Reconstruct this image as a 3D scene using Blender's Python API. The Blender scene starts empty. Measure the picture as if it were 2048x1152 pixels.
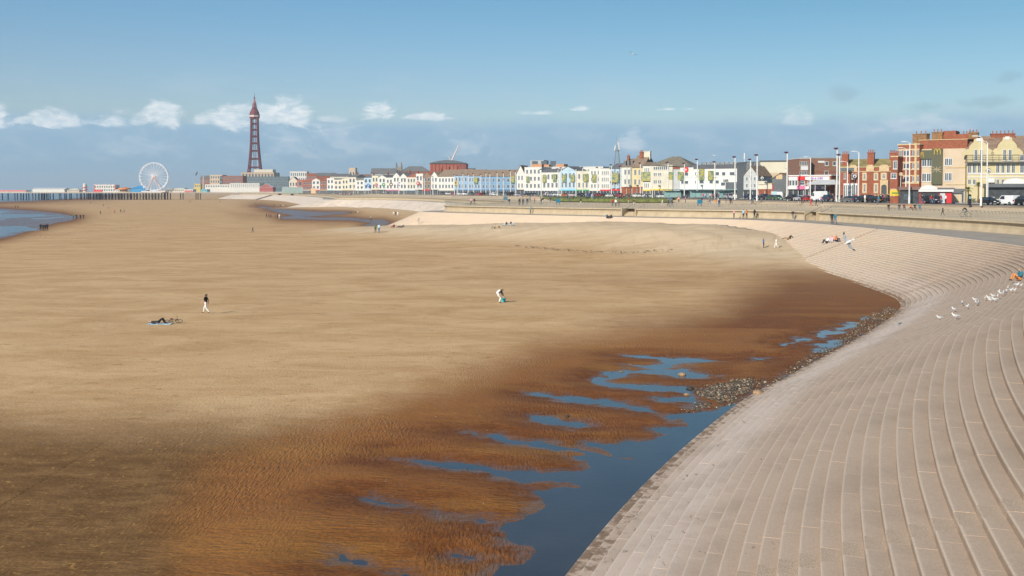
import bpy, bmesh, math, random
import numpy as np
from mathutils import Vector, Matrix
random.seed(11); rng = np.random.default_rng(11)
S = bpy.context.scene
LINK = S.collection.objects.link
PI = math.pi
H = 11.0                      # eye height over the wet sand
ZW, ZP, ZT = 5.3, 6.9, 8.1    # walkway, promenade and street levels

# ------------------------------------------------------------------ camera, sky, sun, exposure
TH, SH = math.radians(2.0), -0.0608
cam = bpy.data.cameras.new('camera'); cam.lens = 36; cam.sensor_width = 36
cam.shift_y = SH; cam.clip_start = 0.5; cam.clip_end = 40000
co = bpy.data.objects.new('camera', cam); LINK(co)
co.location = (0, 0, H); co.rotation_euler = (PI/2 - TH, 0, 0)
S.camera = co

SUN_EL, SUN_AZ = math.radians(29), math.atan2(-0.60, -0.80)   # azimuth from +Y towards +X
sun = bpy.data.lights.new('sun', 'SUN'); sun.energy = 4.7; sun.angle = math.radians(0.55); sun.color = (1.0, 0.915, 0.79)
so = bpy.data.objects.new('sun', sun); LINK(so)
to_sun = Vector((math.sin(SUN_AZ)*math.cos(SUN_EL), math.cos(SUN_AZ)*math.cos(SUN_EL), math.sin(SUN_EL)))
so.rotation_euler = to_sun.to_track_quat('Z', 'Y').to_euler()

S.view_settings.view_transform = 'Standard'; S.view_settings.look = 'None'
S.view_settings.exposure = 0.18; S.view_settings.gamma = 1.0; S.view_settings.use_curve_mapping = False
S.cycles.max_bounces = 6; S.cycles.transparent_max_bounces = 8

class NT:
    """tiny node builder"""
    def __init__(s, tree): s.t = tree; s.t.nodes.clear()
    def n(s, typ, **kw):
        nd = s.t.nodes.new(typ)
        for k, v in kw.items():
            if k.startswith('i_'): s.set(nd.inputs[int(k[2:])], v)
            else: setattr(nd, k, v)
        return nd
    def set(s, sock, v):
        if isinstance(v, bpy.types.NodeSocket): s.t.links.new(v, sock)
        elif isinstance(v, (tuple, list)) and len(v) == 3 and sock.type == 'RGBA': sock.default_value = (*v, 1)
        else: sock.default_value = v
    def m(s, op, a, b=None, c=None, clamp=False):
        nd = s.t.nodes.new('ShaderNodeMath'); nd.operation = op; nd.use_clamp = clamp
        s.set(nd.inputs[0], a)
        if b is not None: s.set(nd.inputs[1], b)
        if c is not None: s.set(nd.inputs[2], c)
        return nd.outputs[0]
    def mix(s, f, a, b, blend='MIX'):
        nd = s.t.nodes.new('ShaderNodeMix'); nd.data_type = 'RGBA'; nd.blend_type = blend
        s.set(nd.inputs[0], f); s.set(nd.inputs[6], a); s.set(nd.inputs[7], b)
        return nd.outputs[2]
    def rng(s, v, a, b, c=0.0, d=1.0, smooth=True):
        nd = s.t.nodes.new('ShaderNodeMapRange'); nd.interpolation_type = 'SMOOTHSTEP' if smooth else 'LINEAR'
        s.set(nd.inputs[0], v)
        for i, x in enumerate((a, b, c, d)): s.set(nd.inputs[i+1], x)
        return nd.outputs[0]
    def noise(s, vec, scale, detail=4, rough=0.55, dist=0.0, dim='3D'):
        nd = s.t.nodes.new('ShaderNodeTexNoise'); nd.noise_dimensions = dim
        s.set(nd.inputs['Vector'], vec); s.set(nd.inputs['Scale'], scale)
        s.set(nd.inputs['Detail'], detail); s.set(nd.inputs['Roughness'], rough); s.set(nd.inputs['Distortion'], dist)
        return nd.outputs[0]
    def vmul(s, vec, k):
        nd = s.t.nodes.new('ShaderNodeVectorMath'); nd.operation = 'MULTIPLY'
        s.set(nd.inputs[0], vec); s.set(nd.inputs[1], k); return nd.outputs[0]

W = bpy.data.worlds.new('World'); S.world = W; W.use_nodes = True
N = NT(W.node_tree)
sky = N.n('ShaderNodeTexSky', sky_type='NISHITA', sun_disc=False, sun_elevation=SUN_EL,
          sun_rotation=SUN_AZ % (2*PI), altitude=0, air_density=1.0, dust_density=0.6, ozone_density=2.2)
tc = N.n('ShaderNodeTexCoord')
sep = N.n('ShaderNodeSeparateXYZ', i_0=tc.outputs['Generated'])
az = N.m('ARCTAN2', sep.outputs[0], sep.outputs[1])
hor = N.m('SQRT', N.m('ADD', N.m('MULTIPLY', sep.outputs[0], sep.outputs[0]), N.m('MULTIPLY', sep.outputs[1], sep.outputs[1])))
el = N.m('ARCTAN2', sep.outputs[2], hor)
cv = N.n('ShaderNodeCombineXYZ', i_0=N.m('MULTIPLY', az, 10), i_1=N.m('MULTIPLY', el, 22)).outputs[0]
n1 = N.noise(cv, 2.6, 9, 0.62, 0.7)
n2 = N.noise(cv, 0.8, 5, 0.55, 0.1)
n3 = N.noise(cv, 9.0, 5, 0.6)
# cumulus heads along the top of the distant bank: (azimuth, elevation, half width, height) in radians
def azl(px): return math.atan((px-1024)/2048)
def ell(px, py): return math.atan((380-py)/2048*math.cos(azl(px)))
heads = [(0, 243, 42, 42, .95), (45, 244, 30, 16, .7), (90, 245, 34, 28, .9), (130, 246, 30, 20, .8), (190, 247, 30, 10, .5), (232, 245, 38, 36, .95), (275, 246, 30, 18, .6), (340, 245, 44, 42, .95), (400, 246, 44, 26, .75), (455, 246, 56, 46, 1),
         (550, 240, 40, 36, .9), (590, 240, 52, 60, 1), (660, 240, 40, 14, .5), (752, 232, 46, 30, .95), (850, 237, 60, 16, .8), (900, 238, 30, 8, .5), (1075, 228, 40, 8, .6), (1150, 220, 30, 9, .8),
         (1265, 286, 30, 42, .5), (1590, 246, 48, 34, .45), (1335, 220, 22, 5, .6), (1380, 219, 16, 4, .5),
         (930, 305, 55, 34, .35), (590, 300, 70, 50, .3), (700, 290, 60, 40, .28), (270, 300, 70, 40, .22), (1850, 255, 90, 32, .3)]
cum = None
for px, py, rw, rh, k in heads:
    dx = N.m('MULTIPLY', N.m('SUBTRACT', az, azl(px)), 2048/rw)
    dz = N.m('MULTIPLY', N.m('SUBTRACT', el, ell(px, py)), 2048/rh)
    dzn = N.m('MULTIPLY', N.m('MINIMUM', dz, 0.0), 2.6)
    dzp = N.m('MAXIMUM', dz, 0.0)
    r2 = N.m('ADD', N.m('MULTIPLY', dx, dx), N.m('ADD', N.m('MULTIPLY', dzn, dzn), N.m('MULTIPLY', dzp, dzp)))
    b = N.m('MULTIPLY', N.m('SUBTRACT', 1.0, N.m('SQRT', r2)), k)
    v = N.m('MULTIPLY', N.rng(N.m('ADD', N.m('SUBTRACT', 1.0, N.m('SQRT', r2)), N.m('MULTIPLY', N.m('SUBTRACT', n1, 0.5), 3.3)), 0.0, 0.72), k)
    cum = v if cum is None else N.m('MAXIMUM', cum, v)
# dark flecks of cloud high on the north-east side
flk = None
for px, py, rw, rh in [(1685, 190, 42, 20), (2020, 155, 40, 14), (1850, 215, 60, 14), (1960, 205, 60, 16)]:
    dx = N.m('MULTIPLY', N.m('SUBTRACT', az, azl(px)), 2048/rw); dz = N.m('MULTIPLY', N.m('SUBTRACT', el, ell(px, py)), 2048/rh)
    b = N.m('SUBTRACT', 1.0, N.m('SQRT', N.m('ADD', N.m('MULTIPLY', dx, dx), N.m('MULTIPLY', dz, dz))))
    v = N.rng(N.m('ADD', b, N.m('MULTIPLY', N.m('SUBTRACT', n1, 0.5), 2.6)), 0.1, 0.9)
    flk = v if flk is None else N.m('MAXIMUM', flk, v)
# hazy bank of far cloud below them, all round the horizon
top = N.m('ADD', 0.069, N.m('MULTIPLY', N.m('SUBTRACT', n2, 0.5), 0.02))
bank = N.rng(N.m('SUBTRACT', top, el), -0.006, 0.012)
bankc = N.mix(N.rng(el, 0.0, 0.075), (0.190, 0.365, 0.560), (0.265, 0.440, 0.615))
bankc = N.mix(N.m('MULTIPLY', N.rng(n1, 0.45, 0.75), 0.4), bankc, (0.42, 0.54, 0.66))
K = 10.0                               # the background strength is 0.1
up = N.mix(1.0, sky.outputs[0], N.mix(N.rng(el, .06, .24), N.mix(N.rng(az, -.5, .5), (.86, .92, 1.02), (.68, .80, .87)), N.mix(N.rng(az, -.5, .5), (.60, .94, 1.05), (.40, .71, .75))), 'MULTIPLY')
def sc(c): return N.mix(1.0, c, (K, K, K), 'MULTIPLY')
c = N.mix(N.m('MULTIPLY', bank, 0.85), up, sc(bankc))
vl = N.m('MULTIPLY', N.m('MULTIPLY', N.rng(el, .045, .065), N.rng(el, .125, .085)), N.rng(N.noise(cv, 1.5, 7, .6, .3), .45, .72))
lowp = N.m('MULTIPLY', N.m('MULTIPLY', N.rng(el, .008, .035), N.rng(el, .078, .05)), N.rng(N.noise(cv, 1.9, 8, .6, .5), .46, .70))
c = N.mix(N.m('MULTIPLY', lowp, 0.40), c, sc((0.50, 0.61, 0.71)))
c = N.mix(N.m('MULTIPLY', vl, 0.34), c, sc((0.44, 0.57, 0.66)))
c = N.mix(N.m('MULTIPLY', flk, 0.42), c, sc((0.25, 0.40, 0.50)))
cumc = N.mix(N.rng(n3, 0.3, 0.7), (0.62, 0.72, 0.80), (0.93, 0.94, 0.94))
c = N.mix(N.m('MULTIPLY', cum, 0.82), c, sc(cumc))
bg = N.n('ShaderNodeBackground', i_0=c, i_1=0.1)
N.t.links.new(bg.outputs[0], N.n('ShaderNodeOutputWorld').inputs[0])

# ------------------------------------------------------------------ where a pixel of the 2048 x 1152 photograph lies in the place
def ray(px, py):
    u = (px-1024)/2048; v = -(py-576)/2048 + SH
    return (u, math.cos(TH)+math.sin(TH)*v, -math.sin(TH)+math.cos(TH)*v)
def G(px, py, z=0.0):
    d = ray(px, py); t = (z-H)/d[2]; return (d[0]*t, d[1]*t)
def P3(px, py, Y):
    d = ray(px, py); t = Y/d[1]; return (d[0]*t, Y, H+d[2]*t)
def XA(px, Y): return P3(px, 385, Y)[0]

# ------------------------------------------------------------------ mesh helpers
class MB:
    def __init__(s): s.V = []; s.F = []; s.M = []
    def add(s, vs, fs, m=0):
        b = len(s.V); s.V.extend(vs)
        for f in fs: s.F.append([b+i for i in f]); s.M.append(m)
    def box(s, x0, x1, y0, y1, z0, z1, m=0, bottom=True):
        vs = [(x0,y0,z0),(x1,y0,z0),(x1,y1,z0),(x0,y1,z0),(x0,y0,z1),(x1,y0,z1),(x1,y1,z1),(x0,y1,z1)]
        fs = [(4,5,6,7),(0,1,5,4),(1,2,6,5),(2,3,7,6),(3,0,4,7)]
        if bottom: fs.append((3,2,1,0))
        s.add(vs, fs, m)
    def ctr(s, c, sx, sy, sz, m=0): s.box(c[0]-sx/2, c[0]+sx/2, c[1]-sy/2, c[1]+sy/2, c[2]-sz/2, c[2]+sz/2, m)
    def prism(s, poly, y0, y1, m=0):                    # poly in x,z; extruded along y
        n = len(poly)
        vs = [(x, y0, z) for x, z in poly] + [(x, y1, z) for x, z in poly]
        fs = [tuple(range(n)), tuple(range(2*n-1, n-1, -1))] + [(i, i+n, (i+1) % n+n, (i+1) % n) for i in range(n)]
        s.add(vs, fs, m)
    def slab(s, poly, z0, z1, m=0):                     # poly in x,y; extruded along z
        n = len(poly)
        vs = [(x, y, z0) for x, y in poly] + [(x, y, z1) for x, y in poly]
        fs = [tuple(range(n-1, -1, -1)), tuple(range(n, 2*n))] + [(i, (i+1) % n, (i+1) % n+n, i+n) for i in range(n)]
        s.add(vs, fs, m)
    def tube(s, pts, r, n=6, m=0, cap=True):
        pts = [Vector(p) for p in pts]; k = len(pts)
        rs = r if isinstance(r, (list, tuple)) else [r]*k
        vs = []; up0 = None
        for i, p in enumerate(pts):
            t = (pts[min(i+1, k-1)] - pts[max(i-1, 0)]).normalized()
            if up0 is None: up0 = Vector((0,0,1)) if abs(t.z) < .9 else Vector((1,0,0))
            a = t.cross(up0).normalized(); b = a.cross(t)
            up0 = b
            for j in range(n):
                q = 2*PI*j/n; vs.append(tuple(p + (a*math.cos(q)+b*math.sin(q))*rs[i]))
        fs = [(i*n+j, i*n+(j+1) % n, (i+1)*n+(j+1) % n, (i+1)*n+j) for i in range(k-1) for j in range(n)]
        if cap: fs += [tuple(range(n-1, -1, -1)), tuple(range((k-1)*n, k*n))]
        s.add(vs, fs, m)
    def lathe(s, prof, n=10, c=(0,0,0), m=0):           # prof: (radius, z)
        vs = []; fs = []
        for r, z in prof:
            for j in range(n): vs.append((c[0]+max(r, 1e-4)*math.cos(2*PI*j/n), c[1]+max(r, 1e-4)*math.sin(2*PI*j/n), c[2]+z))
        for i in range(len(prof)-1):
            for j in range(n): fs.append((i*n+j, i*n+(j+1) % n, (i+1)*n+(j+1) % n, (i+1)*n+j))
        fs += [tuple(range(n-1, -1, -1)), tuple(range((len(prof)-1)*n, len(prof)*n))]
        s.add(vs, fs, m)
    def ball(s, c, r, n=8, k=6, m=0):
        if not isinstance(r, (tuple, list)): r = (r, r, r)
        prof = [(math.sin(PI*i/k), -math.cos(PI*i/k)) for i in range(k+1)]
        b = len(s.V); s.lathe(prof, n, (0,0,0), m)
        s.V[b:] = [(c[0]+x*r[0], c[1]+y*r[1], c[2]+z*r[2]) for x, y, z in s.V[b:]]
    def xf(s, mat, start=0):
        s.V[start:] = [tuple(mat @ Vector(v)) for v in s.V[start:]]; return s
    def mesh(s, name, mats, smooth=False):
        me = bpy.data.meshes.new(name); me.from_pydata(s.V, [], s.F)
        for m in (mats if isinstance(mats, (list, tuple)) else [mats]): me.materials.append(m)
        if any(s.M): me.polygons.foreach_set('material_index', s.M)
        if smooth: me.polygons.foreach_set('use_smooth', [True]*len(s.F))
        me.update(); return me
    def build(s, name, mats, parent=None, smooth=False, **kw):
        return put(name, s.mesh(name, mats, smooth), parent, **kw)

def put(name, data, parent=None, loc=None, rz=0.0, scale=None):
    o = bpy.data.objects.new(name, data); LINK(o)
    if parent is not None: o.parent = parent
    if loc is not None: o.location = loc
    if rz: o.rotation_euler = (0, 0, rz)
    if scale is not None: o.scale = scale if isinstance(scale, (tuple, list)) else (scale,)*3
    return o
def tag(o, label=None, cat=None, group=None, kind=None):
    if label: o['label'] = label
    if cat: o['category'] = cat
    if group: o['group'] = group
    if kind: o['kind'] = kind
    return o
def thing(name, label, cat, loc=(0,0,0), rz=0.0, group=None, scale=None):
    return tag(put(name, None, None, loc, rz, scale), label, cat, group)
KIDS = {}
def kids_of(o):
    return [c for c in o.children]
def dup(root, loc, rz, label, group=None, scale=None, mats=None, tree=None):
    """copy a thing, its parts and their sub-parts; mats swaps materials by part name"""
    def cp(o, parent):
        c = o.copy(); LINK(c)
        if parent is not None: c.parent = parent
        for ch in tree.get(o.name, ()): cp(ch, c)
        return c
    r = cp(root, None); r.location = loc; r.rotation_euler = (0, 0, rz); r['label'] = label
    if group: r['group'] = group
    if scale: r.scale = (scale,)*3
    return r
def tree_of(root):
    t = {}
    def walk(o):
        t[o.name] = list(o.children)
        for c in o.children: walk(c)
    walk(root); return t

MATS = {}
def M(key, col, rough=0.75, var=0.12, scale=1.5, metal=0.0, bump=0.0, spec=0.4, emit=None, stretch=None):
    if key in MATS: return MATS[key]
    mt = bpy.data.materials.new(key); mt.use_nodes = True; MATS[key] = mt
    n = NT(mt.node_tree); g = n.n('ShaderNodeNewGeometry'); p = g.outputs['Position']
    if stretch: p = n.vmul(p, stretch)
    f = n.noise(p, scale, 5, 0.6)
    lo = tuple(max(0, x*(1-var)) for x in col); hi = tuple(min(1, x*(1+var)) for x in col)
    c = n.mix(n.rng(f, 0.3, 0.7), lo, hi)
    b = n.n('ShaderNodeBsdfPrincipled'); n.set(b.inputs['Base Color'], c); n.set(b.inputs['Roughness'], rough)
    n.set(b.inputs['Metallic'], metal); n.set(b.inputs['Specular IOR Level'], spec)
    if bump:
        bp = n.n('ShaderNodeBump'); n.set(bp.inputs['Strength'], bump); n.set(bp.inputs['Distance'], 0.05)
        n.set(bp.inputs['Height'], n.noise(p, scale*6, 4)); n.t.links.new(bp.outputs[0], b.inputs['Normal'])
    n.t.links.new(b.outputs[0], n.n('ShaderNodeOutputMaterial').inputs[0])
    return mt
def hexl(h):
    h = h.lstrip('#'); c = [int(h[i:i+2], 16)/255 for i in (0, 2, 4)]
    return tuple(x/12.92 if x <= .04045 else ((x+.055)/1.055)**2.4 for x in c)
# ------------------------------------------------------------------ the coast: toe of the steps, top of the steps, foot of the wall, edge of the street level
NS, DT, RS = 29, 0.46, ZW/29
near_toe = [(-13,-22), (-9.5,-8), (-6.0,4.0), (-2.0,16.8), (1.61,28.8), (4.43,36.35), (7.81,44.1), (10.02,48.75), (13.0,54.5), (15.2,57.9), (18.15,62.8),
            (22.7,70.3), (28.4,79.9), (33.3,88.9), (36.5,95.8), (38.3,102), (39.2,108.5), (39.8,116), (40.3,130), (40.4,145), (39.6,160)]
far_rows = [((36.5,172),(49.5,184),(56.5,187)), ((30,186),(42,199),(50,203)), ((21,198),(29,209),(33,214)), ((11,209),(19,220),(23,225)), ((-6,225),(2,236),(6,241)),
            ((-17.6,238),(-9.6,249),(-5.7,254)), ((-27,248),(-17,258),(-13,263)), ((-33,257),(-22,265),(-17,269)), ((-36,266),(-24,271),(-18.5,274)), ((-35.5,277),(-23,279),(-17.5,280)),
            ((-30,292),(-17,292),(-12,291)), ((-20,312),(-8,312),(-2,311)), ((-14,345),(-1,344),(5,343)), ((-28,400),(-14,403),(-8,405)), ((-48,470),(-35,475),(-29,477)),
            ((-66,530),(-52,534),(-46,536)), ((-86,575),(-71,577),(-64,578)), ((-107,594),(-88,598),(-80,600)), ((-128,603),(-104,606),(-95,607)), ((-137,615),(-113,617),(-104,617)),
            ((-140,640),(-118,640),(-110,640)), ((-150,730),(-135,732),(-128,733)), ((-185,860),(-170,865),(-163,867)), ((-225,1000),(-210,1004),(-203,1006)), ((-300,1180),(-285,1184),(-278,1186)),
            ((-372,1290),(-352,1294),(-345,1296)), ((-380,1330),(-362,1330),(-355,1330)), ((-400,1460),(-386,1462),(-380,1463)), ((-470,1800),(-456,1802),(-450,1803)), ((-560,2400),(-546,2402),(-540,2403))]
def arr(p): return np.array(p, float)
nt = arr(near_toe); tg = np.gradient(nt, axis=0)
for _ in range(2): tg[1:-1] = (tg[:-2]+2*tg[1:-1]+tg[2:])/4
tg /= np.linalg.norm(tg, axis=1)[:, None]; nn = np.c_[tg[:,1], -tg[:,0]]
ne = nt + nn*NS*DT; nw = ne + nn*7.0
nw[16] = (63.5, 118); nw[17] = (64.2, 128); nw[18] = (63.5, 140); nw[19] = (61.2, 157); nw[20] = (59.0, 172)
nw[15] = (61.5, 107); nw[14] = (57.5, 96)
toe_c = np.r_[nt, arr([r[0] for r in far_rows])]; crest_c = np.r_[ne, arr([r[1] for r in far_rows])]; wall_c = np.r_[nw, arr([r[2] for r in far_rows])]
def upper_edge():
    u = nw + nn*24
    u[-7:] = [(92,118), (94,132), (95,148), (94,160), (92,172), (90,186), (87,198)]
    f = [(82,214), (78,240), (68,285), (62,325), (55,360), (46,392), (41,412), (37,428), (33,440), (29,450), (22,462), (12,478), (-4,503), (-14,520), (-24,545), (-36,580), (-44,600), (-50,620), (-56,640), (-62,655),
         (-68,680), (-98,770), (-132,890), (-172,1025), (-245,1200), (-300,1310), (-312,1345), (-345,1475), (-420,1815), (-510,2420)]
    return np.r_[u, arr(f)]
up_c = upper_edge()
def smooth_resample(cs, tpar, step):
    """Catmull-Rom through control rows cs at parameters tpar, sampled every step"""
    t = np.arange(0, tpar[-1], step); k = np.clip(np.searchsorted(tpar, t, 'right')-1, 0, len(tpar)-2)
    f = (t-tpar[k])/(tpar[k+1]-tpar[k])
    m = np.gradient(cs, tpar, axis=0)
    h = (tpar[k+1]-tpar[k])[:, None]; f = f[:, None]
    return ((2*f**3-3*f**2+1)*cs[k] + (f**3-2*f**2+f)*h*m[k] + (-2*f**3+3*f**2)*cs[k+1] + (f**3-f**2)*h*m[k+1])
tpar = np.r_[0, np.cumsum(np.linalg.norm(np.diff((toe_c+crest_c)/2, axis=0), axis=1))]
STEP = 0.5
TOE, CREST, WALL, UP = (smooth_resample(c, tpar, STEP) for c in (toe_c, crest_c, wall_c, up_c))
def par_at(i): return tpar[i]
def lerp_at(A, s):
    q = np.clip(np.asarray(s, float)/STEP, 0, len(A)-1.001); k = q.astype(int); f = (q-k)[..., None]
    return A[k]*(1-f) + A[k+1]*f
S_NEAR_END = par_at(20); S_TIP = par_at(20+8); S_END1 = par_at(20+12)
def strip_mesh(name, rows, zs, mat, kind='structure', step=4, s0=0.0, s1=None, parent=None, smooth=True):
    """sheet between matched curves; rows: list of sampled curves, zs: height of each"""
    i0 = int(s0/STEP); i1 = len(rows[0])-1 if s1 is None else int(s1/STEP)
    idx = list(range(i0, i1, step))
    vs = []; fs = []; k = len(rows)
    for i in idx:
        for r, z in zip(rows, zs): vs.append((r[i][0], r[i][1], z))
    for a in range(len(idx)-1):
        for b in range(k-1): fs.append((a*k+b, a*k+b+1, (a+1)*k+b+1, (a+1)*k+b))
    mb = MB(); mb.add(vs, fs); o = mb.build(name, mat, parent, smooth)
    return tag(o, kind=kind) if kind else o

# ------------------------------------------------------------------ value noise
_tab = rng.random((256, 256))
def vnoise(x, y):
    xi = np.floor(x).astype(int); yi = np.floor(y).astype(int); fx = x-xi; fy = y-yi
    fx = fx*fx*(3-2*fx); fy = fy*fy*(3-2*fy)
    a = _tab[xi & 255, yi & 255]; b = _tab[(xi+1) & 255, yi & 255]; c = _tab[xi & 255, (yi+1) & 255]; d = _tab[(xi+1) & 255, (yi+1) & 255]
    return (a*(1-fx)+b*fx)*(1-fy) + (c*(1-fx)+d*fx)*fy
def fbm(x, y, o=4):
    v = 0; a = 0.5; t = 0
    for i in range(o): v = v + a*vnoise(x*2**i+17.3*i, y*2**i+5.1*i); t += a; a *= .5
    return v/t
def poly_sd(px, py, poly):
    """signed distance to a polygon, negative inside"""
    P = np.asarray(poly, float); out = np.full(px.shape, 1e9); ins = np.zeros(px.shape, bool)
    for (ax, ay), (bx, by) in zip(P, np.roll(P, -1, axis=0)):
        ex, ey = bx-ax, by-ay; L = ex*ex+ey*ey+1e-12
        t = np.clip(((px-ax)*ex+(py-ay)*ey)/L, 0, 1)
        out = np.minimum(out, (px-ax-t*ex)**2+(py-ay-t*ey)**2)
        c = (ay > py) != (by > py)
        with np.errstate(divide='ignore', invalid='ignore'): ins ^= c & (px < ex*(py-ay)/(by-ay if by != ay else 1e-12)+ax)
    d = np.sqrt(out); return np.where(ins, -d, d)
def c5(p): return [(700+x/2.924, 758+y/2.924) for x, y in p]
def c4(p): return [(1100+x/2.924, 600+y/2.924) for x, y in p]
def c9(p): return [(470+x/5.12, 400+y/5.12) for x, y in p]
main_pool = c5([(850,1250),(860,1160),(885,1095),(1010,1085),(1085,1055),(1050,1005),(970,975),(925,935),(935,900),(880,885),(830,888),(880,865),(905,845),(1000,822),(1080,800),(1190,738),(1115,695),(1105,658),
    (1200,645),(1330,622),(1290,603),(1130,592),(1010,598),(985,585),(870,560),(830,540),(760,528),(640,522),(520,512),(400,492),(270,465),(390,472),(520,482),(640,494),(760,512),(850,538),(930,553),(1010,545),
    (1200,552),(1330,545),(1395,520),(1395,480),(1320,470),(1290,450),(1350,440),(1300,420),(1200,412),(1100,398),(940,372),(850,345),(690,310),(850,328),(950,355),(1100,368),(1200,388),(1290,405),(1400,420),
    (1480,440),(1560,470),(1640,465),(1560,450),(1480,420),(1400,390),(1420,375),(1560,385),(1680,365),(1790,350),(1900,330),(1830,310),(1780,290),(1900,285),(2000,275),(1920,240),(1850,215),(1750,192),
    (1600,168),(1400,142),(1250,124),(1100,97),(1080,83),(1200,101),(1400,111),(1550,137),(1700,173),(1850,205),(2044,200)]) + \
    c4([(980,640),(1100,605),(1190,565),(1290,512),(1420,436),(1560,370),(1700,303),(1800,232),(1900,182),(2000,110),(2060,110)]) + [(1790,680),(1600,810),(1440,910),(1290,1060),(1230,1250)]
pools = [main_pool,
    c5([(60,698),(200,720),(350,738),(480,743),(560,763),(680,793),(800,823),(890,848),(860,852),(740,840),(620,824),(590,807),(480,777),(370,767),(250,744),(120,718)]),
    c5([(-60,1030),(120,1075),(260,1110),(400,1140),(470,1190),(300,1190),(220,1115),(80,1097),(-60,1070)]),
    c5([(555,1022),(640,1018),(790,1053),(760,1064),(650,1052),(570,1047)]),
    c5([(1065,220),(1180,223),(1290,248),(1395,275),(1330,281),(1200,270),(1090,247)]),
    c4([(440,325),(560,330),(690,343),(800,338),(960,353),(900,363),(760,369),(700,374),(640,350),(540,339)]),
    c4([(470,378),(560,383),(650,378),(700,376),(690,396),(600,404),(540,397)]),
    c4([(330,425),(450,415),(580,411),(700,411),(780,403),(840,403),(800,418),(850,430),(940,442),(860,456),(760,457),(690,434),(600,427),(480,430),(440,447),(380,460),(310,467),(280,478),(360,489),(450,494),
        (560,499),(680,507),(780,509),(815,520),(825,552),(790,554),(740,537),(620,530),(480,522),(330,502),(243,480),(258,460),(330,453)]),
    c4([(610,569),(720,573),(800,568),(850,563),(860,600),(880,622),(850,634),(820,602),(760,591),(660,591)]),
    c4([(1340,258),(1480,220),(1600,180),(1750,130),(1860,95),(1880,100),(1820,142),(1700,192),(1580,217),(1450,245),(1350,270)]),
    c4([(1520,280),(1620,240),(1730,228),(1700,257),(1620,292),(1540,312)]), c4([(1205,343),(1280,338),(1275,357),(1215,353)])]
far_pools = [c9([(250,66),(330,76),(450,92),(600,106),(750,120),(900,128),(1100,126),(1190,128),(1100,144),(950,153),(860,160),(780,165),(640,168),(560,150),(480,132),(300,88)]),
    c9([(470,178),(620,168),(760,180),(880,186),(1000,182),(1100,184),(1200,187),(1280,198),(1400,208),(1500,206),(1580,228),(1520,266),(1420,276),(1320,264),(1400,246),(1400,236),(1300,220),(1180,206),(1000,204),(880,200),(700,196),(500,192)])]
seas = [[(-900,640),(-300,530),(0,478),(30,470),(60,461),(85,453),(110,446),(145,440),(152,435),(120,428),(60,422),(0,418),(-900,410)],
        [(-900,404.5),(0,403.5),(60,401.5),(130,397.5),(180,394),(208,391.5),(225,388),(240,382.5),(-900,381.5)]]
wet_zone = [(420,1300),(380,1060),(450,950),(600,890),(760,838),(880,797),(1000,747),(1090,707),(1190,687),(1300,662),(1440,628),(1500,570),(1470,520),(1520,495),(2100,495),(2100,1300)]
damp_vignette_zone = [(-1500,1400),(-1500,860),(0,850),(250,862),(450,858),(640,868),(600,960),(450,1400)]  # damp sand, plus a vignette darkening painted into the lower left corner
band_zone = [(820,560),(1000,538),(1300,540),(1480,510),(1500,590),(1300,592),(1050,578)]
mid_zone = [(440,422),(560,418),(800,425),(850,440),(800,470),(700,462),(480,440)]

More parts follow.
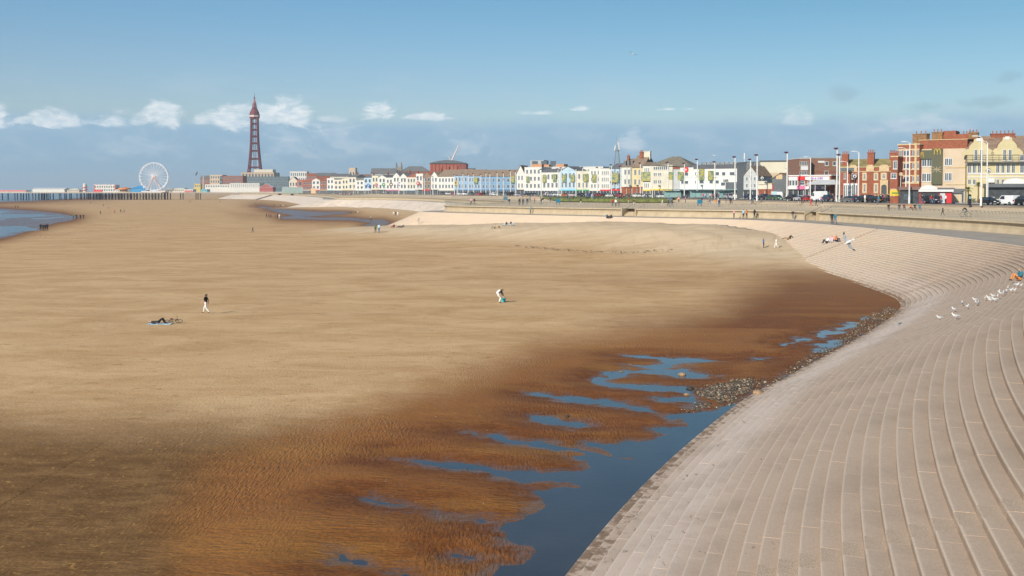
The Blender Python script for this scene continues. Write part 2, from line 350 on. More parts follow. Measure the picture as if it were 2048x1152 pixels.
# ------------------------------------------------------------------ the beach
def STREAK(x, y): return 5.5*np.abs(fbm(x*.45+y*.22, y*.55-x*.35, 4)-.47)-.25
A_s = np.r_[np.zeros(18), .10, .5, 1.6, 3.0, 4.0, 4.1, 3.7, 3.1, 2.5, 2.1, 1.8, 1.4, 1.0, .8, .7, .7, .8, .9, .9, 1.0, 1.0, 1.0, 1.0]
A_s = np.r_[A_s, np.full(len(tpar)-len(A_s), 1.0)]
def beach_height(X, Y, px, py):
    sh = X.shape; X = X.ravel(); Y = Y.ravel(); px = px.ravel(); py = py.ravel()
    sdp = np.full(X.shape, 60.0)
    for grp, pad in ((pools, 12), (far_pools, 120), (seas, 900)):
        for p in grp:
            g = np.array([G(a, max(b, 381.2)) for a, b in p]); lo = g.min(0)-pad; hi = g.max(0)+pad
            m = (X > lo[0]) & (X < hi[0]) & (Y > lo[1]) & (Y < hi[1])
            if grp is not pools: m &= np.ones_like(m)
            if m.any(): sdp[m] = np.minimum(sdp[m], poly_sd(X[m], Y[m], g)/(1 if grp is pools else 6) + (.22 if any(p is q for q in pools[1:4]) else STREAK(X[m], Y[m]) if any(p is q for q in pools[-3:]) else 70*np.maximum(0, fbm(X[m]*.045+3, Y[m]*.014+7, 4)-.49) if p is seas[0] else .5 if grp is far_pools else 0))
    rag = (fbm(X*1.6, Y*.8, 5)-.5) + .6*(fbm(X*.35, Y*.16, 3)-.5)*np.clip((Y-120)/60, 0, 3)
    h = 0.055*np.tanh((sdp - .03 - .0012*np.clip(Y-30, 0, 60) + rag*1.1)/1.1) + 0.10*np.tanh(np.maximum(sdp, 0)/14)
    und = (fbm(X*.16+3, Y*.07+9, 3)-.5)*0.05 + (fbm(X*.8, Y*.5, 3)-.5)*0.011
    near_ = np.where(Y < 90, 1, 0); h = h + und*np.clip(sdp/5, 0, 1) + .10*np.tanh(np.maximum(sdp-.3, 0)/3)*near_
    bar = np.clip((sdp-.5)/3.0, 0, 1)*np.clip(1.6-sdp/14, 0, 1)*np.where(Y < 80, 1, 0)
    # wind-blown sand banked against the steps beyond the bay
    nT = int(par_at(39)/STEP); cs = TOE[:nT:4]; cr = CREST[:nT:4]; ap = np.interp(np.arange(len(cs))*STEP*4, tpar, A_s)
    drift = np.zeros(X.shape); d = np.full(X.shape, 1e9)
    tgt = np.gradient(cs, axis=0); nrm = cr-cs; nl = np.linalg.norm(nrm, axis=1); nrm = nrm/nl[:, None]
    for i in range(0, len(X), 6000):
        q = slice(i, i+6000)
        dd = (X[q, None]-cs[None, :, 0])**2 + (Y[q, None]-cs[None, :, 1])**2
        k = dd.argmin(1); sg = (X[q]-cs[k, 0])*nrm[k, 0] + (Y[q]-cs[k, 1])*nrm[k, 1]
        dq = np.sqrt(dd[np.arange(len(k)), k])
        sea = np.where(sg < 0, dq, 0)
        a = ap[k]
        drift[q] = np.where(sg < 0, a*(.8*np.exp(-(sea/12)**2)+.2*np.exp(-(sea/40)**2)), a+np.minimum(sg, 4)*0.10)
        d[q] = np.where(sg > 0, np.minimum(sg, dq), -dq); drift[q] = np.where((sg > 0) & (dq > 13.1), -0.8, drift[q])
    drift *= 0.88+0.24*fbm(X*.09, Y*.05, 3)
    h = np.where(drift > 0, h*np.exp(-drift)+drift, h+drift*(d > 0))
    # albedo zones; the damp one also carries a painted vignette at lower left
    nz = (fbm(px*.012, py*.03, 4)-.5)
    def soft(poly, w, amp=60, mid=.5): return np.clip(mid - (poly_sd(px, py*2.2, [(a, b*2.2) for a, b in poly])+nz*amp*2)/w, 0, 1)
    wet = soft(wet_zone, 230, 24, .66)*(.68+.32*np.clip((py-560)/180, 0, 1)); wet = np.maximum(wet, .36*soft(band_zone, 130, 30)); wet = np.maximum(wet, .45*soft(mid_zone, 60, 20))
    far = np.full(X.shape, 1e9)
    for grp in (seas, far_pools):
        for p in grp: far = np.minimum(far, poly_sd(px, py*3, [(a, b*3) for a, b in p]))
    wet = np.maximum(wet, .85*np.exp(-np.maximum(far, 0)/38)*np.where(py < 600, 1, 0))
    damp_vignette = soft(damp_vignette_zone, 400, 30)
    pale = np.clip(drift/1.1, 0, 1)*np.clip((24+d)/16, 0, 1)*np.where(Y < 300, 1, .5)
    wet = wet*(1-np.clip(drift/.9, 0, 1))
    film = np.exp(-np.maximum(sdp+rag*1.4, 0)/.75)*np.where(Y < 130, 1, 0) + np.where(Y > 130, np.exp(-np.maximum(far, 0)/5), 0)
    return h.reshape(sh), wet.reshape(sh), damp_vignette.reshape(sh), pale.reshape(sh), np.clip(film, 0, 1).reshape(sh), bar.reshape(sh)

def build_beach():
    pys = np.r_[np.linspace(1420, 1160, 60), np.linspace(1158.5, 400, 560), np.linspace(399, 382.6, 60)]
    us = np.linspace(-620, 2080, 960)
    PX, PY = np.meshgrid(us, pys)
    v = -(PY-576)/2048+SH; u = (PX-1024)/2048
    dy = math.cos(TH)+math.sin(TH)*v; dz = -math.sin(TH)+math.cos(TH)*v; t = -H/dz
    X = u*t; Y = dy*t
    h, wet, damp_vignette, pale, film, bar = beach_height(X, Y, PX, PY)
    r, c = X.shape
    co_ = np.stack([X, Y, h], -1).reshape(-1, 3)
    i = np.arange(r*c).reshape(r, c)
    q = np.stack([i[:-1, :-1], i[:-1, 1:], i[1:, 1:], i[1:, :-1]], -1).reshape(-1, 4)
    me = bpy.data.meshes.new('beach_sand')
    me.vertices.add(len(co_)); me.vertices.foreach_set('co', co_.astype(np.float32).ravel())
    me.loops.add(q.size); me.loops.foreach_set('vertex_index', q.astype(np.int32).ravel())
    me.polygons.add(len(q)); me.polygons.foreach_set('loop_start', np.arange(0, q.size, 4, dtype=np.int32))
    try: me.polygons.foreach_set('loop_total', np.full(len(q), 4, np.int32))
    except Exception: pass
    me.polygons.foreach_set('use_smooth', np.ones(len(q), bool))
    me.update(calc_edges=True)
    at = me.attributes.new('zone', 'FLOAT_COLOR', 'POINT')
    at.data.foreach_set('color', np.stack([wet, damp_vignette, pale, film], -1).astype(np.float32).ravel())
    a2 = me.attributes.new('bar', 'FLOAT', 'POINT'); a2.data.foreach_set('value', bar.astype(np.float32).ravel())
    me.materials.append(sand_material())
    return tag(put('beach_sand', me), kind='structure')

def sand_material():
    mt = bpy.data.materials.new('sand'); mt.use_nodes = True; n = NT(mt.node_tree)
    p = n.n('ShaderNodeNewGeometry').outputs['Position']
    a = n.n('ShaderNodeAttribute', attribute_name='zone'); s3 = n.n('ShaderNodeSeparateColor', i_0=a.outputs['Color'])
    ds = n.noise(n.vmul(p, (.10, .19, 0)), 1.0, 9, .72, .8)         # broad streaks
    fs = n.noise(n.vmul(p, (.6, 1.1, 0)), 1.0, 6, .65, .3)         # fine mottling
    gs = n.noise(n.vmul(p, (9, 9, 0)), 1.0, 3, .6)
    lines = n.noise(n.vmul(p, (.22, .42, 0)), 1.0, 9, .78, 1.4)
    dry = n.mix(n.rng(ds, .30, .70), (.495, .295, .138), (.665, .438, .235))
    dry = n.mix(n.m('MULTIPLY', n.rng(lines, .52, .72), .5), dry, (.37, .21, .085))
    dry = n.mix(n.m('MULTIPLY', n.rng(fs, .58, .8), .45), dry, (.64, .41, .13))
    damp_vignette = n.mix(n.rng(fs, .35, .7), (.155, .078, .028), (.250, .134, .052))
    damp_vignette = n.mix(n.m('MULTIPLY', n.rng(gs, .62, .75), .5), damp_vignette, (.46, .29, .10))
    wet = n.mix(n.rng(fs, .3, .7), (.168, .052, .009), (.265, .095, .018))
    wet = n.mix(n.m('MULTIPLY', n.rng(ds, .4, .65), .5), wet, (.150, .052, .008))
    pale = n.mix(n.rng(ds, .35, .65), (.56, .41, .255), (.66, .50, .33))
    rip0 = n.noise(n.vmul(p, (7.0, 2.6, 0)), 1.0, 2, .5, .6)
    wet = n.mix(n.m('MULTIPLY', n.rng(rip0, .52, .62), .45), wet, (.110, .038, .007)); wet = n.mix(n.m('MULTIPLY', n.rng(n.noise(n.vmul(p, (.07, .22, 0)), 1.0, 4), .5, .68), .6), wet, (.32, .145, .031))
    dash = n.noise(n.vmul(p, (4.2, 2.4, 0)), 1.0, 3, .6, .8); dash2 = n.noise(n.vmul(p, (.8, 1.7, 0)), 1.0, 3, .65, 1.0)
    damp_vignette = n.mix(n.m('MULTIPLY', n.rng(dash, .61, .69), .6), damp_vignette, (.46, .26, .075)); dry = n.mix(n.m('MULTIPLY', n.rng(dash2, .60, .70), .55), dry, (.30, .17, .065)); dry = n.mix(n.m('MULTIPLY', n.rng(dash, .62, .70), .6), dry, (.72, .50, .22))
    ba = n.n('ShaderNodeAttribute', attribute_name='bar'); wet = n.mix(n.m('MULTIPLY', n.rng(n.m('ADD', ba.outputs['Fac'], n.m('MULTIPLY', n.m('SUBTRACT', ds, .5), 1.2)), .25, 1.0), .50), wet, (.39, .168, .042))
    fw = n.rng(n.m('ADD', s3.outputs[0], n.m('MULTIPLY', n.m('SUBTRACT', fs, .5), .35)), .1, .9)
    fd = n.rng(n.m('ADD', s3.outputs[1], n.m('MULTIPLY', n.m('SUBTRACT', fs, .5), .4)), .1, .9)
    c = n.mix(fd, dry, damp_vignette); c = n.mix(fw, c, wet); c = n.mix(s3.outputs[2], c, pale)
    c = n.mix(.30, c, n.mix(n.rng(gs, .35, .65), (.25, .25, .25), (.75, .75, .75)), 'OVERLAY')
    b = n.n('ShaderNodeBsdfPrincipled'); n.set(b.inputs['Base Color'], c)
    fl = n.m('MULTIPLY', n.rng(n.m('ADD', a.outputs['Alpha'], n.m('MULTIPLY', n.m('SUBTRACT', fs, .5), 1.6)), .25, .9), fw)
    n.set(b.inputs['Base Color'], n.mix(n.m('MULTIPLY', fl, .4), c, (.075, .042, .022)))
    n.set(b.inputs['Roughness'], n.m('SUBTRACT', n.m('SUBTRACT', .9, n.m('MULTIPLY', fw, .30)), n.m('MULTIPLY', fl, .34))); n.set(b.inputs['Specular IOR Level'], n.m('ADD', .12, n.m('MULTIPLY', fl, .20)))
    # wind and tide ripples
    px_ = n.n('ShaderNodeSeparateXYZ', i_0=p); ripA = n.noise(n.vmul(p, (9.0, 2.2, 0)), 1.0, 2, .5, .5); ripB = n.noise(n.vmul(p, (2.0, 6.0, 0)), 1.0, 2, .5, .5)
    sel = n.rng(n.noise(n.vmul(p, (.11, .06, 0)), 1.0, 2), .44, .56); rip = n.m('ADD', n.m('MULTIPLY', ripA, sel), n.m('MULTIPLY', ripB, n.m('SUBTRACT', 1.0, sel)))
    hgt = n.m('ADD', n.m('MULTIPLY', rip, n.m('ADD', .55, n.m('MULTIPLY', n.m('MAXIMUM', fw, n.m('MULTIPLY', fd, .35)), 1.35))), n.m('ADD', n.m('MULTIPLY', gs, .4), n.m('MULTIPLY', fs, 1.2)))
    bp = n.n('ShaderNodeBump'); n.set(bp.inputs['Strength'], .9); n.set(bp.inputs['Distance'], .045); n.set(bp.inputs['Height'], hgt)
    n.t.links.new(bp.outputs[0], b.inputs['Normal'])
    n.t.links.new(b.outputs[0], n.n('ShaderNodeOutputMaterial').inputs[0]); return mt

def water_material(key, col, bump, scale):
    mt = bpy.data.materials.new(key); mt.use_nodes = True; n = NT(mt.node_tree)
    p = n.n('ShaderNodeNewGeometry').outputs['Position']
    b = n.n('ShaderNodeBsdfPrincipled')
    f = n.noise(n.vmul(p, (.2, .2, 0)), 1.0, 4)
    n.set(b.inputs['Base Color'], n.mix(n.rng(f, .3, .7), tuple(x*.8 for x in col), tuple(x*1.2 for x in col)))
    n.set(b.inputs['Roughness'], .07 if bump < .5 else .22); n.set(b.inputs['IOR'], 1.42 if bump < .5 else 1.33); n.set(b.inputs['Specular IOR Level'], .6 if bump < .5 else .75)
    bp = n.n('ShaderNodeBump'); n.set(bp.inputs['Strength'], bump); n.set(bp.inputs['Distance'], .02)
    n.set(bp.inputs['Height'], n.noise(n.vmul(p, (1.0, 1.6, 0)), scale, 4)); n.t.links.new(bp.outputs[0], b.inputs['Normal'])
    n.t.links.new(b.outputs[0], n.n('ShaderNodeOutputMaterial').inputs[0]); return mt
build_beach()
mb = MB(); mb.add([(-30,10,0),(60,10,0),(60,135,0),(-30,135,0)], [(0,1,2,3)])
tag(mb.build('tidal_pool_water', water_material('pool_water', (.050, .046, .046), .22, 2.5)), kind='structure')
mb = MB(); mb.add([(-8000,135.02,0),(8000,135.02,0),(8000,16000,0),(-8000,16000,0)], [(0,1,2,3)])
mb.add([(-8000,-60,0),(-30.02,-60,0),(-30.02,135,0),(-8000,135,0)], [(0,1,2,3)])
mb.add([(60.02,9.98,-.6),(400,9.98,-.6),(400,135,-.6),(60.02,135,-.6)], [(0,1,2,3)])
tag(mb.build('sea', water_material('sea_water', (.06, .085, .11), 1.0, .5)), kind='structure')
mb = MB(); mb.add([(-8000,-400,-1.6),(8000,-400,-1.6),(8000,16000,-1.6),(-8000,16000,-1.6)], [(0,1,2,3)])
tag(mb.build('sea_bed', M('sea_bed', (.25,.17,.10))), kind='structure')

# ------------------------------------------------------------------ the stepped revetment, block by block
def step_material():
    mt = bpy.data.materials.new('step_concrete'); mt.use_nodes = True; n = NT(mt.node_tree)
    p = n.n('ShaderNodeNewGeometry').outputs['Position']; py_ = n.n('ShaderNodeSeparateXYZ', i_0=p).outputs[1]
    a = n.n('ShaderNodeAttribute', attribute_name='blk'); s3 = n.n('ShaderNodeSeparateColor', i_0=a.outputs['Color'])
    R, Gf, Bf = s3.outputs
    big = n.noise(p, .35, 6, .62, .4); mid = n.noise(p, 2.2, 5, .65); fine = n.noise(p, 22, 3, .7)
    c = n.mix(Gf, (.535, .40, .305), (.470, .350, .255))
    c = n.mix(n.m('MULTIPLY', n.rng(n.m('ABSOLUTE', n.m('SUBTRACT', Gf, .17)), .17, .02), .60), c, (.690, .575, .500))
    c = n.mix(n.m('MULTIPLY', n.rng(n.m('ADD', big, n.m('MULTIPLY', n.m('SUBTRACT', R, .5), .16)), .40, .70), .45), c, (.36, .27, .20))
    c = n.mix(n.rng(py_, 85, 140), c, n.mix(n.rng(big, .3, .7), (.71, .56, .415), (.79, .655, .52)))  # brighter, hazier look of the far steps painted into the colour by distance
    c = n.mix(n.m('MULTIPLY', R, .12), c, (.64, .55, .44))
    c = n.mix(n.m('MULTIPLY', n.rng(R, .72, 1.0), .09), c, (.27, .215, .17))
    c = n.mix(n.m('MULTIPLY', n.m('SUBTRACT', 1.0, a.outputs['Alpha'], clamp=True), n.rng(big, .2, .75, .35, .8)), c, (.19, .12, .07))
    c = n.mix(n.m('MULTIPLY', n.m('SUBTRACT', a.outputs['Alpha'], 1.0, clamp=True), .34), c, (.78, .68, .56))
    stain = n.m('MULTIPLY', n.rng(n.m('ADD', mid, n.m('MULTIPLY', Gf, -2.6)), .38, .56), n.rng(Gf, .22, .0))
    c = n.mix(n.m('MULTIPLY', stain, .8), c, (.17, .105, .06))
    fleck = n.m('MULTIPLY', n.rng(n.noise(n.vmul(p, (1, .4, 1)), 5.0, 5, .7, .8), n.m('SUBTRACT', .645, n.rng(Gf, .30, .02, 0, .06)), .69), n.rng(Gf, .70, .2))
    c = n.mix(n.m('MULTIPLY', fleck, .75), c, (.085, .06, .045))
    sp = n.mix(n.rng(n.noise(p, 60, 2, .6), .42, .6), (.36, .26, .18), (.58, .45, .34))
    c = n.mix(n.rng(Bf, .55, .6), c, sp)
    c = n.mix(.22, c, n.mix(n.rng(fine, .3, .7), (.28, .28, .28), (.72, .72, .72)), 'OVERLAY')
    b = n.n('ShaderNodeBsdfPrincipled'); n.set(b.inputs['Base Color'], c); n.set(b.inputs['Roughness'], .86); n.set(b.inputs['Specular IOR Level'], .25)
    bp = n.n('ShaderNodeBump'); n.set(bp.inputs['Strength'], .5); n.set(bp.inputs['Distance'], .008)
    n.set(bp.inputs['Height'], n.m('ADD', fine, n.m('MULTIPLY', mid, 2.0))); n.t.links.new(bp.outputs[0], b.inputs['Normal'])
    n.t.links.new(b.outputs[0], n.n('ShaderNodeOutputMaterial').inputs[0]); return mt
STEPMAT = step_material()
def s_on(n, px, py):
    g = np.array(G(px, py, (n+1)*RS)); f = (n+.5)/NS; k = TOE[:400]*(1-f)+CREST[:400]*f; return float(np.argmin(((k-g)**2).sum(1))*STEP)
BLEN, SPECIAL = 1.95, (s_on(18, 1835, 1085), par_at(15)+1.5, par_at(19)+4)
print('special', SPECIAL[0], s_on(15, 1700, 1130), s_on(22, 2000, 1035))
def block(n, s0, s1, seg, sink=0.0):
    """one precast step block: riser, chamfered nosing, tread and ends"""
    f0, f1 = n/NS, (n+1)/NS
    prof = [(f0, n*RS-.14), (f0, (n+1)*RS-.030), (f0+.030/(NS*DT), (n+1)*RS), (f0+.08/(NS*DT), (n+1)*RS), (f1+.05/(NS*DT), (n+1)*RS), (f1+.05/(NS*DT), n*RS-.14)]
    ss = np.linspace(s0, s1, seg+1); T = lerp_at(TOE, ss); E = lerp_at(CREST, ss)
    vs = []; fs = []; k = len(prof)
    for i in range(seg+1):
        for f, z in prof:
            q = T[i]*(1-f)+E[i]*f; vs.append((q[0], q[1], z-sink))
    for i in range(seg):
        for j in range(k-1): fs.append(((i+1)*k+j, (i+1)*k+j+1, i*k+j+1, i*k+j)[::-1])
    fs.append(tuple(range(k-1, -1, -1))[::-1]); fs.append(tuple(range(seg*k, seg*k+k))[::-1])
    return vs, fs
def set_blk(me, cols):
    at = me.attributes.new('blk', 'FLOAT_COLOR', 'POINT'); at.data.foreach_set('color', np.asarray(cols, np.float32).ravel())
blocks = []
s_stop = par_at(20+12)
stations = []; s = 2.0; left = sorted(SPECIAL)
while s < s_stop:
    e = s+(BLEN if s < par_at(13) else 4.5)
    if left and e > left[0]-.45:
        q = left.pop(0); e = max(q-.45, s+.3); stations += [(s, e, 0), (e, e+.9, 1)]; s = e+.9; continue
    stations.append((s, e, 0)); s = e
for n in range(NS):
    for a, b, sp in stations:
        blocks.append((n, a+.004, b-.004, sp))
def px_of(X, Y, z):
    ca, sa = math.cos(TH), math.sin(TH); d = Y*ca-(z-H)*sa; e = Y*sa+(z-H)*ca
    return (1024+2048*X/d, 576-2048*(e/d-SH)) if d > .5 else (-9999, 9999)
def area_of(b):
    n, a, e, sp = b; f0, f1 = n/NS, (n+1)/NS; z = (n+1)*RS; q = []
    for s_, f in ((a, f0), (e, f0), (e, f1), (a, f1)):
        t = lerp_at(TOE, s_)*(1-f)+lerp_at(CREST, s_)*f; q.append(px_of(t[0], t[1], z))
    c = (sum(p[0] for p in q)/4, sum(p[1] for p in q)/4)
    if not (-20 < c[0] < 2075 and 300 < c[1] < 1180): return 0
    return abs(sum(q[i][0]*q[(i+1) % 4][1]-q[(i+1) % 4][0]*q[i][1] for i in range(4)))/2
ar = [area_of(b) for b in blocks]
order = sorted(range(len(blocks)), key=lambda i: -ar[i]); single = set(order[:300])
wallroot = tag(put('stepped_revetment', None), kind='structure')
SV, SF, SC = [], [], []; STEP_TONE = [random.random() for _ in range(NS)]
for i, (n, a, e, sp) in enumerate(blocks):
    mid = lerp_at(TOE, (a+e)/2)
    curv = 76 < mid[1] < 125 or 160 < mid[1] < 215 or 240 < mid[1] < 300
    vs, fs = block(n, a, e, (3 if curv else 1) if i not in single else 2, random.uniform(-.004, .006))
    stain = 1.0 if sp else 0.0
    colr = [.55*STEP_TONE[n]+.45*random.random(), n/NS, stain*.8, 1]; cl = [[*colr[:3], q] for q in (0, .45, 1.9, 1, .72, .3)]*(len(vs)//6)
    if i in single:
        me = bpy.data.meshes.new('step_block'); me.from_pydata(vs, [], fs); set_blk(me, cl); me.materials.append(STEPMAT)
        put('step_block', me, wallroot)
    else:
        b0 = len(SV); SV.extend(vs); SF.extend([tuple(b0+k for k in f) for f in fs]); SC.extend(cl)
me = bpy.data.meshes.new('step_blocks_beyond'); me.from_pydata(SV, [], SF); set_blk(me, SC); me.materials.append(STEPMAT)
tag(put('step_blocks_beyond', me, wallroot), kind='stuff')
bk = M('joint_mortar', (.20, .165, .135))
i1 = int(s_stop/STEP)
strip_mesh('backing_slope', [TOE[:i1+8], CREST[:i1+8]], [-.16, ZW-.20], bk, None, 2, parent=wallroot)
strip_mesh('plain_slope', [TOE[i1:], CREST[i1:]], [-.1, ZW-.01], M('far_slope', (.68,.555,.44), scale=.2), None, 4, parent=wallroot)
mb = MB()   # the walkway slab
strip_mesh('walkway', [CREST*.985+WALL*.015, WALL], [ZW-.012, ZW+.03], M('walkway_tarmac', (.36,.305,.245), .85, .12, .4), 'structure', 2)
# ------------------------------------------------------------------ sea wall, promenade, street level
def frame_at(A, s):
    p = lerp_at(A, s); t = lerp_at(A, s+.6)-lerp_at(A, s-.6); t = t/np.linalg.norm(t)
    return p, t, np.array([t[1], -t[0]])
def s_of(A, px, py, z, lo, hi):
    """station of the curve nearest to the point seen at a pixel"""
    g = np.array(G(px, py, z)); i0, i1 = int(lo/STEP), int(hi/STEP)
    return (i0+np.argmin(((A[i0:i1]-g)**2).sum(1)))*STEP
def s_by_px(A, px, z, lo, hi):
    i0, i1 = int(lo/STEP), int(hi/STEP)
    q = [abs(px_of(a[0], a[1], z)[0]-px) for a in A[i0:i1]]; return (i0+int(np.argmin(q)))*STEP
S0 = par_at(10); sA = par_at(17); sB = par_at(29)
s_g1 = s_by_px(WALL, 1622, ZP, par_at(19), par_at(23)); s_g2 = s_by_px(WALL, 1258, ZP, par_at(22), par_at(26))
wallmat = M('wall_concrete', (.43,.34,.225), .85, .10, .7, bump=.3)
copemat = M('coping_concrete', (.47,.38,.26), .85, .10, .9)
prof_wall = [(0,ZW-.05),(.30,ZW+.22),(.52,ZW+.62),(.56,ZW+1.0),(.46,ZW+1.28),(.30,ZW+1.40),(.30,ZP-.16),(1.0,ZP-.16),(1.0,ZW-.05)]
prof_cope = [(.10,ZP-.16),(.10,ZP+.06),(1.15,ZP+.06),(1.15,ZP-.16)]
def sweep(A, s0, s1, prof, name, mat, parent, seg=1):
    mb = MB(); k = len(prof); vs = []; ss = np.linspace(s0, s1, seg+1)
    for s in ss:
        p, t, n = frame_at(A, s)
        for d, z in prof: vs.append((p[0]+n[0]*d, p[1]+n[1]*d, z))
    fs = [(i*k+j, i*k+(j+1) % k, (i+1)*k+(j+1) % k, (i+1)*k+j) for i in range(seg) for j in range(k)]
    fs += [tuple(range(k-1, -1, -1)), tuple(range(seg*k, seg*k+k))]
    mb.add(vs, fs); return mb.build(name, mat, parent)
def sea_wall(s0, s1, label):
    p = lerp_at(WALL, s0); r = thing('sea_wall', label, 'sea wall')
    n = max(1, int(round((s1-s0)/3.0))); d = (s1-s0)/n
    for i in range(n):
        sweep(WALL, s0+i*d+.012, s0+(i+1)*d-.012, prof_wall, 'wall_panel', wallmat, r, 2)
    for i in range(max(1, n//2)):
        m = max(1, n//2); e = (s1-s0)/m
        sweep(WALL, s0+i*e+.008, s0+(i+1)*e-.008, prof_cope, 'coping', copemat, r, 3)
    return r
sea_wall(par_at(15), s_g1-2.2, 'curved concrete sea wall behind the walkway nearest the stepped bay')
sea_wall(s_g1+2.2, s_g2-2.0, 'straight cream sea wall between the two flights of access steps')
sea_wall(s_g2+2.0, par_at(30), 'cream sea wall running out to the rounded headland tip')
FARW = sea_wall(par_at(30), par_at(47), 'distant low sea wall along the second headland')
railmat = M('rail_steel', (.36,.335,.28), .5, .1, 3, metal=.2)
post_mesh = None
def rail_post():
    mb = MB(); mb.box(-.06,.06,-.05,.05,0,.03)
    mb.tube([(0,0,0),(0,-.03,.45),(0,-.09,.8),(0,-.22,1.05),(0,-.42,1.20)], [.036,.034,.032,.030,.027], 5)
    return mb.mesh('rail_post', railmat)
post_mesh = rail_post()
def railing(A, s0, s1, off, z, label, gap=1.05, rails=((-.02,.28),(-.045,.52),(-.085,.76),(-.20,1.0),(-.42,1.2))):
    r = thing('promenade_railing', label, 'railing', group='curved steel promenade railings')
    n = int((s1-s0)/gap)
    for i in range(n+1):
        p, t, nr = frame_at(A, s0+i*gap); q = p+nr*off
        o = put('rail_post', post_mesh, r, (q[0], q[1], z), math.atan2(t[1], t[0]) + PI)
        o.rotation_euler[2] = math.atan2(nr[1], nr[0]) - PI/2
    for k, (d, h) in enumerate(rails):
        mb = MB(); pts = []
        for s in np.arange(s0, s0+n*gap+.01, 2.1):
            p, t, nr = frame_at(A, s); q = p+nr*(off+d); pts.append((q[0], q[1], z+h))
        mb.tube(pts, .026 if k == len(rails)-1 else .012, 4); mb.build('handrail' if k == len(rails)-1 else 'rail', railmat, r)
    return r
railing(WALL, par_at(15)+2, s_g1-3, .75, ZP+.06, 'curved grey railing on the sea wall above the stepped bay')
railing(WALL, s_g1+3, s_g2-2.6, .75, ZP+.06, 'curved grey railing between the two flights of access steps')
railing(WALL, s_g2+2.6, par_at(29)+2, .75, ZP+.06, 'curved grey railing ending at the headland tip')
railing(WALL, par_at(29)+4, par_at(35), .9, ZP+.02, 'straight grey railing on the far side of the headland', 1.6)
# access steps through the gaps in the wall
def access_steps(s, label):
    p, t, nr = frame_at(WALL, s); r = thing('access_steps', label, 'steps', (p[0], p[1], ZW), math.atan2(t[1], t[0]))
    # local x along the wall, local -y inland
    for k in range(9):
        mb = MB(); mb.box(-1.9, 1.9, -1.15-k*.30+.30-.34, -1.15-k*.30+.62, k*.178-.1, (k+1)*.178)
        mb.build('step', wallmat, r)
    for sx in (-1.75, 1.75):
        mb = MB(); mb.tube([(sx,.2,.0),(sx,.2,1.0),(sx,-3.2,2.6),(sx,-3.2,1.6)], .035, 5); mb.tube([(sx,-1.4,.7),(sx,-1.4,1.75)], .03, 5)
        mb.build('handrail', M('handrail_dark', (.09,.08,.07), .5), r)
    for sx in (-2.05, 2.05):
        mb = MB(); mb.box(sx-.15, sx+.15, -3.6, .1, 0, 1.65); mb.build('cheek_wall', wallmat, r)
access_steps(s_g1, 'concrete access steps with dark handrail at the end of the curved wall')
access_steps(s_g2, 'concrete access steps with dark handrails halfway along the cream wall')
# promenade deck: paving that rises gently to the street level
pave = bpy.data.materials.new('promenade_paving'); pave.use_nodes = True; n = NT(pave.node_tree)
p_ = n.n('ShaderNodeNewGeometry').outputs['Position']
c_ = n.mix(n.rng(n.noise(p_, .12, 6, .6), .3, .7), (.54,.405,.255), (.68,.52,.34))
c_ = n.mix(n.m('MULTIPLY', n.rng(n.noise(n.vmul(p_, (.5,.08,1)), 1.0, 4), .5, .6), .35), c_, (.38,.31,.23))
b_ = n.n('ShaderNodeBsdfPrincipled'); n.set(b_.inputs['Base Color'], c_); n.set(b_.inputs['Roughness'], .85)
n.t.links.new(b_.outputs[0], n.n('ShaderNodeOutputMaterial').inputs[0])
def between(f): return WALL*(1-f)+UP*f
def inset(A, B, d):
    v = B-A; L = np.linalg.norm(v, axis=1)[:, None]; return A+v/np.maximum(L, .01)*d
W1 = inset(WALL, UP, 1.0); U3 = inset(UP, WALL, 5.0); U1 = inset(UP, WALL, .02)
strip_mesh('promenade', [W1, W1*.6+U3*.4, U3, U1], [ZP, ZP+.02, ZP+.12, ZT-.32], pave, 'structure', 3)
# low kerb wall at the edge of the street level
kr = thing('promenade_kerb_wall', 'low stone kerb wall between the promenade and the street verge', 'low wall')
for i, s in enumerate(np.arange(par_at(15), par_at(46), 4.0)):
    sweep(UP, s+.01, s+3.99, [(-.25,ZT-.45),(-.25,ZT-.02),(.25,ZT-.02),(.25,ZT-.45)], 'kerb_stone', M('kerb_stone_dark', (.25,.20,.15), .9), kr, 1)
grass = M('grass', (.13,.145,.04), .95, .35, .8, bump=.6)
def outer(A, d):
    t = np.gradient(A, axis=0); k = 41
    ker = np.ones(k)/k; t = np.c_[[np.convolve(np.pad(t[:, j], k//2, 'edge'), ker, 'valid') for j in (0, 1)]].T
    t /= np.linalg.norm(t, axis=1)[:, None]; return A + np.c_[t[:,1], -t[:,0]]*d
O = {d: outer(UP, d) for d in (.2, 2.5, 5, 6.5, 15, 19, 60)}
strip_mesh('town_ground', [O[.2], O[60], O[60]+np.array([1800., 600.])], [ZT-.02, ZT-.02, ZT-.02], M('town_ground', (.30,.27,.23), scale=.2), 'structure', 4)
def upto(A, i): return A[:int(par_at(i)/STEP)]
s_a, s_b = par_at(15), par_at(35)
tag(strip_mesh('grass_verge', [O[.2], O[2.5]], [ZT+.002, ZT+.05], grass, None, 2, s_a, par_at(19.0 if False else 19)), kind='structure')
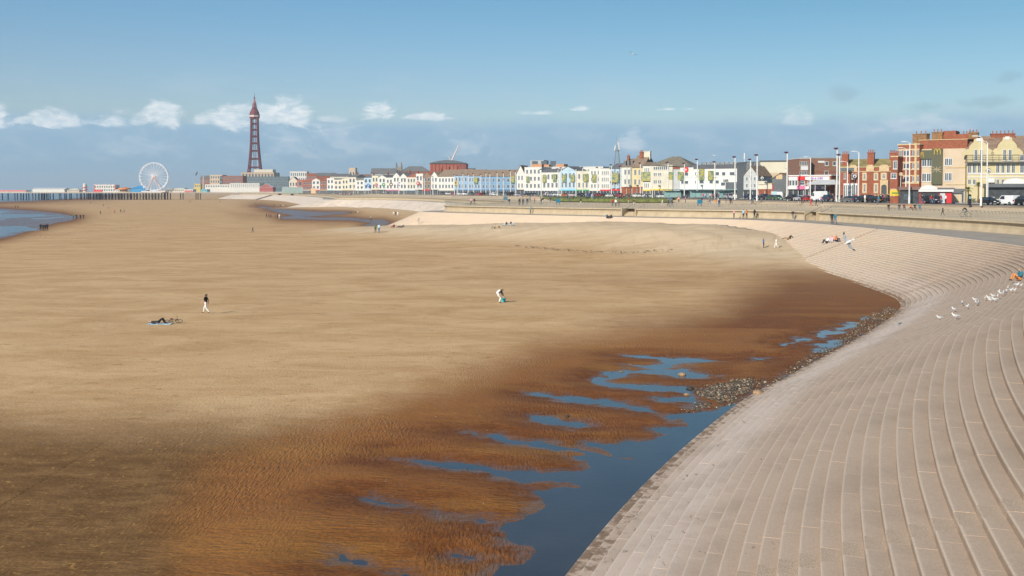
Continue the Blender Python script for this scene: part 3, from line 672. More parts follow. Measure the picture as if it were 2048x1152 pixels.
# lawn on the broad middle of the headland, seaward of the street
mb = MB(); lawn = [G(1085, 392.8, ZT), G(1170, 391.6, ZT), G(1330, 394.8, ZT), G(1345, 398.6, ZT), G(1250, 398.4, ZT), G(1120, 397.2, ZT)]
mb.slab(lawn, ZT-.9, ZT+.06); tag(mb.build('lawn', grass), kind='structure')
strip_mesh('road', [O[6.5], O[15]], [ZT+.002, ZT+.002], M('asphalt', (.055,.055,.056), .9, .2, .8), 'structure', 2, s_a, s_b)
mark = M('road_paint', (.75,.75,.72))
LN = [outer(UP, d) for d in (10.65, 10.8)]
for i in range(int(s_a/STEP), int(par_at(31)/STEP), 14):
    pass
strip_mesh('road_centre_line', LN, [ZT+.008, ZT+.008], mark, 'structure', 2, s_a, s_b)
strip_mesh('pavement', [O[15], O[15]*.98+O[19]*.02, O[19]], [ZT-.02, ZT+.12, ZT+.12], M('pavement_slabs', (.36,.33,.29), .9, .1, .6), 'structure', 2, s_a, s_b)
# ------------------------------------------------------------------ buildings
ST = [(400,1450),(560,1200),(650,950),(760,800),(850,700),(910,640),(1030,570),(1160,500),(1240,455),(1360,400),(1486,352),(1577,315),(1680,282),(1790,262),(1840,252),(1930,240),(2048,228),(2300,200)]
def ystreet(px): return float(np.interp(px, [a for a, b in ST], [b for a, b in ST]))
white = M('render_white', (.62,.60,.555), .8, .06, .4); cream = M('render_cream', (.60,.55,.45), .8, .07, .4); yellow = M('render_yellow', (.56,.475,.275), .8, .08, .4)
tan = M('render_tan', (.53,.42,.30), .8, .06, .4); redb = M('brick_red', (.265,.085,.045), .85, .2, 2); brownb = M('brick_brown', (.235,.125,.085), .85, .2, 2)
blue = M('render_blue', (.16,.29,.44), .8, .08, .4); paleblue = M('render_pale_blue', (.40,.52,.61), .8, .07, .4); grey = M('render_grey', (.45,.46,.46), .8, .08, .4)
slate = M('roof_slate', (.15,.145,.145), .7, .2, 1); browntile = M('roof_brown', (.235,.165,.115), .85, .22, 1); moss = M('roof_mossy', (.255,.205,.085), .9, .3, .6); redtile = M('roof_red', (.36,.12,.07), .85, .2, 1)
dark = M('shop_dark', (.055,.06,.065), .4, .25, 1.2); darkgrey = M('clad_darkgrey', (.11,.12,.13), .6, .12, .6); olive = M('panel_olive', (.085,.085,.045), .6, .06, .6)
glass = M('window_glass', (.085,.105,.125), .12, .3, 2.5, spec=.8); frm = M('window_frame_white', (.64,.63,.61), .5, .03); stone = M('stone_dressing', (.55,.41,.24), .85, .12, 2)
red = M('sign_red', (.62,.035,.04), .5, .08); pink = M('sign_pink', (.62,.16,.30), .5, .08); purple = M('sign_purple', (.22,.09,.42), .5, .08); green = M('sign_green', (.06,.33,.14), .5, .1)
orange = M('sign_orange', (.70,.24,.06), .5, .1); tealm = M('sign_teal', (.10,.42,.50), .5, .1); yel = M('sign_yellow', (.66,.46,.05), .5, .05); signw = M('sign_white', (.66,.65,.64), .5, .03)
black = M('paint_black', (.02,.02,.022), .4, .1); pot = M('chimney_pot', (.30,.12,.07), .8, .2); steelw = M('mast_white', (.68,.67,.64), .45, .03); tealg = M('glass_teal', (.22,.36,.36), .25, .15)
_wc = {}
def win_mesh(w, h, bars):
    k = (round(w, 2), round(h, 2), bars)
    if k not in _wc:
        t = min(.11, w*.12); mb = MB()
        mb.box(0, w, -.07, .0, 0, t); mb.box(0, w, -.07, .0, h-t, h); mb.box(0, t, -.07, .0, t, h-t); mb.box(w-t, w, -.07, .0, t, h-t)
        if bars & 1: mb.box(w/2-t*.35, w/2+t*.35, -.055, .0, t, h-t)
        if bars & 2: mb.box(t, w-t, -.05, .0, h*.62-t*.3, h*.62+t*.3)
        mb.box(-.06, w+.06, -.13, 0, -.09, -.005)
        f = mb.mesh('window', frm); mb = MB(); mb.box(t, w-t, -.03, .02, t, h-t); _wc[k] = (f, mb.mesh('pane', glass))
    return _wc[k]
NWIN = [0]
class Bld:
    def __init__(s, name, label, px0, px1, ytop, wall=white, Y=None, skew=.5, depth=11, cat='building', z0=ZT, base_px=None):
        mid = (px0+px1)/2; s.Yc = Y or ystreet(mid)
        dy = (ystreet(px0)-ystreet(px1))*skew if Y is None or skew else 0
        s.YA, s.YB = s.Yc+dy/2, s.Yc-dy/2
        A = Vector((XA(px0, s.YA), s.YA, 0)); B = Vector((XA(px1, s.YB), s.YB, 0)); s.A, s.B = A, B
        s.L = (B-A).length; s.rz = math.atan2(B.y-A.y, B.x-A.x); s.z0 = z0; s.D = depth
        s.h = P3(mid, ytop, s.Yc)[2]-z0; s.wall = wall
        s.root = thing(name, label, cat, (A.x, A.y, z0), s.rz); s.label = label
    def at(s, px, py):
        """local x, z on the front for a pixel of the photograph"""
        d = ray(px, py); a, b = s.A, s.B-s.A
        det = d[0]*(-b.y)-d[1]*(-b.x); t = (a.x*(-b.y)-a.y*(-b.x))/det
        X, Y, Z = d[0]*t, d[1]*t, H+d[2]*t
        return (Vector((X, Y, 0))-a).dot(b)/b.length, Z-s.z0
    def part(s, name, mb, mat, parent=None, smooth=False): return mb.build(name, mat, parent or s.root, smooth)
    def walls(s, h=None, mat=None, x0=0, x1=None, y0=0, y1=None, z0=-.4, name='wall'):
        mb = MB(); mb.box(x0, s.L if x1 is None else x1, y0, s.D if y1 is None else y1, z0, s.h if h is None else h, 0, False)
        return s.part(name, mb, mat or s.wall)
    def rect(s, px0, py0, px1, py1, mat, name, out=.12, back=.05, parent=None):
        x0, z1 = s.at(px0, py0); x1, z0 = s.at(px1, py1); mb = MB(); mb.box(x0, x1, -out, back, z0, z1); return s.part(name, mb, mat, parent)
    def win(s, px0, py0, px1, py1, bars=3, out=0.0):
        x0, z1 = s.at(px0, py0); x1, z0 = s.at(px1, py1); s.winl(x0, z0, x1-x0, z1-z0, bars, -out)
    def winl(s, x, z, w, h, bars=3, y=0.0, rz=0.0):
        f, p = win_mesh(max(w, .4), max(h, .4), bars); o = put('window', f, s.root, (x, y, z), rz); put('pane', p, o); NWIN[0] += 1
    def grid(s, floors, bays, z0=None, z1=None, x0=.5, x1=None, w=None, h=None, bars=3, side=0, skip=()):
        if not bays: return
        x1 = s.L-.5 if x1 is None else x1; z0 = 3.4 if z0 is None else z0; z1 = s.h-.5 if z1 is None else z1
        fh = (z1-z0)/floors; bw = (x1-x0)/bays; w = w or bw*.55; h = h or fh*.6
        for f in range(floors):
            for b in range(bays):
                if (f, b) in skip: continue
                s.winl(x0+bw*(b+.5)-w/2, z0+fh*(f+.5)-h/2, w, h, bars)
        if side:      # windows on the flank the view shows
            for f in range(floors):
                for b in range(side):
                    yy = s.D*(b+.5)/side
                    if s.A.x > 0: s.winl(0, z0+fh*(f+.5)-h/2, w, h, bars, yy+w/2, -PI/2)
                    else: s.winl(s.L, z0+fh*(f+.5)-h/2, w, h, bars, yy-w/2, PI/2)
    def bay_fronts(s, floors, xs, w, z0, z1, mat=None, depth=.8):
        """canted bays standing out of the front, with their own windows"""
        for x in xs:
            mb = MB(); mb.slab([(x, .02), (x+w*.22, -depth), (x+w*.78, -depth), (x+w, .02)], z0, z1); b = s.part('bay', mb, mat or s.wall)
            fh = (z1-z0)/floors
            for f in range(floors):
                wn = w*.44; f_, p_ = win_mesh(wn, fh*.55, 1); o = put('window', f_, b, (x+w*.28, -depth, z0+fh*f+fh*.28)); put('pane', p_, s.root, (0,0,0)) if False else None
                q = put('pane', p_, s.root, (x+w*.28, -depth-.02, z0+fh*f+fh*.28))
    def flat(s, mat=None, cap=None, h=None):
        h = h or s.h; mb = MB(); o = .10
        mb.box(-o, s.L+o, -o, .3, h, h+.28); mb.box(-o, s.L+o, s.D-.3, s.D+o, h, h+.28); mb.box(-o, .3, .3, s.D-.3, h, h+.28); mb.box(s.L-.3, s.L+o, .3, s.D-.3, h, h+.28)
        s.part('parapet', mb, cap or s.wall); mb = MB(); mb.box(.3, s.L-.3, .3, s.D-.3, h-.05, h+.05); s.part('roof', mb, mat or slate)
    def gable(s, rise, mat=browntile, o=.35, hip=0.0, h=None, x0=0, x1=None):
        h = h or s.h; x1 = s.L if x1 is None else x1; D = s.D; mb = MB(); k = hip*(x1-x0)
        vs = [(x0-o, -o, h-.05), (x1+o, -o, h-.05), (x1+o, D+o, h-.05), (x0-o, D+o, h-.05), (x0-o*(k == 0)+k, D/2, h+rise), (x1+o*(k == 0)-k, D/2, h+rise)]
        mb.add(vs, [(0,1,5,4), (2,3,4,5), (1,2,5), (3,0,4), (3,2,1,0)]); r = s.part('roof', mb, mat)
        if not k:
            for xx in (x0+.02, x1-.02):
                mb = MB(); mb.add([(xx-.05,0,h-.06),(xx-.05,D,h-.06),(xx-.05,D/2,h+rise-.12),(xx+.05,0,h-.06),(xx+.05,D,h-.06),(xx+.05,D/2,h+rise-.12)], [(0,1,2),(5,4,3),(0,2,5,3),(1,4,5,2)]); s.part('gable_wall', mb, s.wall)
        return r
    def gable_front(s, rise, mat=browntile, x0=0, x1=None, h=None, y0=0, d=None, wallmat=None):
        h = h or s.h; x1 = s.L if x1 is None else x1; d = d or s.D; xm = (x0+x1)/2; o = .3
        mb = MB(); mb.prism([(x0, h-.06), (x1, h-.06), (xm, h+rise-.1)], y0+.0, y0+.25); s.part('gable_wall', mb, wallmat or s.wall)
        mb = MB(); mb.add([(x0-o,y0-o,h-.2),(xm,y0-o,h+rise),(x1+o,y0-o,h-.2),(x0-o,y0+d,h-.2),(xm,y0+d,h+rise),(x1+o,y0+d,h-.2),(x0-o,y0-o,h-.4),(xm,y0-o,h+rise-.2),(x1+o,y0-o,h-.4),(x0-o,y0+d,h-.4),(xm,y0+d,h+rise-.2),(x1+o,y0+d,h-.4)],
               [(0,1,4,3),(1,2,5,4),(6,9,10,7),(7,10,11,8),(0,6,7,1),(1,7,8,2),(3,4,10,9),(4,5,11,10),(0,3,9,6),(2,8,11,5)]); s.part('roof', mb, mat)
    def chimney(s, x, y, z0, h, w=.9, d=.6, pots=3, mat=redb):
        mb = MB(); mb.box(x-w/2, x+w/2, y-d/2, y+d/2, z0, z0+h-.25); mb.box(x-w/2-.09, x+w/2+.09, y-d/2-.09, y+d/2+.09, z0+h-.25, z0+h); c = s.part('chimney', mb, mat)
        for i in range(pots):
            mb = MB(); xx = x-w/2+w*(i+.5)/pots; mb.lathe([(.13,z0+h),(.10,z0+h+.55),(.13,z0+h+.6),(.13,z0+h+.7)], 7, (xx, y, 0)); mb.build('chimney_pot', pot, c)
    def shop(s, fascia=None, h=3.0, x0=.15, x1=None, out=.25, mat=None, canopy=None):
        x1 = s.L-.15 if x1 is None else x1; mb = MB(); mb.box(x0, x1, -out, .02, -.3, h-.62); r = s.part('shopfront', mb, mat or dark)
        n = max(2, int((x1-x0)/1.6))
        for i in range(n+1):
            xx = x0+(x1-x0)*i/n; mb = MB(); mb.box(xx-.06, xx+.06, -out-.05, -out+.02, -.3, h-.62); mb.build('mullion', frm if i % 2 else signw, r)
        if fascia: mb = MB(); mb.box(x0-.05, x1+.05, -out-.12, .03, h-.6, h); s.part('fascia', mb, fascia)
        if canopy: mb = MB(); mb.prism([(x0, h-.75), (x1, h-.75), (x1, h-.62), (x0, h-.62)], -out-1.6, -out-.13); s.part('canopy', mb, canopy)
    def text(s, txt, px0, py0, py1, mat, px1=None, out=.16, name='lettering'):
        x0, z1 = s.at(px0, py0); x1, z0 = s.at(px1 or px0, py1)
        cu = bpy.data.curves.new('lettering', 'FONT'); cu.body = txt; cu.size = (z1-z0)*1.38; cu.extrude = .02; cu.offset = .02; cu.materials.append(mat); cu.resolution_u = 2
        o = put(name, cu, s.root, (x0, -out, z0)); o.rotation_euler = (PI/2, 0, 0)
        if px1:
            n = max(len(txt), 1)*.62*cu.size; o.scale = ((x1-x0)/n, 1, 1)
        return o
panelmats = None
def art_material():
    mt = bpy.data.materials.new('illumination_panel'); mt.use_nodes = True; n = NT(mt.node_tree)
    tc = n.n('ShaderNodeTexCoord'); oi = n.n('ShaderNodeObjectInfo')
    v = n.n('ShaderNodeVectorMath', operation='ADD'); n.set(v.inputs[0], tc.outputs['Object']); 
    cmb = n.n('ShaderNodeCombineXYZ', i_0=n.m('MULTIPLY', oi.outputs['Random'], 40)); n.set(v.inputs[1], cmb.outputs[0])
    f = n.noise(v.outputs[0], .75, 2, .5); g = n.noise(v.outputs[0], 1.6, 2, .5)
    c = n.mix(n.rng(f, .42, .5), (.10,.20,.10), (.40,.33,.07)); c = n.mix(n.rng(g, .55, .6), c, (.10,.22,.25)); c = n.mix(n.rng(g, .40, .36), c, (.42,.20,.14))
    b = n.n('ShaderNodeBsdfPrincipled'); n.set(b.inputs['Base Color'], c); n.set(b.inputs['Roughness'], .5); n.t.links.new(b.outputs[0], n.n('ShaderNodeOutputMaterial').inputs[0]); return mt
ART = art_material()
def art_panel(B, px0, py0, px1, py1, label, out=.9):
    """framed illumination panel hung on brackets in front of a building"""
    x0, z1 = B.at(px0, py0); x1, z0 = B.at(px1, py1); w, h = x1-x0, z1-z0
    p = B.root.matrix_basis @ Vector((x0, -out, z0)) if False else Vector((B.A.x+math.cos(B.rz)*x0+math.sin(B.rz)*out, B.A.y+math.sin(B.rz)*x0-math.cos(B.rz)*out, B.z0+z0))
    r = thing('display_panel', label, 'display panel', p, B.rz, 'patterned display panels in front of the hotels')
    mb = MB(); mb.box(.12, w-.12, -.03, .06, .12, h-.12); mb.build('picture', ART, r)
    mb = MB(); mb.box(0, w, -.08, .08, 0, .115); mb.box(0, w, -.08, .08, h-.115, h); mb.box(0, .115, -.08, .08, .12, h-.12); mb.box(w-.115, w, -.08, .08, .12, h-.12); mb.build('frame', M('panel_frame', (.16,.22,.08), .5), r)
    mb = MB(); mb.tube([(w*.25,.08,h*.7),(w*.25,out,h*.7)], .04, 4); mb.tube([(w*.75,.08,h*.7),(w*.75,out,h*.7)], .04, 4); mb.tube([(w*.5,.08,h*.3),(w*.5,out,h*.3)], .04, 4); mb.build('bracket', railmat, r)

# --- nearest block: gabled yellow hotel
def px8(x, y): return 1780+x/5.76, 240+y/5.76
def px7(x, y): return 1560+x/6.4, 240+y/6.4
def px6(x, y): return 1340+x/6.78, 270+y/6.78
def px5(x, y): return 1100+x/6.83, 270+y/6.83
def px4(x, y): return 860+x/6.83, 270+y/6.83
def px3(x, y): return 620+x/6.83, 270+y/6.83
def px2(x, y): return 380+x/4.876, 180+y/4.876
def px1(x, y): return x/4.876, 180+y/4.876
def yellow_hotel():
    B = Bld('gabled_hotel', 'yellow hotel with two curved Dutch gables, iron balcony and long dark shopfront', 1934, 2130, 309, yellow, Y=236, skew=.25, depth=12)
    B.walls(); B.gable(4.6, browntile, o=.1)
    for cx, ty, lab in ((1020, 205, 0), (1350, 185, 1)):
        x, zt = B.at(*px8(cx, ty)); e = B.h; k = zt-e; pts = []
        for a, b in ((-3.6,0),(-3.5,.14),(-2.8,.32),(-2.3,.36),(-2.1,.55),(-1.5,.72),(-1.15,.78),(-1.0,.97),(1.0,.97),(1.15,.78),(1.5,.72),(2.1,.55),(2.3,.36),(2.8,.32),(3.5,.14),(3.6,0)): pts.append((x+a*.95, e-.02+b*k))
        mb = MB(); mb.prism(pts, -.12, .3); g = B.part('dutch_gable', mb, yellow)
        mb = MB(); mb.prism([(x+(a-x)*1.0, b+.10) for a, b in pts[3:13]] + [(x+(a-x)*1.0, b-.05) for a, b in reversed(pts[3:13])], -.2, .32); mb.build('coping', redb, g)
        B.rect(*px8(cx-25, ty+5), *px8(cx+25, ty+42), signw, 'sign_plate', .25, .05)
        for dx in (-32, 32): B.win(*px8(cx+dx-18, 340), *px8(cx+dx+18, 470), 1, .12)
    for cx in (915, 970, 1030, 1240, 1300, 1362, 1420): B.win(*px8(cx-20, 505), *px8(cx+20, 612), 1)
    for cx in (915, 970, 1240, 1300, 1362): B.win(*px8(cx-18, 682), *px8(cx+18, 742), 1)
    for cx in (1520, 1620, 1720): B.win(*px8(cx-25, 505), *px8(cx+25, 612), 1); B.win(*px8(cx-25, 400), *px8(cx+25, 470), 1)
    for y0, y1 in ((618, 628), (655, 664)):
        mb = MB(); z1 = B.at(*px8(1000, y0))[1]; z0 = B.at(*px8(1000, y1))[1]; mb.box(-.05, B.L, -.14, .02, z0, z1); B.part('string_course', mb, signw)
    # balcony
    zb = B.at(*px8(1000, 482))[1]; mb = MB(); mb.box(-.6, B.L, -1.25, 0, zb-.22, zb); b = B.part('balcony', mb, slate)
    for i in range(int(B.L/1.4)):
        mb = MB(); mb.tube([(-.5+i*1.4, -1.2, zb), (-.5+i*1.4, -1.2, zb+1.35)], .035, 4); mb.build('baluster', black, b)
    for hz in (.5, .95, 1.35): mb = MB(); mb.tube([(-.6, -1.2, zb+hz), (B.L, -1.2, zb+hz)], .035, 4); mb.build('balcony_rail', black, b)
    # shopfront canopy with signs
    z1 = B.at(*px8(1300, 735))[1]; z0 = B.at(*px8(1300, 775))[1]
    mb = MB(); mb.prism([(3.4, z0), (B.L, z0), (B.L, z1), (3.4, z1)], -3.2, .0); B.part('canopy', mb, darkgrey)
    mb = MB(); mb.box(3.6, B.L, -2.2, .02, -.3, z0-.02); sh = B.part('shopfront', mb, dark)
    for i in range(14):
        mb = MB(); x = 4.2+i*.9; mb.ctr((x, -2.7+(i % 3)*.15, .55+(i % 2)*.3), .55, .5, .9 if i % 2 else .6); mb.build('stall_goods', [orange, signw, tan, red, yel][i % 5], sh)
    for i in range(5):
        x0 = 4.4+i*2.2; mb = MB(); mb.box(x0, x0+1.7, -3.28, -3.2, z1+.05, z1+.4); 
    x0, zc = B.at(*px8(1410, 700)); pts = [(x0+2.6*math.cos(a), z1+1.25*math.sin(a)) for a in np.linspace(0, PI, 9)]
    mb = MB(); mb.prism(pts, -3.0, -2.7); B.part('arched_sign', mb, signw)
    mb = MB(); w0 = B.at(*px8(1105, 670)); w1 = B.at(*px8(1200, 720)); mb.box(w0[0], w1[0], -.6, -.45, w1[1], w0[1]); B.part('sign_board', mb, signw)
    x, z = B.at(*px8(1350, 205)); B.chimney(x+.2, 6, B.h+2.5, z-B.h-1.2, 5.2, 1.2, 6, redb)
    x, z = B.at(*px8(1160, 210)); B.chimney(x, 5.5, B.h+2.2, z-B.h-2.2, 3.4, 1.2, 0, redb)
    return B
yellow_hotel()

def burger_block():
    B = Bld('corner_restaurant', 'tan three storey restaurant with olive panel and yellow arches under a brick attic', 1838, 1930, 297.5, tan, Y=243, skew=.45, depth=13)
    B.walls()
    zt = B.at(*px8(700, 270))[1]; za = B.at(*px8(600, 335))[1]
    mb = MB(); mb.box(-.2, B.L+.25, .7, B.D, B.h-.02, zt+.9); B.part('attic_wall', mb, redb)
    mb = MB(); mb.box(-.3, B.L+.35, .55, B.D+.1, zt+.9, zt+1.05); B.part('coping', mb, stone)
    mb = MB(); mb.box(B.L*.44, B.L*.72, 4, 9, zt+1.06, zt+3.2); B.part('roof_house', mb, redb)
    mb = MB(); mb.box(B.L*.70, B.L*1.0, 3, 9, zt+1.06, zt+2.3); B.part('roof_house', mb, redb)
    for x, y, w, top, pots in ((512, 4, 3.0, 130, 3), (840, 7, 3.2, 145, 4), (940, 2.6, 2.6, 138, 3)):
        xx, zz = B.at(*px8(x, top)); B.chimney(xx, y, zt+1.0, zz-zt-1.0, w*.8, 1.4, pots, M('brick_ochre', (.24,.13,.06), .9, .25, 2))
    # olive fascia panels with arches
    B.rect(*px8(335, 350), *px8(487, 448), olive, 'sign_panel', .5, .05); B.rect(*px8(487, 330), *px8(603, 740), olive, 'sign_panel', .62, .05)
    def arches(cx0, cy0, cx1, cy1, out):
        x0, z1 = B.at(*px8(cx0, cy0)); x1, z0 = B.at(*px8(cx1, cy1)); w, h = x1-x0, z1-z0; mb = MB()
        for k in (0, 1):
            cx = x0+w*(.27+.46*k); pts = [(cx+w*.235*-math.cos(a), -out, z0+h*max(0, math.sin(a))**.75) for a in np.linspace(0, PI, 13)]
            mb.tube(pts, w*.055, 5)
        B.part('arches_emblem', mb, yel)
    arches(515, 335, 590, 398, .72); arches(355, 372, 395, 436, .6)
    for r in ((367,452,483,535),(367,613,473,710),(630,440,718,525),(630,608,714,703)): 
        B.win(*px8(r[0], r[1]), *px8((r[0]+r[2])/2, r[3]), 1); B.win(*px8((r[0]+r[2])/2, r[1]), *px8(r[2], r[3]), 1)
    mb = MB(); x0, z1 = B.at(*px8(487, 538)); x1, z0 = B.at(*px8(600, 606))
    for a, b in (((x0,z0),(x1,z1)), ((x0,z1),(x1,z0)), (((x0+x1)/2,z0),((x0+x1)/2,z1)), ((x0,(z0+z1)/2),(x1,(z0+z1)/2))): mb.tube([(a[0], -.66, a[1]), (b[0], -.66, b[1])], .10, 4)
    B.part('panel_pattern', mb, M('pattern_tan', (.36,.30,.20)))
    for y in (545, 740): 
        z = B.at(*px8(700, y))[1]; mb = MB(); mb.box(B.at(*px8(640, y))[0], B.L, -.16, .02, z-.12, z+.12); B.part('string_course', mb, stone)
    B.shop(darkgrey, 3.2)
    return B
burger_block()
def brick_corner():
    B = Bld('brick_flats', 'red brick four storey corner flats with cream bands and white windows', 1795, 1838, 290, redb, Y=247, skew=.5, depth=14)
    B.walls(); B.flat(slate, stone)
    for y0, y1 in ((335,350),(415,430),(480,497),(565,578),(635,648),(715,735)):
        z1 = B.at(*px8(150, y0))[1]; z0 = B.at(*px8(150, y1))[1]; mb = MB(); mb.box(-.08, B.L+.02, -.10, .01, z0, z1); B.part('string_course', mb, stone)
    mb = MB(); x0, z0 = B.at(*px8(284, 715)); x1, _ = B.at(*px8(308, 715)); mb.box(x0, x1, -.25, .0, z0, B.h+.4); B.part('pilaster', mb, stone)
    for y0, y1 in ((352,415),(500,562),(650,712)):
        for x0, x1 in ((105,140),(155,225),(258,290),(312,335)): B.win(*px8(x0, y0), *px8(x1, y1), 1)
    x, z = B.at(*px8(275, 155)); B.chimney(x+.2, 3, B.h, z-B.h, 3.6, 1.5, 3, M('brick_ochre', (.24,.13,.06)))
    B.shop(yel, 3.4, mat=redb)
    A = Bld('brick_annexe', 'lower red brick annexe with one white bay window beside the corner flats', 1781, 1795, 314, redb, Y=246, skew=.4, depth=9)
    A.walls(); A.flat(slate, stone); A.win(*px8(38, 470), *px8(84, 565), 1, .0); A.win(*px8(12, 610), *px8(75, 675), 3)
    A.shop(stone, 3.2, mat=tan)
brick_corner()
def brick_pub():
    B = Bld('brick_pub', 'long red brick pub with stone dressings, mossy roof and four chimneys', 1680, 1786, 334.5, redb, Y=262, skew=.35, depth=11)
    B.walls(); zr = B.at(*px7(1100, 490))[1]; B.gable(zr-B.h, moss, .2)
    mb = MB(); mb.box(-.1, B.L+.1, -.16, .32, B.h-.05, B.h+.16); B.part('parapet', mb, stone)
    z = B.at(*px7(1100, 660))[1]; mb = MB(); mb.box(0, B.L, -.10, .01, z-.1, z+.1); B.part('string_course', mb, stone)
    for x, top, w in ((820,440,80),(1150,418,82),(1390,418,64),(1450,432,46)):
        xx, zz = B.at(*px7(x, top)); B.chimney(xx, 1.6 if x < 1300 else 5, B.h-.5, zz-B.h+.6, w/6.4*262/2048, 1.1, 4, redb)
    for cx, ty in ((1155, 572), (1335, 572), (940, 575)):
        x, z = B.at(*px7(cx, ty)); zb = B.at(*px7(cx, 660))[1]; mb = MB(); w = .95 if cx != 1335 else 1.2
        mb.prism([(x-w, zb), (x+w, zb), (x+w, z-.5), (x+w*.55, z), (x-w*.55, z), (x-w, z-.5)], -.2, .2); B.part('carved_stone_panel', mb, stone)
    for x0, y0, x1, y1 in ((1062,682,1104,768),(1208,682,1250,768),(1298,682,1358,758),(1425,682,1485,758),(1062,815,1104,930),(1208,815,1250,930)):
        B.rect(*px7(x0-8, y0-8), *px7(x1+8, y1+8), stone, 'stone_surround', .08, .03); 
        w = (x1-x0)*.62; B.win(*px7((x0+x1)/2-w/2, y0+6), *px7((x0+x1)/2+w/2, y1-8), 3, .09)
    x0, z1 = B.at(*px7(1285, 770)); x1, z0 = B.at(*px7(1385, 900)); mb = MB(); mb.box(x0, x1, -.35, .02, -.3, z1); B.part('door_surround', mb, stone)
    xm = (x0+x1)/2; r = (x1-x0)*.34; zc = z1-1.6; pts = [(xm-r, -.25), (xm+r, -.25)] + [(xm+r*math.cos(a), zc+r*.7*math.sin(a)) for a in np.linspace(0, PI, 9)]
    mb = MB(); mb.prism(pts, -.40, -.2); B.part('door', mb, dark)
    x, z0 = B.at(*px7(1393, 900)); mb = MB(); mb.tube([(x, -.12, -.2), (x, -.12, B.h-1.2)], .09, 5); B.part('drainpipe', mb, dark)
    B.rect(*px7(768, 612), *px7(950, 655), darkgrey, 'sign_board', .3, .02)
    for i in range(9): B.win(*px7(822+i*20, 815), *px7(838+i*20, 930), 2, .55) if False else None
    mb = MB(); x0, z1 = B.at(*px7(822, 812)); x1, _ = B.at(*px7(1000, 812)); mb.box(x0, x1, -.7, .0, -.3, z1); bb = B.part('ground_bay', mb, frm)
    for i in range(7):
        w = (x1-x0)/7; f_, p_ = win_mesh(w*.7, z1-1.2, 2); o = put('window', f_, B.root, (x0+w*(i+.15), -.72, .8)); put('pane', p_, o)
    for x in (830, 930, 970): B.win(*px7(x-12, 685), *px7(x+12, 755), 1)
brick_pub()
def chip_shop():
    B = Bld('chip_shop', 'red and white chip shop with purple lettering on two white sign bands', 1577, 1662, 352, redb, Y=284, skew=.35, depth=12)
    B.walls(); B.flat(slate, signw)
    B.rect(*px7(118, 728), *px7(640, 765), signw, 'sign_band', .35, .02); B.rect(*px7(118, 848), *px7(600, 886), signw, 'sign_band', .75, .02)
    B.rect(*px7(235, 722), *px7(330, 768), red, 'sign_centre', .42, .02); B.rect(*px7(235, 842), *px7(345, 888), pink, 'sign_centre', .82, .02)
    B.text('FISH & CHIPS', *px7(395, 734), px7(0, 758)[1], purple, px7(610, 0)[0], .38); B.text('FISH & CHIPS', *px7(405, 852), px7(0, 880)[1], purple, px7(590, 0)[0], .80)
    x0, z1 = B.at(*px7(120, 770)); x1, z0 = B.at(*px7(235, 845)); mb = MB(); mb.box(x0, x1, -.2, .0, z0, z1); B.part('window_wall', mb, signw)
    for i in range(3): w = (x1-x0)/3; f_, p_ = win_mesh(w*.9, z1-z0-.1, 0); o = put('window', f_, B.root, (x0+w*i+.05, -.21, z0+.05)); put('pane', p_, o)
    B.win(*px7(258, 775), *px7(318, 835), 2, .02); B.win(*px7(355, 775), *px7(385, 835), 2)
    B.rect(*px7(420, 766), *px7(650, 846), cream, 'render_panel', .06, .02)
    mb = MB(); x0, z1 = B.at(*px7(520, 765)); xa, z0 = B.at(*px7(400, 828)); xb, _ = B.at(*px7(820, 828)); d = 4.0
    mb.add([(xa,-d,z0),(xb,-d,z0),(xb,.0,z0),(xa,.0,z0),(x0,-d*.4,z1),(xb-2,-d*.4,z1),(x0,0,z1),(xb-2,0,z1)], [(0,1,5,4),(1,2,7,5),(3,0,4,6),(4,5,7,6),(3,2,1,0)]); B.part('canopy_roof', mb, grey)
    for i in range(4): mb = MB(); xx = xa+.4+(xb-xa-.8)*i/3; mb.tube([(xx,-d+.2,-.3),(xx,-d+.2,z0)], .08, 5); B.part('canopy_post', mb, signw)
    B.shop(None, 3.4, out=.4); 
chip_shop()
def brown_gable():
    B = Bld('brown_brick_hotel', 'tall brown brick hotel flank with small white windows above the chip shop', 1619, 1682, 317, brownb, Y=303, skew=.0, depth=16)
    B.walls(); B.flat(slate, M('parapet_grey', (.30,.28,.26)))
    for r in ((575,530,620,585),(675,530,718,585),(568,650,620,710)): B.win(*px7(*r[:2]), *px7(*r[2:]), 0)
    B.rect(*px7(487, 523), *px7(570, 548), signw, 'sign_plate', .12, .02)
    mb = MB(); z = B.at(*px7(500, 665))[1]; mb.box(0, B.L, -.08, .02, z-.1, z+.1); B.part('string_course', mb, redb)
    B2 = Bld('striped_bay_hotel', 'narrow brick hotel front with white vertical window strips beside the brown flank', 1598.5, 1619, 317.5, brownb, Y=300, skew=.0, depth=14)
    B2.walls(); B2.flat(slate, grey)
    for i in range(5): 
        for y0, y1 in ((530,580),(655,700)): B2.win(*px7(252+i*22, y0), *px7(268+i*22, y1), 0)
    B2.rect(*px7(265, 590), *px7(358, 642), signw, 'sign_panel', .2, .02)
brown_gable()
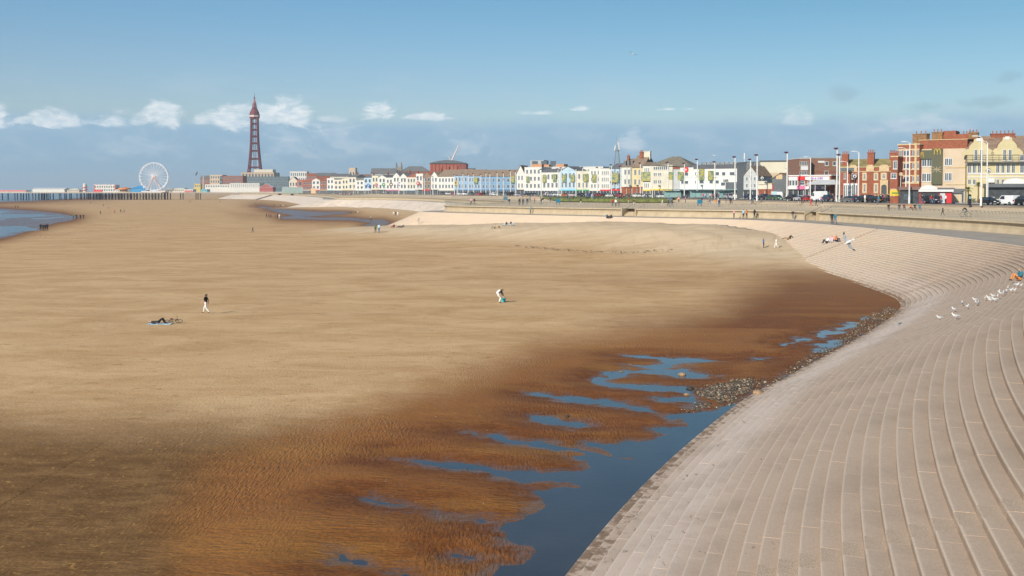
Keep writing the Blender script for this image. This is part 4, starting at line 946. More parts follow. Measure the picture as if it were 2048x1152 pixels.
def white_block():
    B = Bld('white_hall', 'large blank white hall with dark flat roof edge behind the gabled shed', 1520, 1588, 323, M('render_ivory', (.62,.57,.44), .8, .04, .3), Y=345, skew=.1, depth=22)
    B.walls(); z = B.at(*px6(1400, 345))[1]; mb = MB(); mb.box(-.3, B.L+.3, -.3, B.D, B.h, z+.05); B.part('roof_edge', mb, darkgrey)
    z = B.at(*px6(1400, 512))[1]; mb = MB(); mb.box(-.05, B.L+.05, -.12, .02, -.3, z); B.part('lower_wall', mb, tan)
    A = Bld('glass_corner_block', 'dark glass corner of the white hall with tall window strips', 1492, 1520, 325, darkgrey, Y=342, skew=.0, depth=14)
    A.walls(); A.flat(darkgrey, darkgrey)
    for x in (1045, 1080, 1150, 1195): A.win(*px6(x, 375), *px6(x+24, 500), 0)
    Sd = Bld('gabled_shed', 'dark grey gabled shed with brown roof edge and a pale lattice window', 1544, 1578, 356, darkgrey, Y=320, skew=.2, depth=16)
    Sd.walls(); zt = Sd.at(*px6(1560, 510))[1]; Sd.gable_front(zt-Sd.h, browntile); Sd.rect(*px6(1440, 535), *px6(1525, 600), stone, 'lattice_window', .12, .02)
    Sd.rect(*px6(1385, 672), *px6(1400, 765), red, 'side_sign', .2, .02); Sd.rect(*px6(1383, 770), *px6(1530, 870), signw, 'notice_boards', .6, .02); Sd.rect(*px6(1390, 765), *px6(1455, 810), paleblue, 'notice_boards', .7, .02); Sd.shop(None, 2.6)
    Lw = Bld('low_shop', 'low cream and brick shop with wide fascia beside the gabled shed', 1516, 1544, 368, cream, Y=322, skew=.2, depth=8)
    Lw.walls(); Lw.flat(slate, stone); Lw.shop(redb, 3.2, mat=redb); Lw.rect(*px6(1200, 625), *px6(1320, 670), cream, 'fascia', .3, .02)
    T = Bld('brick_corner_shop', 'small brown gabled shop with dark windows beside the white pub', 1487, 1516, 351, grey, Y=335, skew=.3, depth=9)
    T.walls(); T.gable_front(3.2, browntile); T.grid(2, 3, 3.2, T.h, bars=1); T.shop(dark, 3.0)
white_block()
def white_pub():
    B = Bld('white_pub', 'wide white rendered pub with red rose roundel and patterned panels', 1360, 1486, 337.5, M('render_bright', (.66,.645,.61), .8, .03, .4), Y=366, skew=.35, depth=12)
    B.walls(); B.gable(1.6, slate, .1)
    x0, z1 = B.at(*px6(140, 443)); x1, z0 = B.at(*px6(318, 500)); mb = MB(); mb.box(x0, x1, -.05, .4, B.h-1, z1); B.part('raised_parapet', mb, B.wall)
    x, z = B.at(*px6(220, 470)); mb = MB(); mb.lathe([(.0,-.06),(1.05,-.06),(1.05,.06),(0,.06)], 16); mb.xf(Matrix.Translation((x, -.15, z)) @ Matrix.Rotation(PI/2, 4, 'X')); rr = B.part('rose_roundel', mb, red)
    mb = MB(); mb.lathe([(.0,-.05),(.42,-.05),(.42,.05),(0,.05)], 10); mb.xf(Matrix.Translation((x, -.24, z)) @ Matrix.Rotation(PI/2, 4, 'X')); mb.build('rose_centre', M('rose_pale', (.78,.35,.33)), rr)
    for r in ((195,508,250,555),(618,500,668,548),(705,500,752,552),(808,500,892,548),(150,620,190,665),(195,620,250,665),(340,505,352,545),(338,618,350,658),(398,615,460,660),(535,610,585,660),(618,612,665,660),(690,640,750,690)): B.win(*px6(*r[:2]), *px6(*r[2:]), 0)
    z = B.at(*px6(400, 575))[1]; mb = MB(); mb.box(0, B.L*.62, -.07, .02, z-.06, z+.06); B.part('string_course', mb, grey)
    B.text('CAFE', *px6(725, 600), px6(0, 632)[1], black, px6(800, 0)[0], .4); B.rect(*px6(760, 640), *px6(985, 770), darkgrey, 'entrance_front', .35, .02); B.win(*px6(900, 660), *px6(960, 735), 1, .36)
    B.shop(signw, 3.2, x1=B.L*.55); mb = MB(); mb.prism([(.2, 2.9), (B.L-.2, 2.9), (B.L-.2, 3.15), (.2, 3.15)], -3.0, -.3); B.part('canopy', mb, tealg)
    art_panel(B, *px6(398, 458), *px6(467, 612), 'tall framed panel of a green figure in the middle of the white pub', .3); art_panel(B, *px6(523, 486), *px6(592, 616), 'smaller framed panel of orange and green shapes on the white pub', .3)
    art_panel(B, *px6(985, 475), *px6(1066, 618), 'dark framed panel of bright figures at the end of the white pub', 1.2); art_panel(B, *px6(118, 500), *px6(188, 612), 'pale framed panel under the red rose roundel', .5); art_panel(B, *px6(5, 503), *px6(66, 606), 'framed panel of faces at the far end of the white pub', 1.0)
    A = Bld('mansard_hotel', 'grey mansard roofed hotel rising behind the white pub', 1400, 1492, 334, white, Y=410, skew=.2, depth=14)
    A.walls(); mb = MB(); z = A.at(1440, 324.5)[1]; mb.add([(-.2,-.2,A.h),(A.L+.2,-.2,A.h),(A.L+.2,A.D,A.h),(-.2,A.D,A.h),(.5,1.0,z),(A.L-.5,1.0,z),(A.L-.5,A.D-1,z),(.5,A.D-1,z)], [(0,1,5,4),(1,2,6,5),(2,3,7,6),(3,0,4,7),(4,5,6,7)]); A.part('mansard_roof', mb, darkgrey)
    for i in range(9): A.winl(1+i*(A.L-2)/9, A.h+.3, 1.1, 1.4, 1, .45)
white_pub()
def brick_hip():
    B = Bld('cream_corner_hotel', 'cream corner hotel with wide hipped slate roof and red trimmed eaves', 1301, 1345, 330, cream, Y=405, skew=.2, depth=16)
    B.walls(); mb = MB(); z = B.at(1340, 312)[1]; x0 = -.5; x1 = B.at(1386, 330)[0]
    mb.add([(x0,-.5,B.h),(x1,-.5,B.h-1),(x1,B.D,B.h-1),(x0,B.D,B.h),(B.at(1332,312)[0],B.D*.45,z),(B.at(1348,312)[0],B.D*.5,z)], [(0,1,5,4),(2,3,4,5),(1,2,5),(3,0,4),(3,2,1,0)]); B.part('roof', mb, M('roof_grey_brown', (.20,.17,.13), .85, .2, 1))
    mb = MB(); mb.box(B.L+.02, x1-.6, .6, B.D-.5, -.3, B.h-1.05); B.part('side_wing', mb, grey); mb = MB(); mb.box(B.L, x1, .2, .6, B.h-1.5, B.h-.8); B.part('eaves_trim', mb, redtile)
    for i in range(8): B.winl(1.2+i*(B.L-2.4)/8, B.h-1.9, .7, 1.3, 0)
    for y0, y1 in ((515,560),(615,665)):
        for x in (1415, 1440, 1475, 1500): B.win(*px5(x, y0), *px5(x+20, y1), 1)
    B.shop(yel, 3.3, out=.5)
    A = Bld('white_bay_house', 'narrow white house with a double portrait panel next to the cream corner hotel', 1285.5, 1301, 331, white, Y=412, skew=.2, depth=12)
    A.walls(); A.gable(1.5, browntile); A.grid(1, 3, A.h-3.2, A.h-.4, bars=1); A.grid(1, 3, 3.2, 6.2, bars=1); art_panel(A, *px5(1255, 506), *px5(1386, 630), 'wide framed panel with two blue portraits', .6); A.shop(yel, 3.1)
    T = Bld('tan_terrace_house', 'tan rendered house under a steep brown roof with a brick chimney', 1264, 1285.5, 335, M('render_sand', (.62,.50,.27), .8, .06, .4), Y=420, skew=.25, depth=13)
    T.walls(); T.gable(5.2, browntile); T.grid(2, 2, 4.2, T.h, bars=1); T.chimney(2.0, 5, T.h+3, 3.6, 1.4, 1, 3); T.chimney(T.L*.8, 6, T.h+3.4, 3.4, 3.6, 1.2, 0, cream); T.shop(redb, 4.2, mat=redb)
    V = Bld('white_terrace_house', 'white bay fronted house with dormers under a brown roof', 1243, 1264, 334, white, Y=432, skew=.25, depth=13)
    V.walls(); V.gable(3.6, browntile); V.bay_fronts(2, (1.0, V.L*.55), 2.2, 4.2, V.h-.4); V.chimney(V.L*.2, 5, V.h+1.6, 3.2, 1.0, .8, 3); V.shop(redb, 4.2, mat=redb)
    for i in range(3): mb = MB(); mb.box(.6+i*1.6, 1.7+i*1.6, .6, 3, V.h+.2, V.h+2.6); V.part('dormer', mb, slate)
    U = Bld('grey_bay_house', 'pale grey bay fronted house with a triangular picture panel', 1220, 1243, 337, grey, Y=440, skew=.25, depth=13)
    U.walls(); U.gable(2.4, slate); U.bay_fronts(2, (.7, U.L*.55), 2.1, 3.6, U.h-.3, paleblue); art_panel(U, *px5(862, 520), *px5(958, 650), 'framed panel of red and yellow diamonds by the grey bay house', 1.4); U.shop(red, 3.2)
brick_hip()
def generic(name, label, a, b, top, wall, floors=2, bays=3, roof='flat', rise=1.8, rm=None, shop=None, Yo=0, depth=11, chim=0, bars=1, skew=.4, bay=False, w=None, side=0, Y=None, zb=None, front=False):
    B = Bld(name, label, a, b, top, wall, Y=Y or ystreet((a+b)/2)+Yo, skew=skew, depth=depth); B.walls()
    if roof == 'flat': B.flat(rm or slate)
    elif roof == 'gable': B.gable(rise, rm or browntile)
    elif roof == 'hip': B.gable(rise, rm or browntile, hip=.28)
    elif roof == 'front': B.gable_front(rise, rm or browntile)
    if bay: B.bay_fronts(floors, [B.L*(i+.12)/bays for i in range(bays)], B.L/bays*.72, 3.3, B.h-.3)
    else: B.grid(floors, bays, zb if zb is not None else (3.2 if shop else .6), B.h-.3, bars=bars, w=w, side=side)
    if shop: B.shop(shop, 3.1, out=.3)
    for i in range(chim): B.chimney(B.L*(i+.5)/chim, B.D*.5, B.h+max(0, rise*.5), 2.0+rise*.4, 1.2, .8, 3)
    return B
g1 = generic('white_modern_hotel', 'tall white flat roofed hotel with a framed green panel', 1179, 1201, 337.5, white, 3, 3, shop=white, skew=.3); art_panel(g1, *px5(580, 540), *px5(636, 645), 'narrow framed green panel on the tall white hotel', .4)
generic('glazed_stair_hotel', 'white hotel with dark glazed stair strips and a red sign', 1201, 1220, 338, white, 3, 4, shop=red, skew=.3)
g2 = generic('green_trim_cafe', 'white cafe with green awnings between display panels', 1153, 1179, 343, cream, 2, 3, shop=green, skew=.3); art_panel(g2, *px5(465, 530), *px5(527, 640), 'framed yellow and green panel beside the green awnings', .5)
g3 = generic('pale_blue_arcade', 'pale blue fronted arcade with gabled parapet and two panels', 1119, 1153, 341, paleblue, 2, 4, shop=tealm, skew=.3, roof='front', rise=2.2, rm=slate)
art_panel(g3, *px5(175, 540), *px5(228, 645), 'dark framed panel of a green figure on the pale blue arcade', .5); art_panel(g3, *px5(286, 545), *px5(342, 640), 'second framed panel on the pale blue arcade, nearer its right end', .5)
g4 = generic('grey_fronted_arcade', 'white and grey arcade with a plain raised centre sign', 1083, 1119, 344, white, 2, 4, shop=signw, skew=.3, roof='gable', rise=1.8, rm=slate)
art_panel(g4, *px4(1545, 545), *px4(1592, 648), 'framed green portrait panel at the left of the grey arcade', .5); art_panel(g4, *px4(1685, 535), *px4(1732, 640), 'framed yellow portrait panel at the right of the grey arcade', .5)
g5 = generic('white_guest_house', 'white guest house with scaffold like balconies and one panel', 1049, 1083, 335, white, 3, 4, shop=signw, skew=.3); art_panel(g5, *px4(1320, 565), *px4(1360, 650), 'small framed portrait panel on the white guest house', .5)
generic('steep_gabled_house', 'white house with a steep brown front gable and tall windows', 1033, 1049, 347, white, 2, 2, roof='front', rise=4.6, shop=dark, skew=.2)
b = generic('long_white_hotel', 'long white hotel block with orange brick rooftop structures behind the arcades', 1048, 1206, 334.5, white, 2, 26, Y=575, skew=.2, depth=16, zb=6)
for x0, x1, y0, m in ((1370,1510,398,M('brick_orange',(.52,.25,.12))),(1540,1610,402,M('brick_orange',(.5,.2,.1))),(1700,1815,397,M('brick_orange',(.5,.2,.1)))):
    a0, z1 = b.at(*px4(x0, y0)); a1, _ = b.at(*px4(x1, y0)); mb = MB(); mb.box(a0, a1, 2, 9, b.h+.3, z1); b.part('roof_house', mb, m)
a0, z1 = b.at(*px4(1335, 343)); a1, _ = b.at(*px4(1522, 343)); mb = MB(); mb.box(a0, a1, 4, 12, b.h+.3, z1); b.part('lift_house', mb, M('clad_grey_blue', (.33,.36,.37)))
for i in range(3): mb = MB(); mb.box(a0+1.2+i*5.5, a0+4.6+i*5.5, 3.9, 4.0, z1-3.4, z1-.5); b.part('lift_house_window', mb, glass)
for (a, c, top, lab, pan) in ((992, 1032, 353, 'darker blue terrace house at the right end of the blue row', ((1115,560,1166,660,'yellow green framed panel at the right end of the blue row'),)),
        (962, 992, 353, 'mid blue terrace house with a pinkish panel', ((938,575,995,660,'pink and green framed panel on the mid blue house'),)),
        (936, 962, 352, 'pale blue terrace house with a dark picture panel', ((608,580,660,665,'dark framed picture panel on the pale blue house'),(780,575,822,650,'square framed yellow panel on the blue row'))),
        (909, 936, 351, 'light blue terrace house at the left end of the blue row', ((342,625,382,690,'small framed yellow panel at the left end of the blue row'),))):
    q = generic('blue_terrace_house', lab, a, c, top, blue if a > 955 else M('render_mid_blue', (.26,.38,.52), .8, .07, .4), 2, 4, 'gable', 4.0, browntile, shop=M('shop_blue', (.10,.17,.28)), bars=2, skew=.4); q.root['group'] = 'blue terrace houses in one row'
    for p in pan: art_panel(q, *px4(p[0], p[1]), *px4(p[2], p[3]), p[4], .6)
generic('white_terrace', 'white terrace under a long brown roof beside the blue row', 876, 909, 353, white, 2, 5, 'gable', 4.6, browntile, shop=cream, bars=1, chim=2)
small = [(862,876,352,white,'front',3.2,browntile,dark,'white gabled house with dark shopfront under the brown arena'),(846,862,352,browntile,'front',2.6,redtile,red,'brown gabled guest house with a red heart sign'),
 (832,846,348,white,'flat',0,None,dark,'tall white guest house with stacked dark bays'),(814,832,354,cream,'gable',2.4,redtile,paleblue,'cream guest house with red tiled roof'),
 (800,814,353,white,'front',2.6,slate,white,'white gabled guest house with a purple flower roundel'),(786,800,352,white,'front',2.8,slate,pink,'white gabled guest house with pink awning and brown roundel'),
 (772,786,356,white,'flat',0,None,pink,'flat fronted white guest house with a pink awning'),(757,772,354,white,'front',1.8,slate,dark,'white guest house with a yellow and green roundel'),
 (744,757,352,M('render_lemon',(.60,.56,.43)),'flat',0,None,redb,'lemon guest house with a brick party wall'),(728,744,355,paleblue,'gable',2,slate,white,'pale blue guest house with dormers'),
 (712,728,361,white,'flat',0,None,signw,'low white arcade with open front'),(697,712,354,cream,'gable',2.2,slate,stone,'cream guest house with grey hipped roof'),
 (684,697,358,M('render_lemon',(.60,.56,.43)),'flat',0,None,stone,'pale lemon guest house with stone base'),(668,684,360,cream,'flat',0,None,white,'low cream guest house with two bays'),
 (654,668,357,white,'flat',0,None,paleblue,'white guest house with pale blue strip'),(640,654,361,redb,'gable',2,redtile,stone,'red brick guest house with arched door'),
 (624,640,360,white,'front',2.0,redtile,red,'white guest house with red striped gable'),(606,624,362,redb,'hip',3,redtile,white,'red roofed pavilion with white eaves')]
for a, c, top, wl, rf, rs, rm, sh, lab in small:
    q = generic('guest_house', lab, a, c, top, wl, 2, max(2, int((c-a)/5.5)), rf, rs, rm, shop=sh, bars=0, skew=.45, chim=1 if rf != 'flat' and a % 3 else 0); q.root['group'] = 'small guest houses facing the promenade'
for px, py, m, lab in ((902/1,683,0,0),):
    pass
for x, y, m, lab in ((905,683,pink,'crimson'),(1005,680,green,'green'),(1108,678,M('sign_brown',(.2,.1,.05)),'brown'),(1222,670,purple,'purple'),(797,687,M('sign_blue',(.1,.18,.5)),'blue'),(1475,660,red,'red heart shaped'),(2000,655,yel,'yellow')):
    p0 = px3(x, y); Y = ystreet(p0[0])-4; P = P3(p0[0], p0[1], Y); r = thing('wheel_ornament', lab+' round light ornament on a white post in front of the guest houses', 'light ornament', (P[0], P[1], ZT), 0, 'round light ornaments in front of the guest houses')
    mb = MB(); vs = []; 
    for k in range(17): a = 2*PI*k/16; vs.append((1.05*math.cos(a), -.15, P[2]-ZT+1.05*math.sin(a)))
    mb.tube(vs, .38, 5, 0, False); mb.build('ring', m, r); mb = MB(); mb.tube([(0,0,0),(0,0,P[2]-ZT+1.0)], .1, 5); mb.build('post', steelw, r)
# --- skyline behind the front row
sk = [('red_arena','huge plain red brick arena with a curved dark roof',860,915,326,M('arena_red',(.36,.10,.065),.85,.1,.2),900,40),('red_arena_wing','darker red return wing of the arena',912,931.5,327,M('arena_dark',(.25,.075,.06),.85,.1,.2),890,30)]
A1 = Bld(sk[0][0], sk[0][1], 860, 932, 327, sk[0][5], Y=900, skew=.0, depth=45); A1.walls()
a0, zt = A1.at(895, 323.5); mb = MB(); mb.prism([(-.5, A1.h), (A1.L+.5, A1.h)] + [(A1.L*(1-t), A1.h+.6+2.4*math.sin(PI*t)) for t in np.linspace(0, 1, 9)], -1, 45); A1.part('roof', mb, darkgrey)
xw = A1.at(912, 330)[0]; mb = MB(); mb.box(xw, A1.L+.1, -.4, .1, 0, A1.h-.2); A1.part('return_wall', mb, sk[1][5])
for i in range(10): mb = MB(); xx = A1.L*(i+.5)/10; mb.box(xx-.12, xx+.12, -.5, .05, 4, A1.h-.3); A1.part('wall_joint', mb, sk[1][5])
def skyb(name, label, a, c, top, wall, Y, roof='flat', rise=3, rm=None, floors=2, bays=4, depth=14):
    return generic(name, label, a, c, top, wall, floors, bays, roof, rise, rm, Y=Y, skew=.0, depth=depth, bars=0, zb=6)
skyb('concrete_tower_block','pale concrete stair tower standing over the guest houses',698,711,336,tan,1250,floors=1,bays=2)
skyb('brown_theatre','brown brick theatre roof with a small clock turret beyond the guest houses',800,860,343,redb,1150,'hip',6,slate,1,10)
skyb('grey_roofed_hall','long hall with grey glazed roof between turret and church',742,792,348,grey,1050,'gable',6,slate,1,8)
skyb('red_brick_mill','low red brick block behind the pale lemon houses',634,670,352,redb,1250,'gable',4,slate,1,6)
skyb('red_brick_hall','small red brick hall next to the white slab block',613,634,347,redb,1400,floors=1,bays=5)
skyb('white_slab_block','white slab block of flats with banded windows right of the tower base',580,614,343,white,1420,floors=3,bays=8)
skyb('brown_depot','brown brick depot with flat roof left of the church',712,745,349,brownb,1150,floors=1,bays=5)
skyb('pale_terrace_back','pale row of roofs behind the lemon guest houses',660,700,353,cream,1060,'gable',3,slate,1,8)
skyb('grey_flats','dark grey low flats right of the arena',931,950,337,darkgrey,1000,floors=2,bays=5)
skyb('tower_ballroom','tan brick ballroom block at the foot of the iron tower',483,548,345,M('ballroom_tan',(.50,.36,.24),.85,.1,.3),1600,floors=3,bays=10,depth=40)
skyb('tower_roof_house','cream roof house on the ballroom behind the tower legs',508,546,339,cream,1602,floors=1,bays=6,depth=20)
skyb('dark_glass_complex','dark teal glass complex in front of the ballroom',494,577,353.5,M('clad_teal_dark',(.10,.14,.155),.4,.12,.3),1480,floors=2,bays=16,depth=40)
skyb('red_hotel_left','red and cream hotel left of the tower',440,486,352,redb,1560,floors=3,bays=10,depth=25)
skyb('tan_theatre','tan theatre with stepped roof left of the ballroom',420,445,350,tan,1560,floors=3,bays=5,depth=25)
skyb('white_pier_theatre','white columned pier entrance building with arcades',460,519,366.5,white,1300,floors=3,bays=14,depth=25)
skyb('low_white_arcade','long low white arcade beside the pier entrance',410,460,369,white,1330,floors=1,bays=10,depth=25)
skyb('red_leisure_hall','rust red leisure hall with white fin columns',594,640,360,M('rust_red',(.42,.13,.08),.8,.1,.3),1160,floors=1,bays=4,depth=20)
skyb('green_glazed_pavilion','long grey green glazed pavilion with leaning white fins',564,622,375,M('glaze_green',(.28,.36,.34),.4,.1,.3),1080,floors=1,bays=14,depth=14)
skyb('cream_gabled_hall','cream gabled hall between the glass complex and the rust red hall',578,596,362,cream,1180,'front',5,slate,1,3)
skyb('sand_revetment_house','sand coloured boxy kiosk building at the end of the pavilion',622,646,377,M('render_peach',(.66,.44,.27)),1000,floors=1,bays=3)
skyb('red_white_amusement','red and white striped amusement building left of the pavilion',519,546,374,M('amuse_red',(.36,.10,.09)),1230,'front',4,signw,1,5)
skyb('yellow_amusement','yellow fronted amusement hall near the pier head',388,401,368,M('amuse_yellow',(.55,.43,.15)),1350,floors=1,bays=3)
skyb('red_row_far','row of dark red chimneyed houses at the north end',401,425,357,redb,1700,'gable',5,slate,2,8)
skyb('white_row_far','far white hotel row left of the red hotel',425,442,362,white,1640,floors=2,bays=5)
tur = skyb('pale_turret_base','grey green turret block under the radio mast',1224,1242,334,M('render_sage',(.42,.46,.42)),500,floors=1,bays=2)
ch = Bld('church_tower', 'grey stone church tower with four pinnacles above the guest houses', 791.5, 803.5, 337, M('church_stone', (.26,.22,.17), .9, .2, .6), Y=1150, skew=0, depth=6.7, cat='church tower'); ch.walls()
zt = ch.at(797, 323)[1]
for x in (.6, ch.L-.6):
    for y in (.6, 6.1):
        mb = MB(); mb.lathe([(.75, ch.h-4), (.75, ch.h+2.2), (.05, zt)], 6, (x, y, 0)); ch.part('pinnacle', mb, ch.wall)
mb = MB(); mb.box(0, ch.L, 0, 6.7, ch.h, ch.h+1.2); ch.part('battlement', mb, ch.wall)
for x in (1.6, 3.8): mb = MB(); mb.box(x, x+1.3, -.08, .05, ch.h-7, ch.h-2); ch.part('belfry_window', mb, dark)
# ------------------------------------------------------------------ iron tower
def iron_tower():
    Y = 1660.0; iron = M('iron_red', (.165,.030,.036), .7, .15, .1); X0 = P3(510, 340, Y)[0]
    r = thing('iron_tower', 'tall dark red lattice iron tower with crown and flagpole above the seafront', 'tower', (X0, Y, ZT), math.radians(8))
    def z(py): return P3(510, py, Y)[2]-ZT
    def hw(py): return float(np.interp(py, [228, 260, 290, 305, 320, 335, 345], [5.6, 5.8, 6.5, 7.5, 8.5, 9.7, 10.7]))
    lv = [(y, z(y), hw(y)) for y in (236, 247, 259, 272, 286, 301, 317, 334, 352, 376)]
    lv[-2] = (352, z(352), 11.6); lv[-1] = (376, z(376), 13.2)
    for sx in (-1, 1):
        for sy in (-1, 1):
            mb = MB(); g = 2.1
            for ox in (0, 1):
                for oy in (0, 1): mb.tube([(sx*(w-ox*g*(.55+w/22)), sy*(w-oy*g*(.55+w/22)), h) for _, h, w in lv], .62, 4)
            for (_, h0, w0), (_, h1, w1) in zip(lv[:-1], lv[1:]):
                for t in np.linspace(0, 1, 4)[:-1]:
                    h, k = h0+(h1-h0)*t, w0+(w1-w0)*t; h2, k2 = h0+(h1-h0)*(t+1/3), w0+(w1-w0)*(t+1/3); G0, G2 = g*(.55+k/22), g*(.55+k2/22)
                    mb.tube([(sx*k, sy*k, h), (sx*(k2-G2), sy*k2, h2)], .40, 4); mb.tube([(sx*(k-G0), sy*k, h), (sx*k2, sy*k2, h2)], .40, 4)
                    mb.tube([(sx*k, sy*k, h), (sx*k2, sy*(k2-G2), h2)], .40, 4); mb.tube([(sx*k, sy*(k-G0), h), (sx*k2, sy*k2, h2)], .40, 4)
            mb.build('lattice_leg', iron, r)
    for i, (py, h, w) in enumerate(lv[:-1]):
        mb = MB()
        for a, b in (((-w,-w),(w,-w)), ((w,-w),(w,w)), ((w,w),(-w,w)), ((-w,w),(-w,-w))):
            mb.tube([(*a, h), (*b, h)], .7, 4); mb.tube([(*a, h-1.6), (*b, h-1.6)], .3, 4)
        mb.build('cross_beam', iron, r)
    mb = MB()
    for a in (-1.6, 1.6):
        for b in (-1.6, 1.6): mb.tube([(a, b, 0), (a, b, lv[0][1])], .3, 4)
    for k in range(26): mb.box(-1.8, 1.8, -1.8, 1.8, 12+k*3.6, 12.3+k*3.6)
    mb.build('lift_shaft', iron, r)
    zp0, zp1 = z(238), z(226)
    mb = MB(); mb.lathe([(6.8, zp0), (8.6, zp0+2.6), (8.6, zp0+3.2)], 8); mb.build('platform', iron, r)
    mb = MB(); mb.lathe([(8.3, zp0+3.25), (8.3, zp0+6.2)], 8); mb.build('glass_gallery', M('gallery_pale', (.60,.48,.42), .4), r)
    mb = MB(); mb.lathe([(8.7, zp0+6.2), (8.7, zp0+7.2), (7.6, zp0+7.4), (7.4, zp1+1), (5.4, zp1+4.5), (5.2, z(218))], 8); mb.build('upper_gallery', iron, r)
    zc = z(218); mb = MB(); mb.lathe([(3.3, zc), (3.3, z(213.5))], 8); mb.build('crown_stage', iron, r)
    mb = MB()
    for k in range(8): a = 2*PI*k/8; mb.tube([(3.8*math.cos(a), 3.8*math.sin(a), zc), (2.5*math.cos(a), 2.5*math.sin(a), z(207))], .32, 4)
    mb.build('crown_arches', iron, r)
    mb = MB(); mb.lathe([(4.1, z(214)), (4.1, z(213)), (2.6, z(212)), (2.4, z(207.5)), (2.9, z(207)), (1.8, z(203)), (1.1, z(200)), (1.0, z(197))], 8); mb.build('lantern', M('lantern_pink', (.34,.13,.13), .7), r)
    mb = MB(); mb.lathe([(1.5, z(197)), (1.0, z(195)), (.3, z(193)), (.18, z(185))], 6); mb.build('flagpole', iron, r)
iron_tower()
# ------------------------------------------------------------------ pier
PY_ = 1150.0; ZD = P3(300, 384.4, PY_)[2]
def pier():
    r = thing('pier', 'long low iron pier on dark piles running out over the wet sand', 'pier', (0, PY_, 0))
    x0, x1 = XA(-420, PY_), XA(642, PY_)
    mb = MB(); mb.box(x0, XA(332, PY_), -14, 18, ZD-1.0, ZD); mb.box(XA(332, PY_), x1, -5, 8, ZD-1.0, ZD); mb.build('deck', M('pier_deck', (.50,.42,.34), .8, .1, .1), r)
    mb = MB(); mb.box(x0, XA(332, PY_), -14.3, -14.02, ZD-1.1, ZD-.2); mb.build('deck_edge', M('pier_edge', (.42,.36,.30)), r)
    iron = M('pile_iron', (.060,.050,.050), .8, .2, .3); mb = MB(); mb.tube([(0,0,-1.2),(0,0,ZD-1)], .55, 6); pm = mb.mesh('pile', iron)
    mb = MB(); mb.tube([(0,0,1.2),(6.4,0,ZD-1.4)], .16, 4); mb.tube([(6.4,0,1.2),(0,0,ZD-1.4)], .16, 4); bm_ = mb.mesh('brace', iron)
    for px in (3, 40, 45, 75.5, 81, 88, 94.5, 128, 131):
        for y in (-12, 2, 15): put('pile', pm, r, (XA(px, PY_), y, 0))
    for px in np.arange(164, 334, 6.2):
        for y in (-13, -3, 7, 17):
            put('pile', pm, r, (XA(px+random.uniform(-1.2, 1.2), PY_), y, 0), 0, (1, 1, 1))
        if random.random() < .75: put('brace', bm_, r, (XA(px, PY_), -13, 0), 0, ((XA(6.2, PY_)-XA(0, PY_))/6.4, 1, 1))
    for px in (361, 366, 392, 396, 401): put('pile', pm, r, (XA(px, PY_), 0, 0))
    mb = MB(); mb.tube([(x0,-14,ZD+1.1),(x1,-14 if False else -5,ZD+1.1)], .07, 4); mb.tube([(x0,-14,ZD+.6),(x1,-5,ZD+.6)], .05, 4)
    for px in range(-400, 640, 9): mb.tube([(XA(px, PY_), -13.9 if px < 332 else -5, ZD), (XA(px, PY_), -13.9 if px < 332 else -5, ZD+1.1)], .06, 4)
    mb.build('railing', steelw, r)
pier()
def on_pier(name, label, a, c, top, wall, roof='flat', rise=2.0, rm=None, floors=1, bays=4, depth=12, shop=None, y=0):
    B = Bld(name, label, a, c, top, wall, Y=PY_-4+y, skew=0, depth=depth, z0=ZD+.01); B.walls(z0=0)
    if roof == 'flat': B.flat(rm or grey)
    elif roof == 'gable': B.gable(rise, rm or grey)
    elif roof == 'hip': B.gable(rise, rm or grey, hip=.3)
    B.grid(floors, bays, .5, B.h-.2, bars=0)
    return B
q = on_pier('pier_bar', 'red and white pier bar at the seaward end', -60, 52, 380.6, white, bays=14); mb = MB(); mb.box(0, q.L, -.3, .02, q.h-1.3, q.h-.1); q.part('fascia', mb, red)
on_pier('pier_shed', 'long white ribbed pier shed', 65, 129, 377.8, white, 'gable', 1.2, signw, bays=0)
on_pier('pier_kiosk', 'small tan domed kiosk between the white shed and the striped slide tower', 134, 158, 380.5, tan, 'hip', 2.0, cream, bays=5)
def slide_tower():
    P = P3(170, 383, PY_-6); r = thing('helter_skelter', 'white helter skelter slide tower with a red spiral on the pier', 'slide tower', (P[0], P[1], ZD+.01)); h = P3(170, 367, PY_-6)[2]-ZD
    mb = MB(); mb.lathe([(2.3, 0), (1.9, h*.8), (2.1, h*.82), (2.1, h*.92), (1.2, h)], 12); mb.build('shaft', white, r)
    mb = MB(); mb.tube([((2.9-.6*t)*math.cos(t*16), (2.9-.6*t)*math.sin(t*16), h*.75*t+.2) for t in np.linspace(0, 1, 50)], .38, 5); mb.build('spiral_slide', red, r)
slide_tower()
q = on_pier('pier_arcade', 'white two storey pier arcade with red trim and rooftop letters frame', 188, 231, 370, white, floors=2, bays=9)
mb = MB(); mb.box(-.3, q.L*.38, -.6, .02, .2, 2.6); q.part('red_stall', mb, red); mb = MB(); mb.box(.2, .9, -.2, .02, q.h*.3, q.h); mb.box(q.L-.9, q.L-.2, -.2, .02, q.h*.3, q.h); q.part('red_trim', mb, red)
for i in range(18): mb = MB(); mb.box(.5+i*1.3, 1.2+i*1.3, .0, .2, q.h+.3, q.h+.9); q.part('roof_letter_frame', mb, [signw, paleblue, red][i % 3])
on_pier('pier_annexe', 'low white annexe beside the pier arcade', 231, 240, 379.5, white, bays=2)
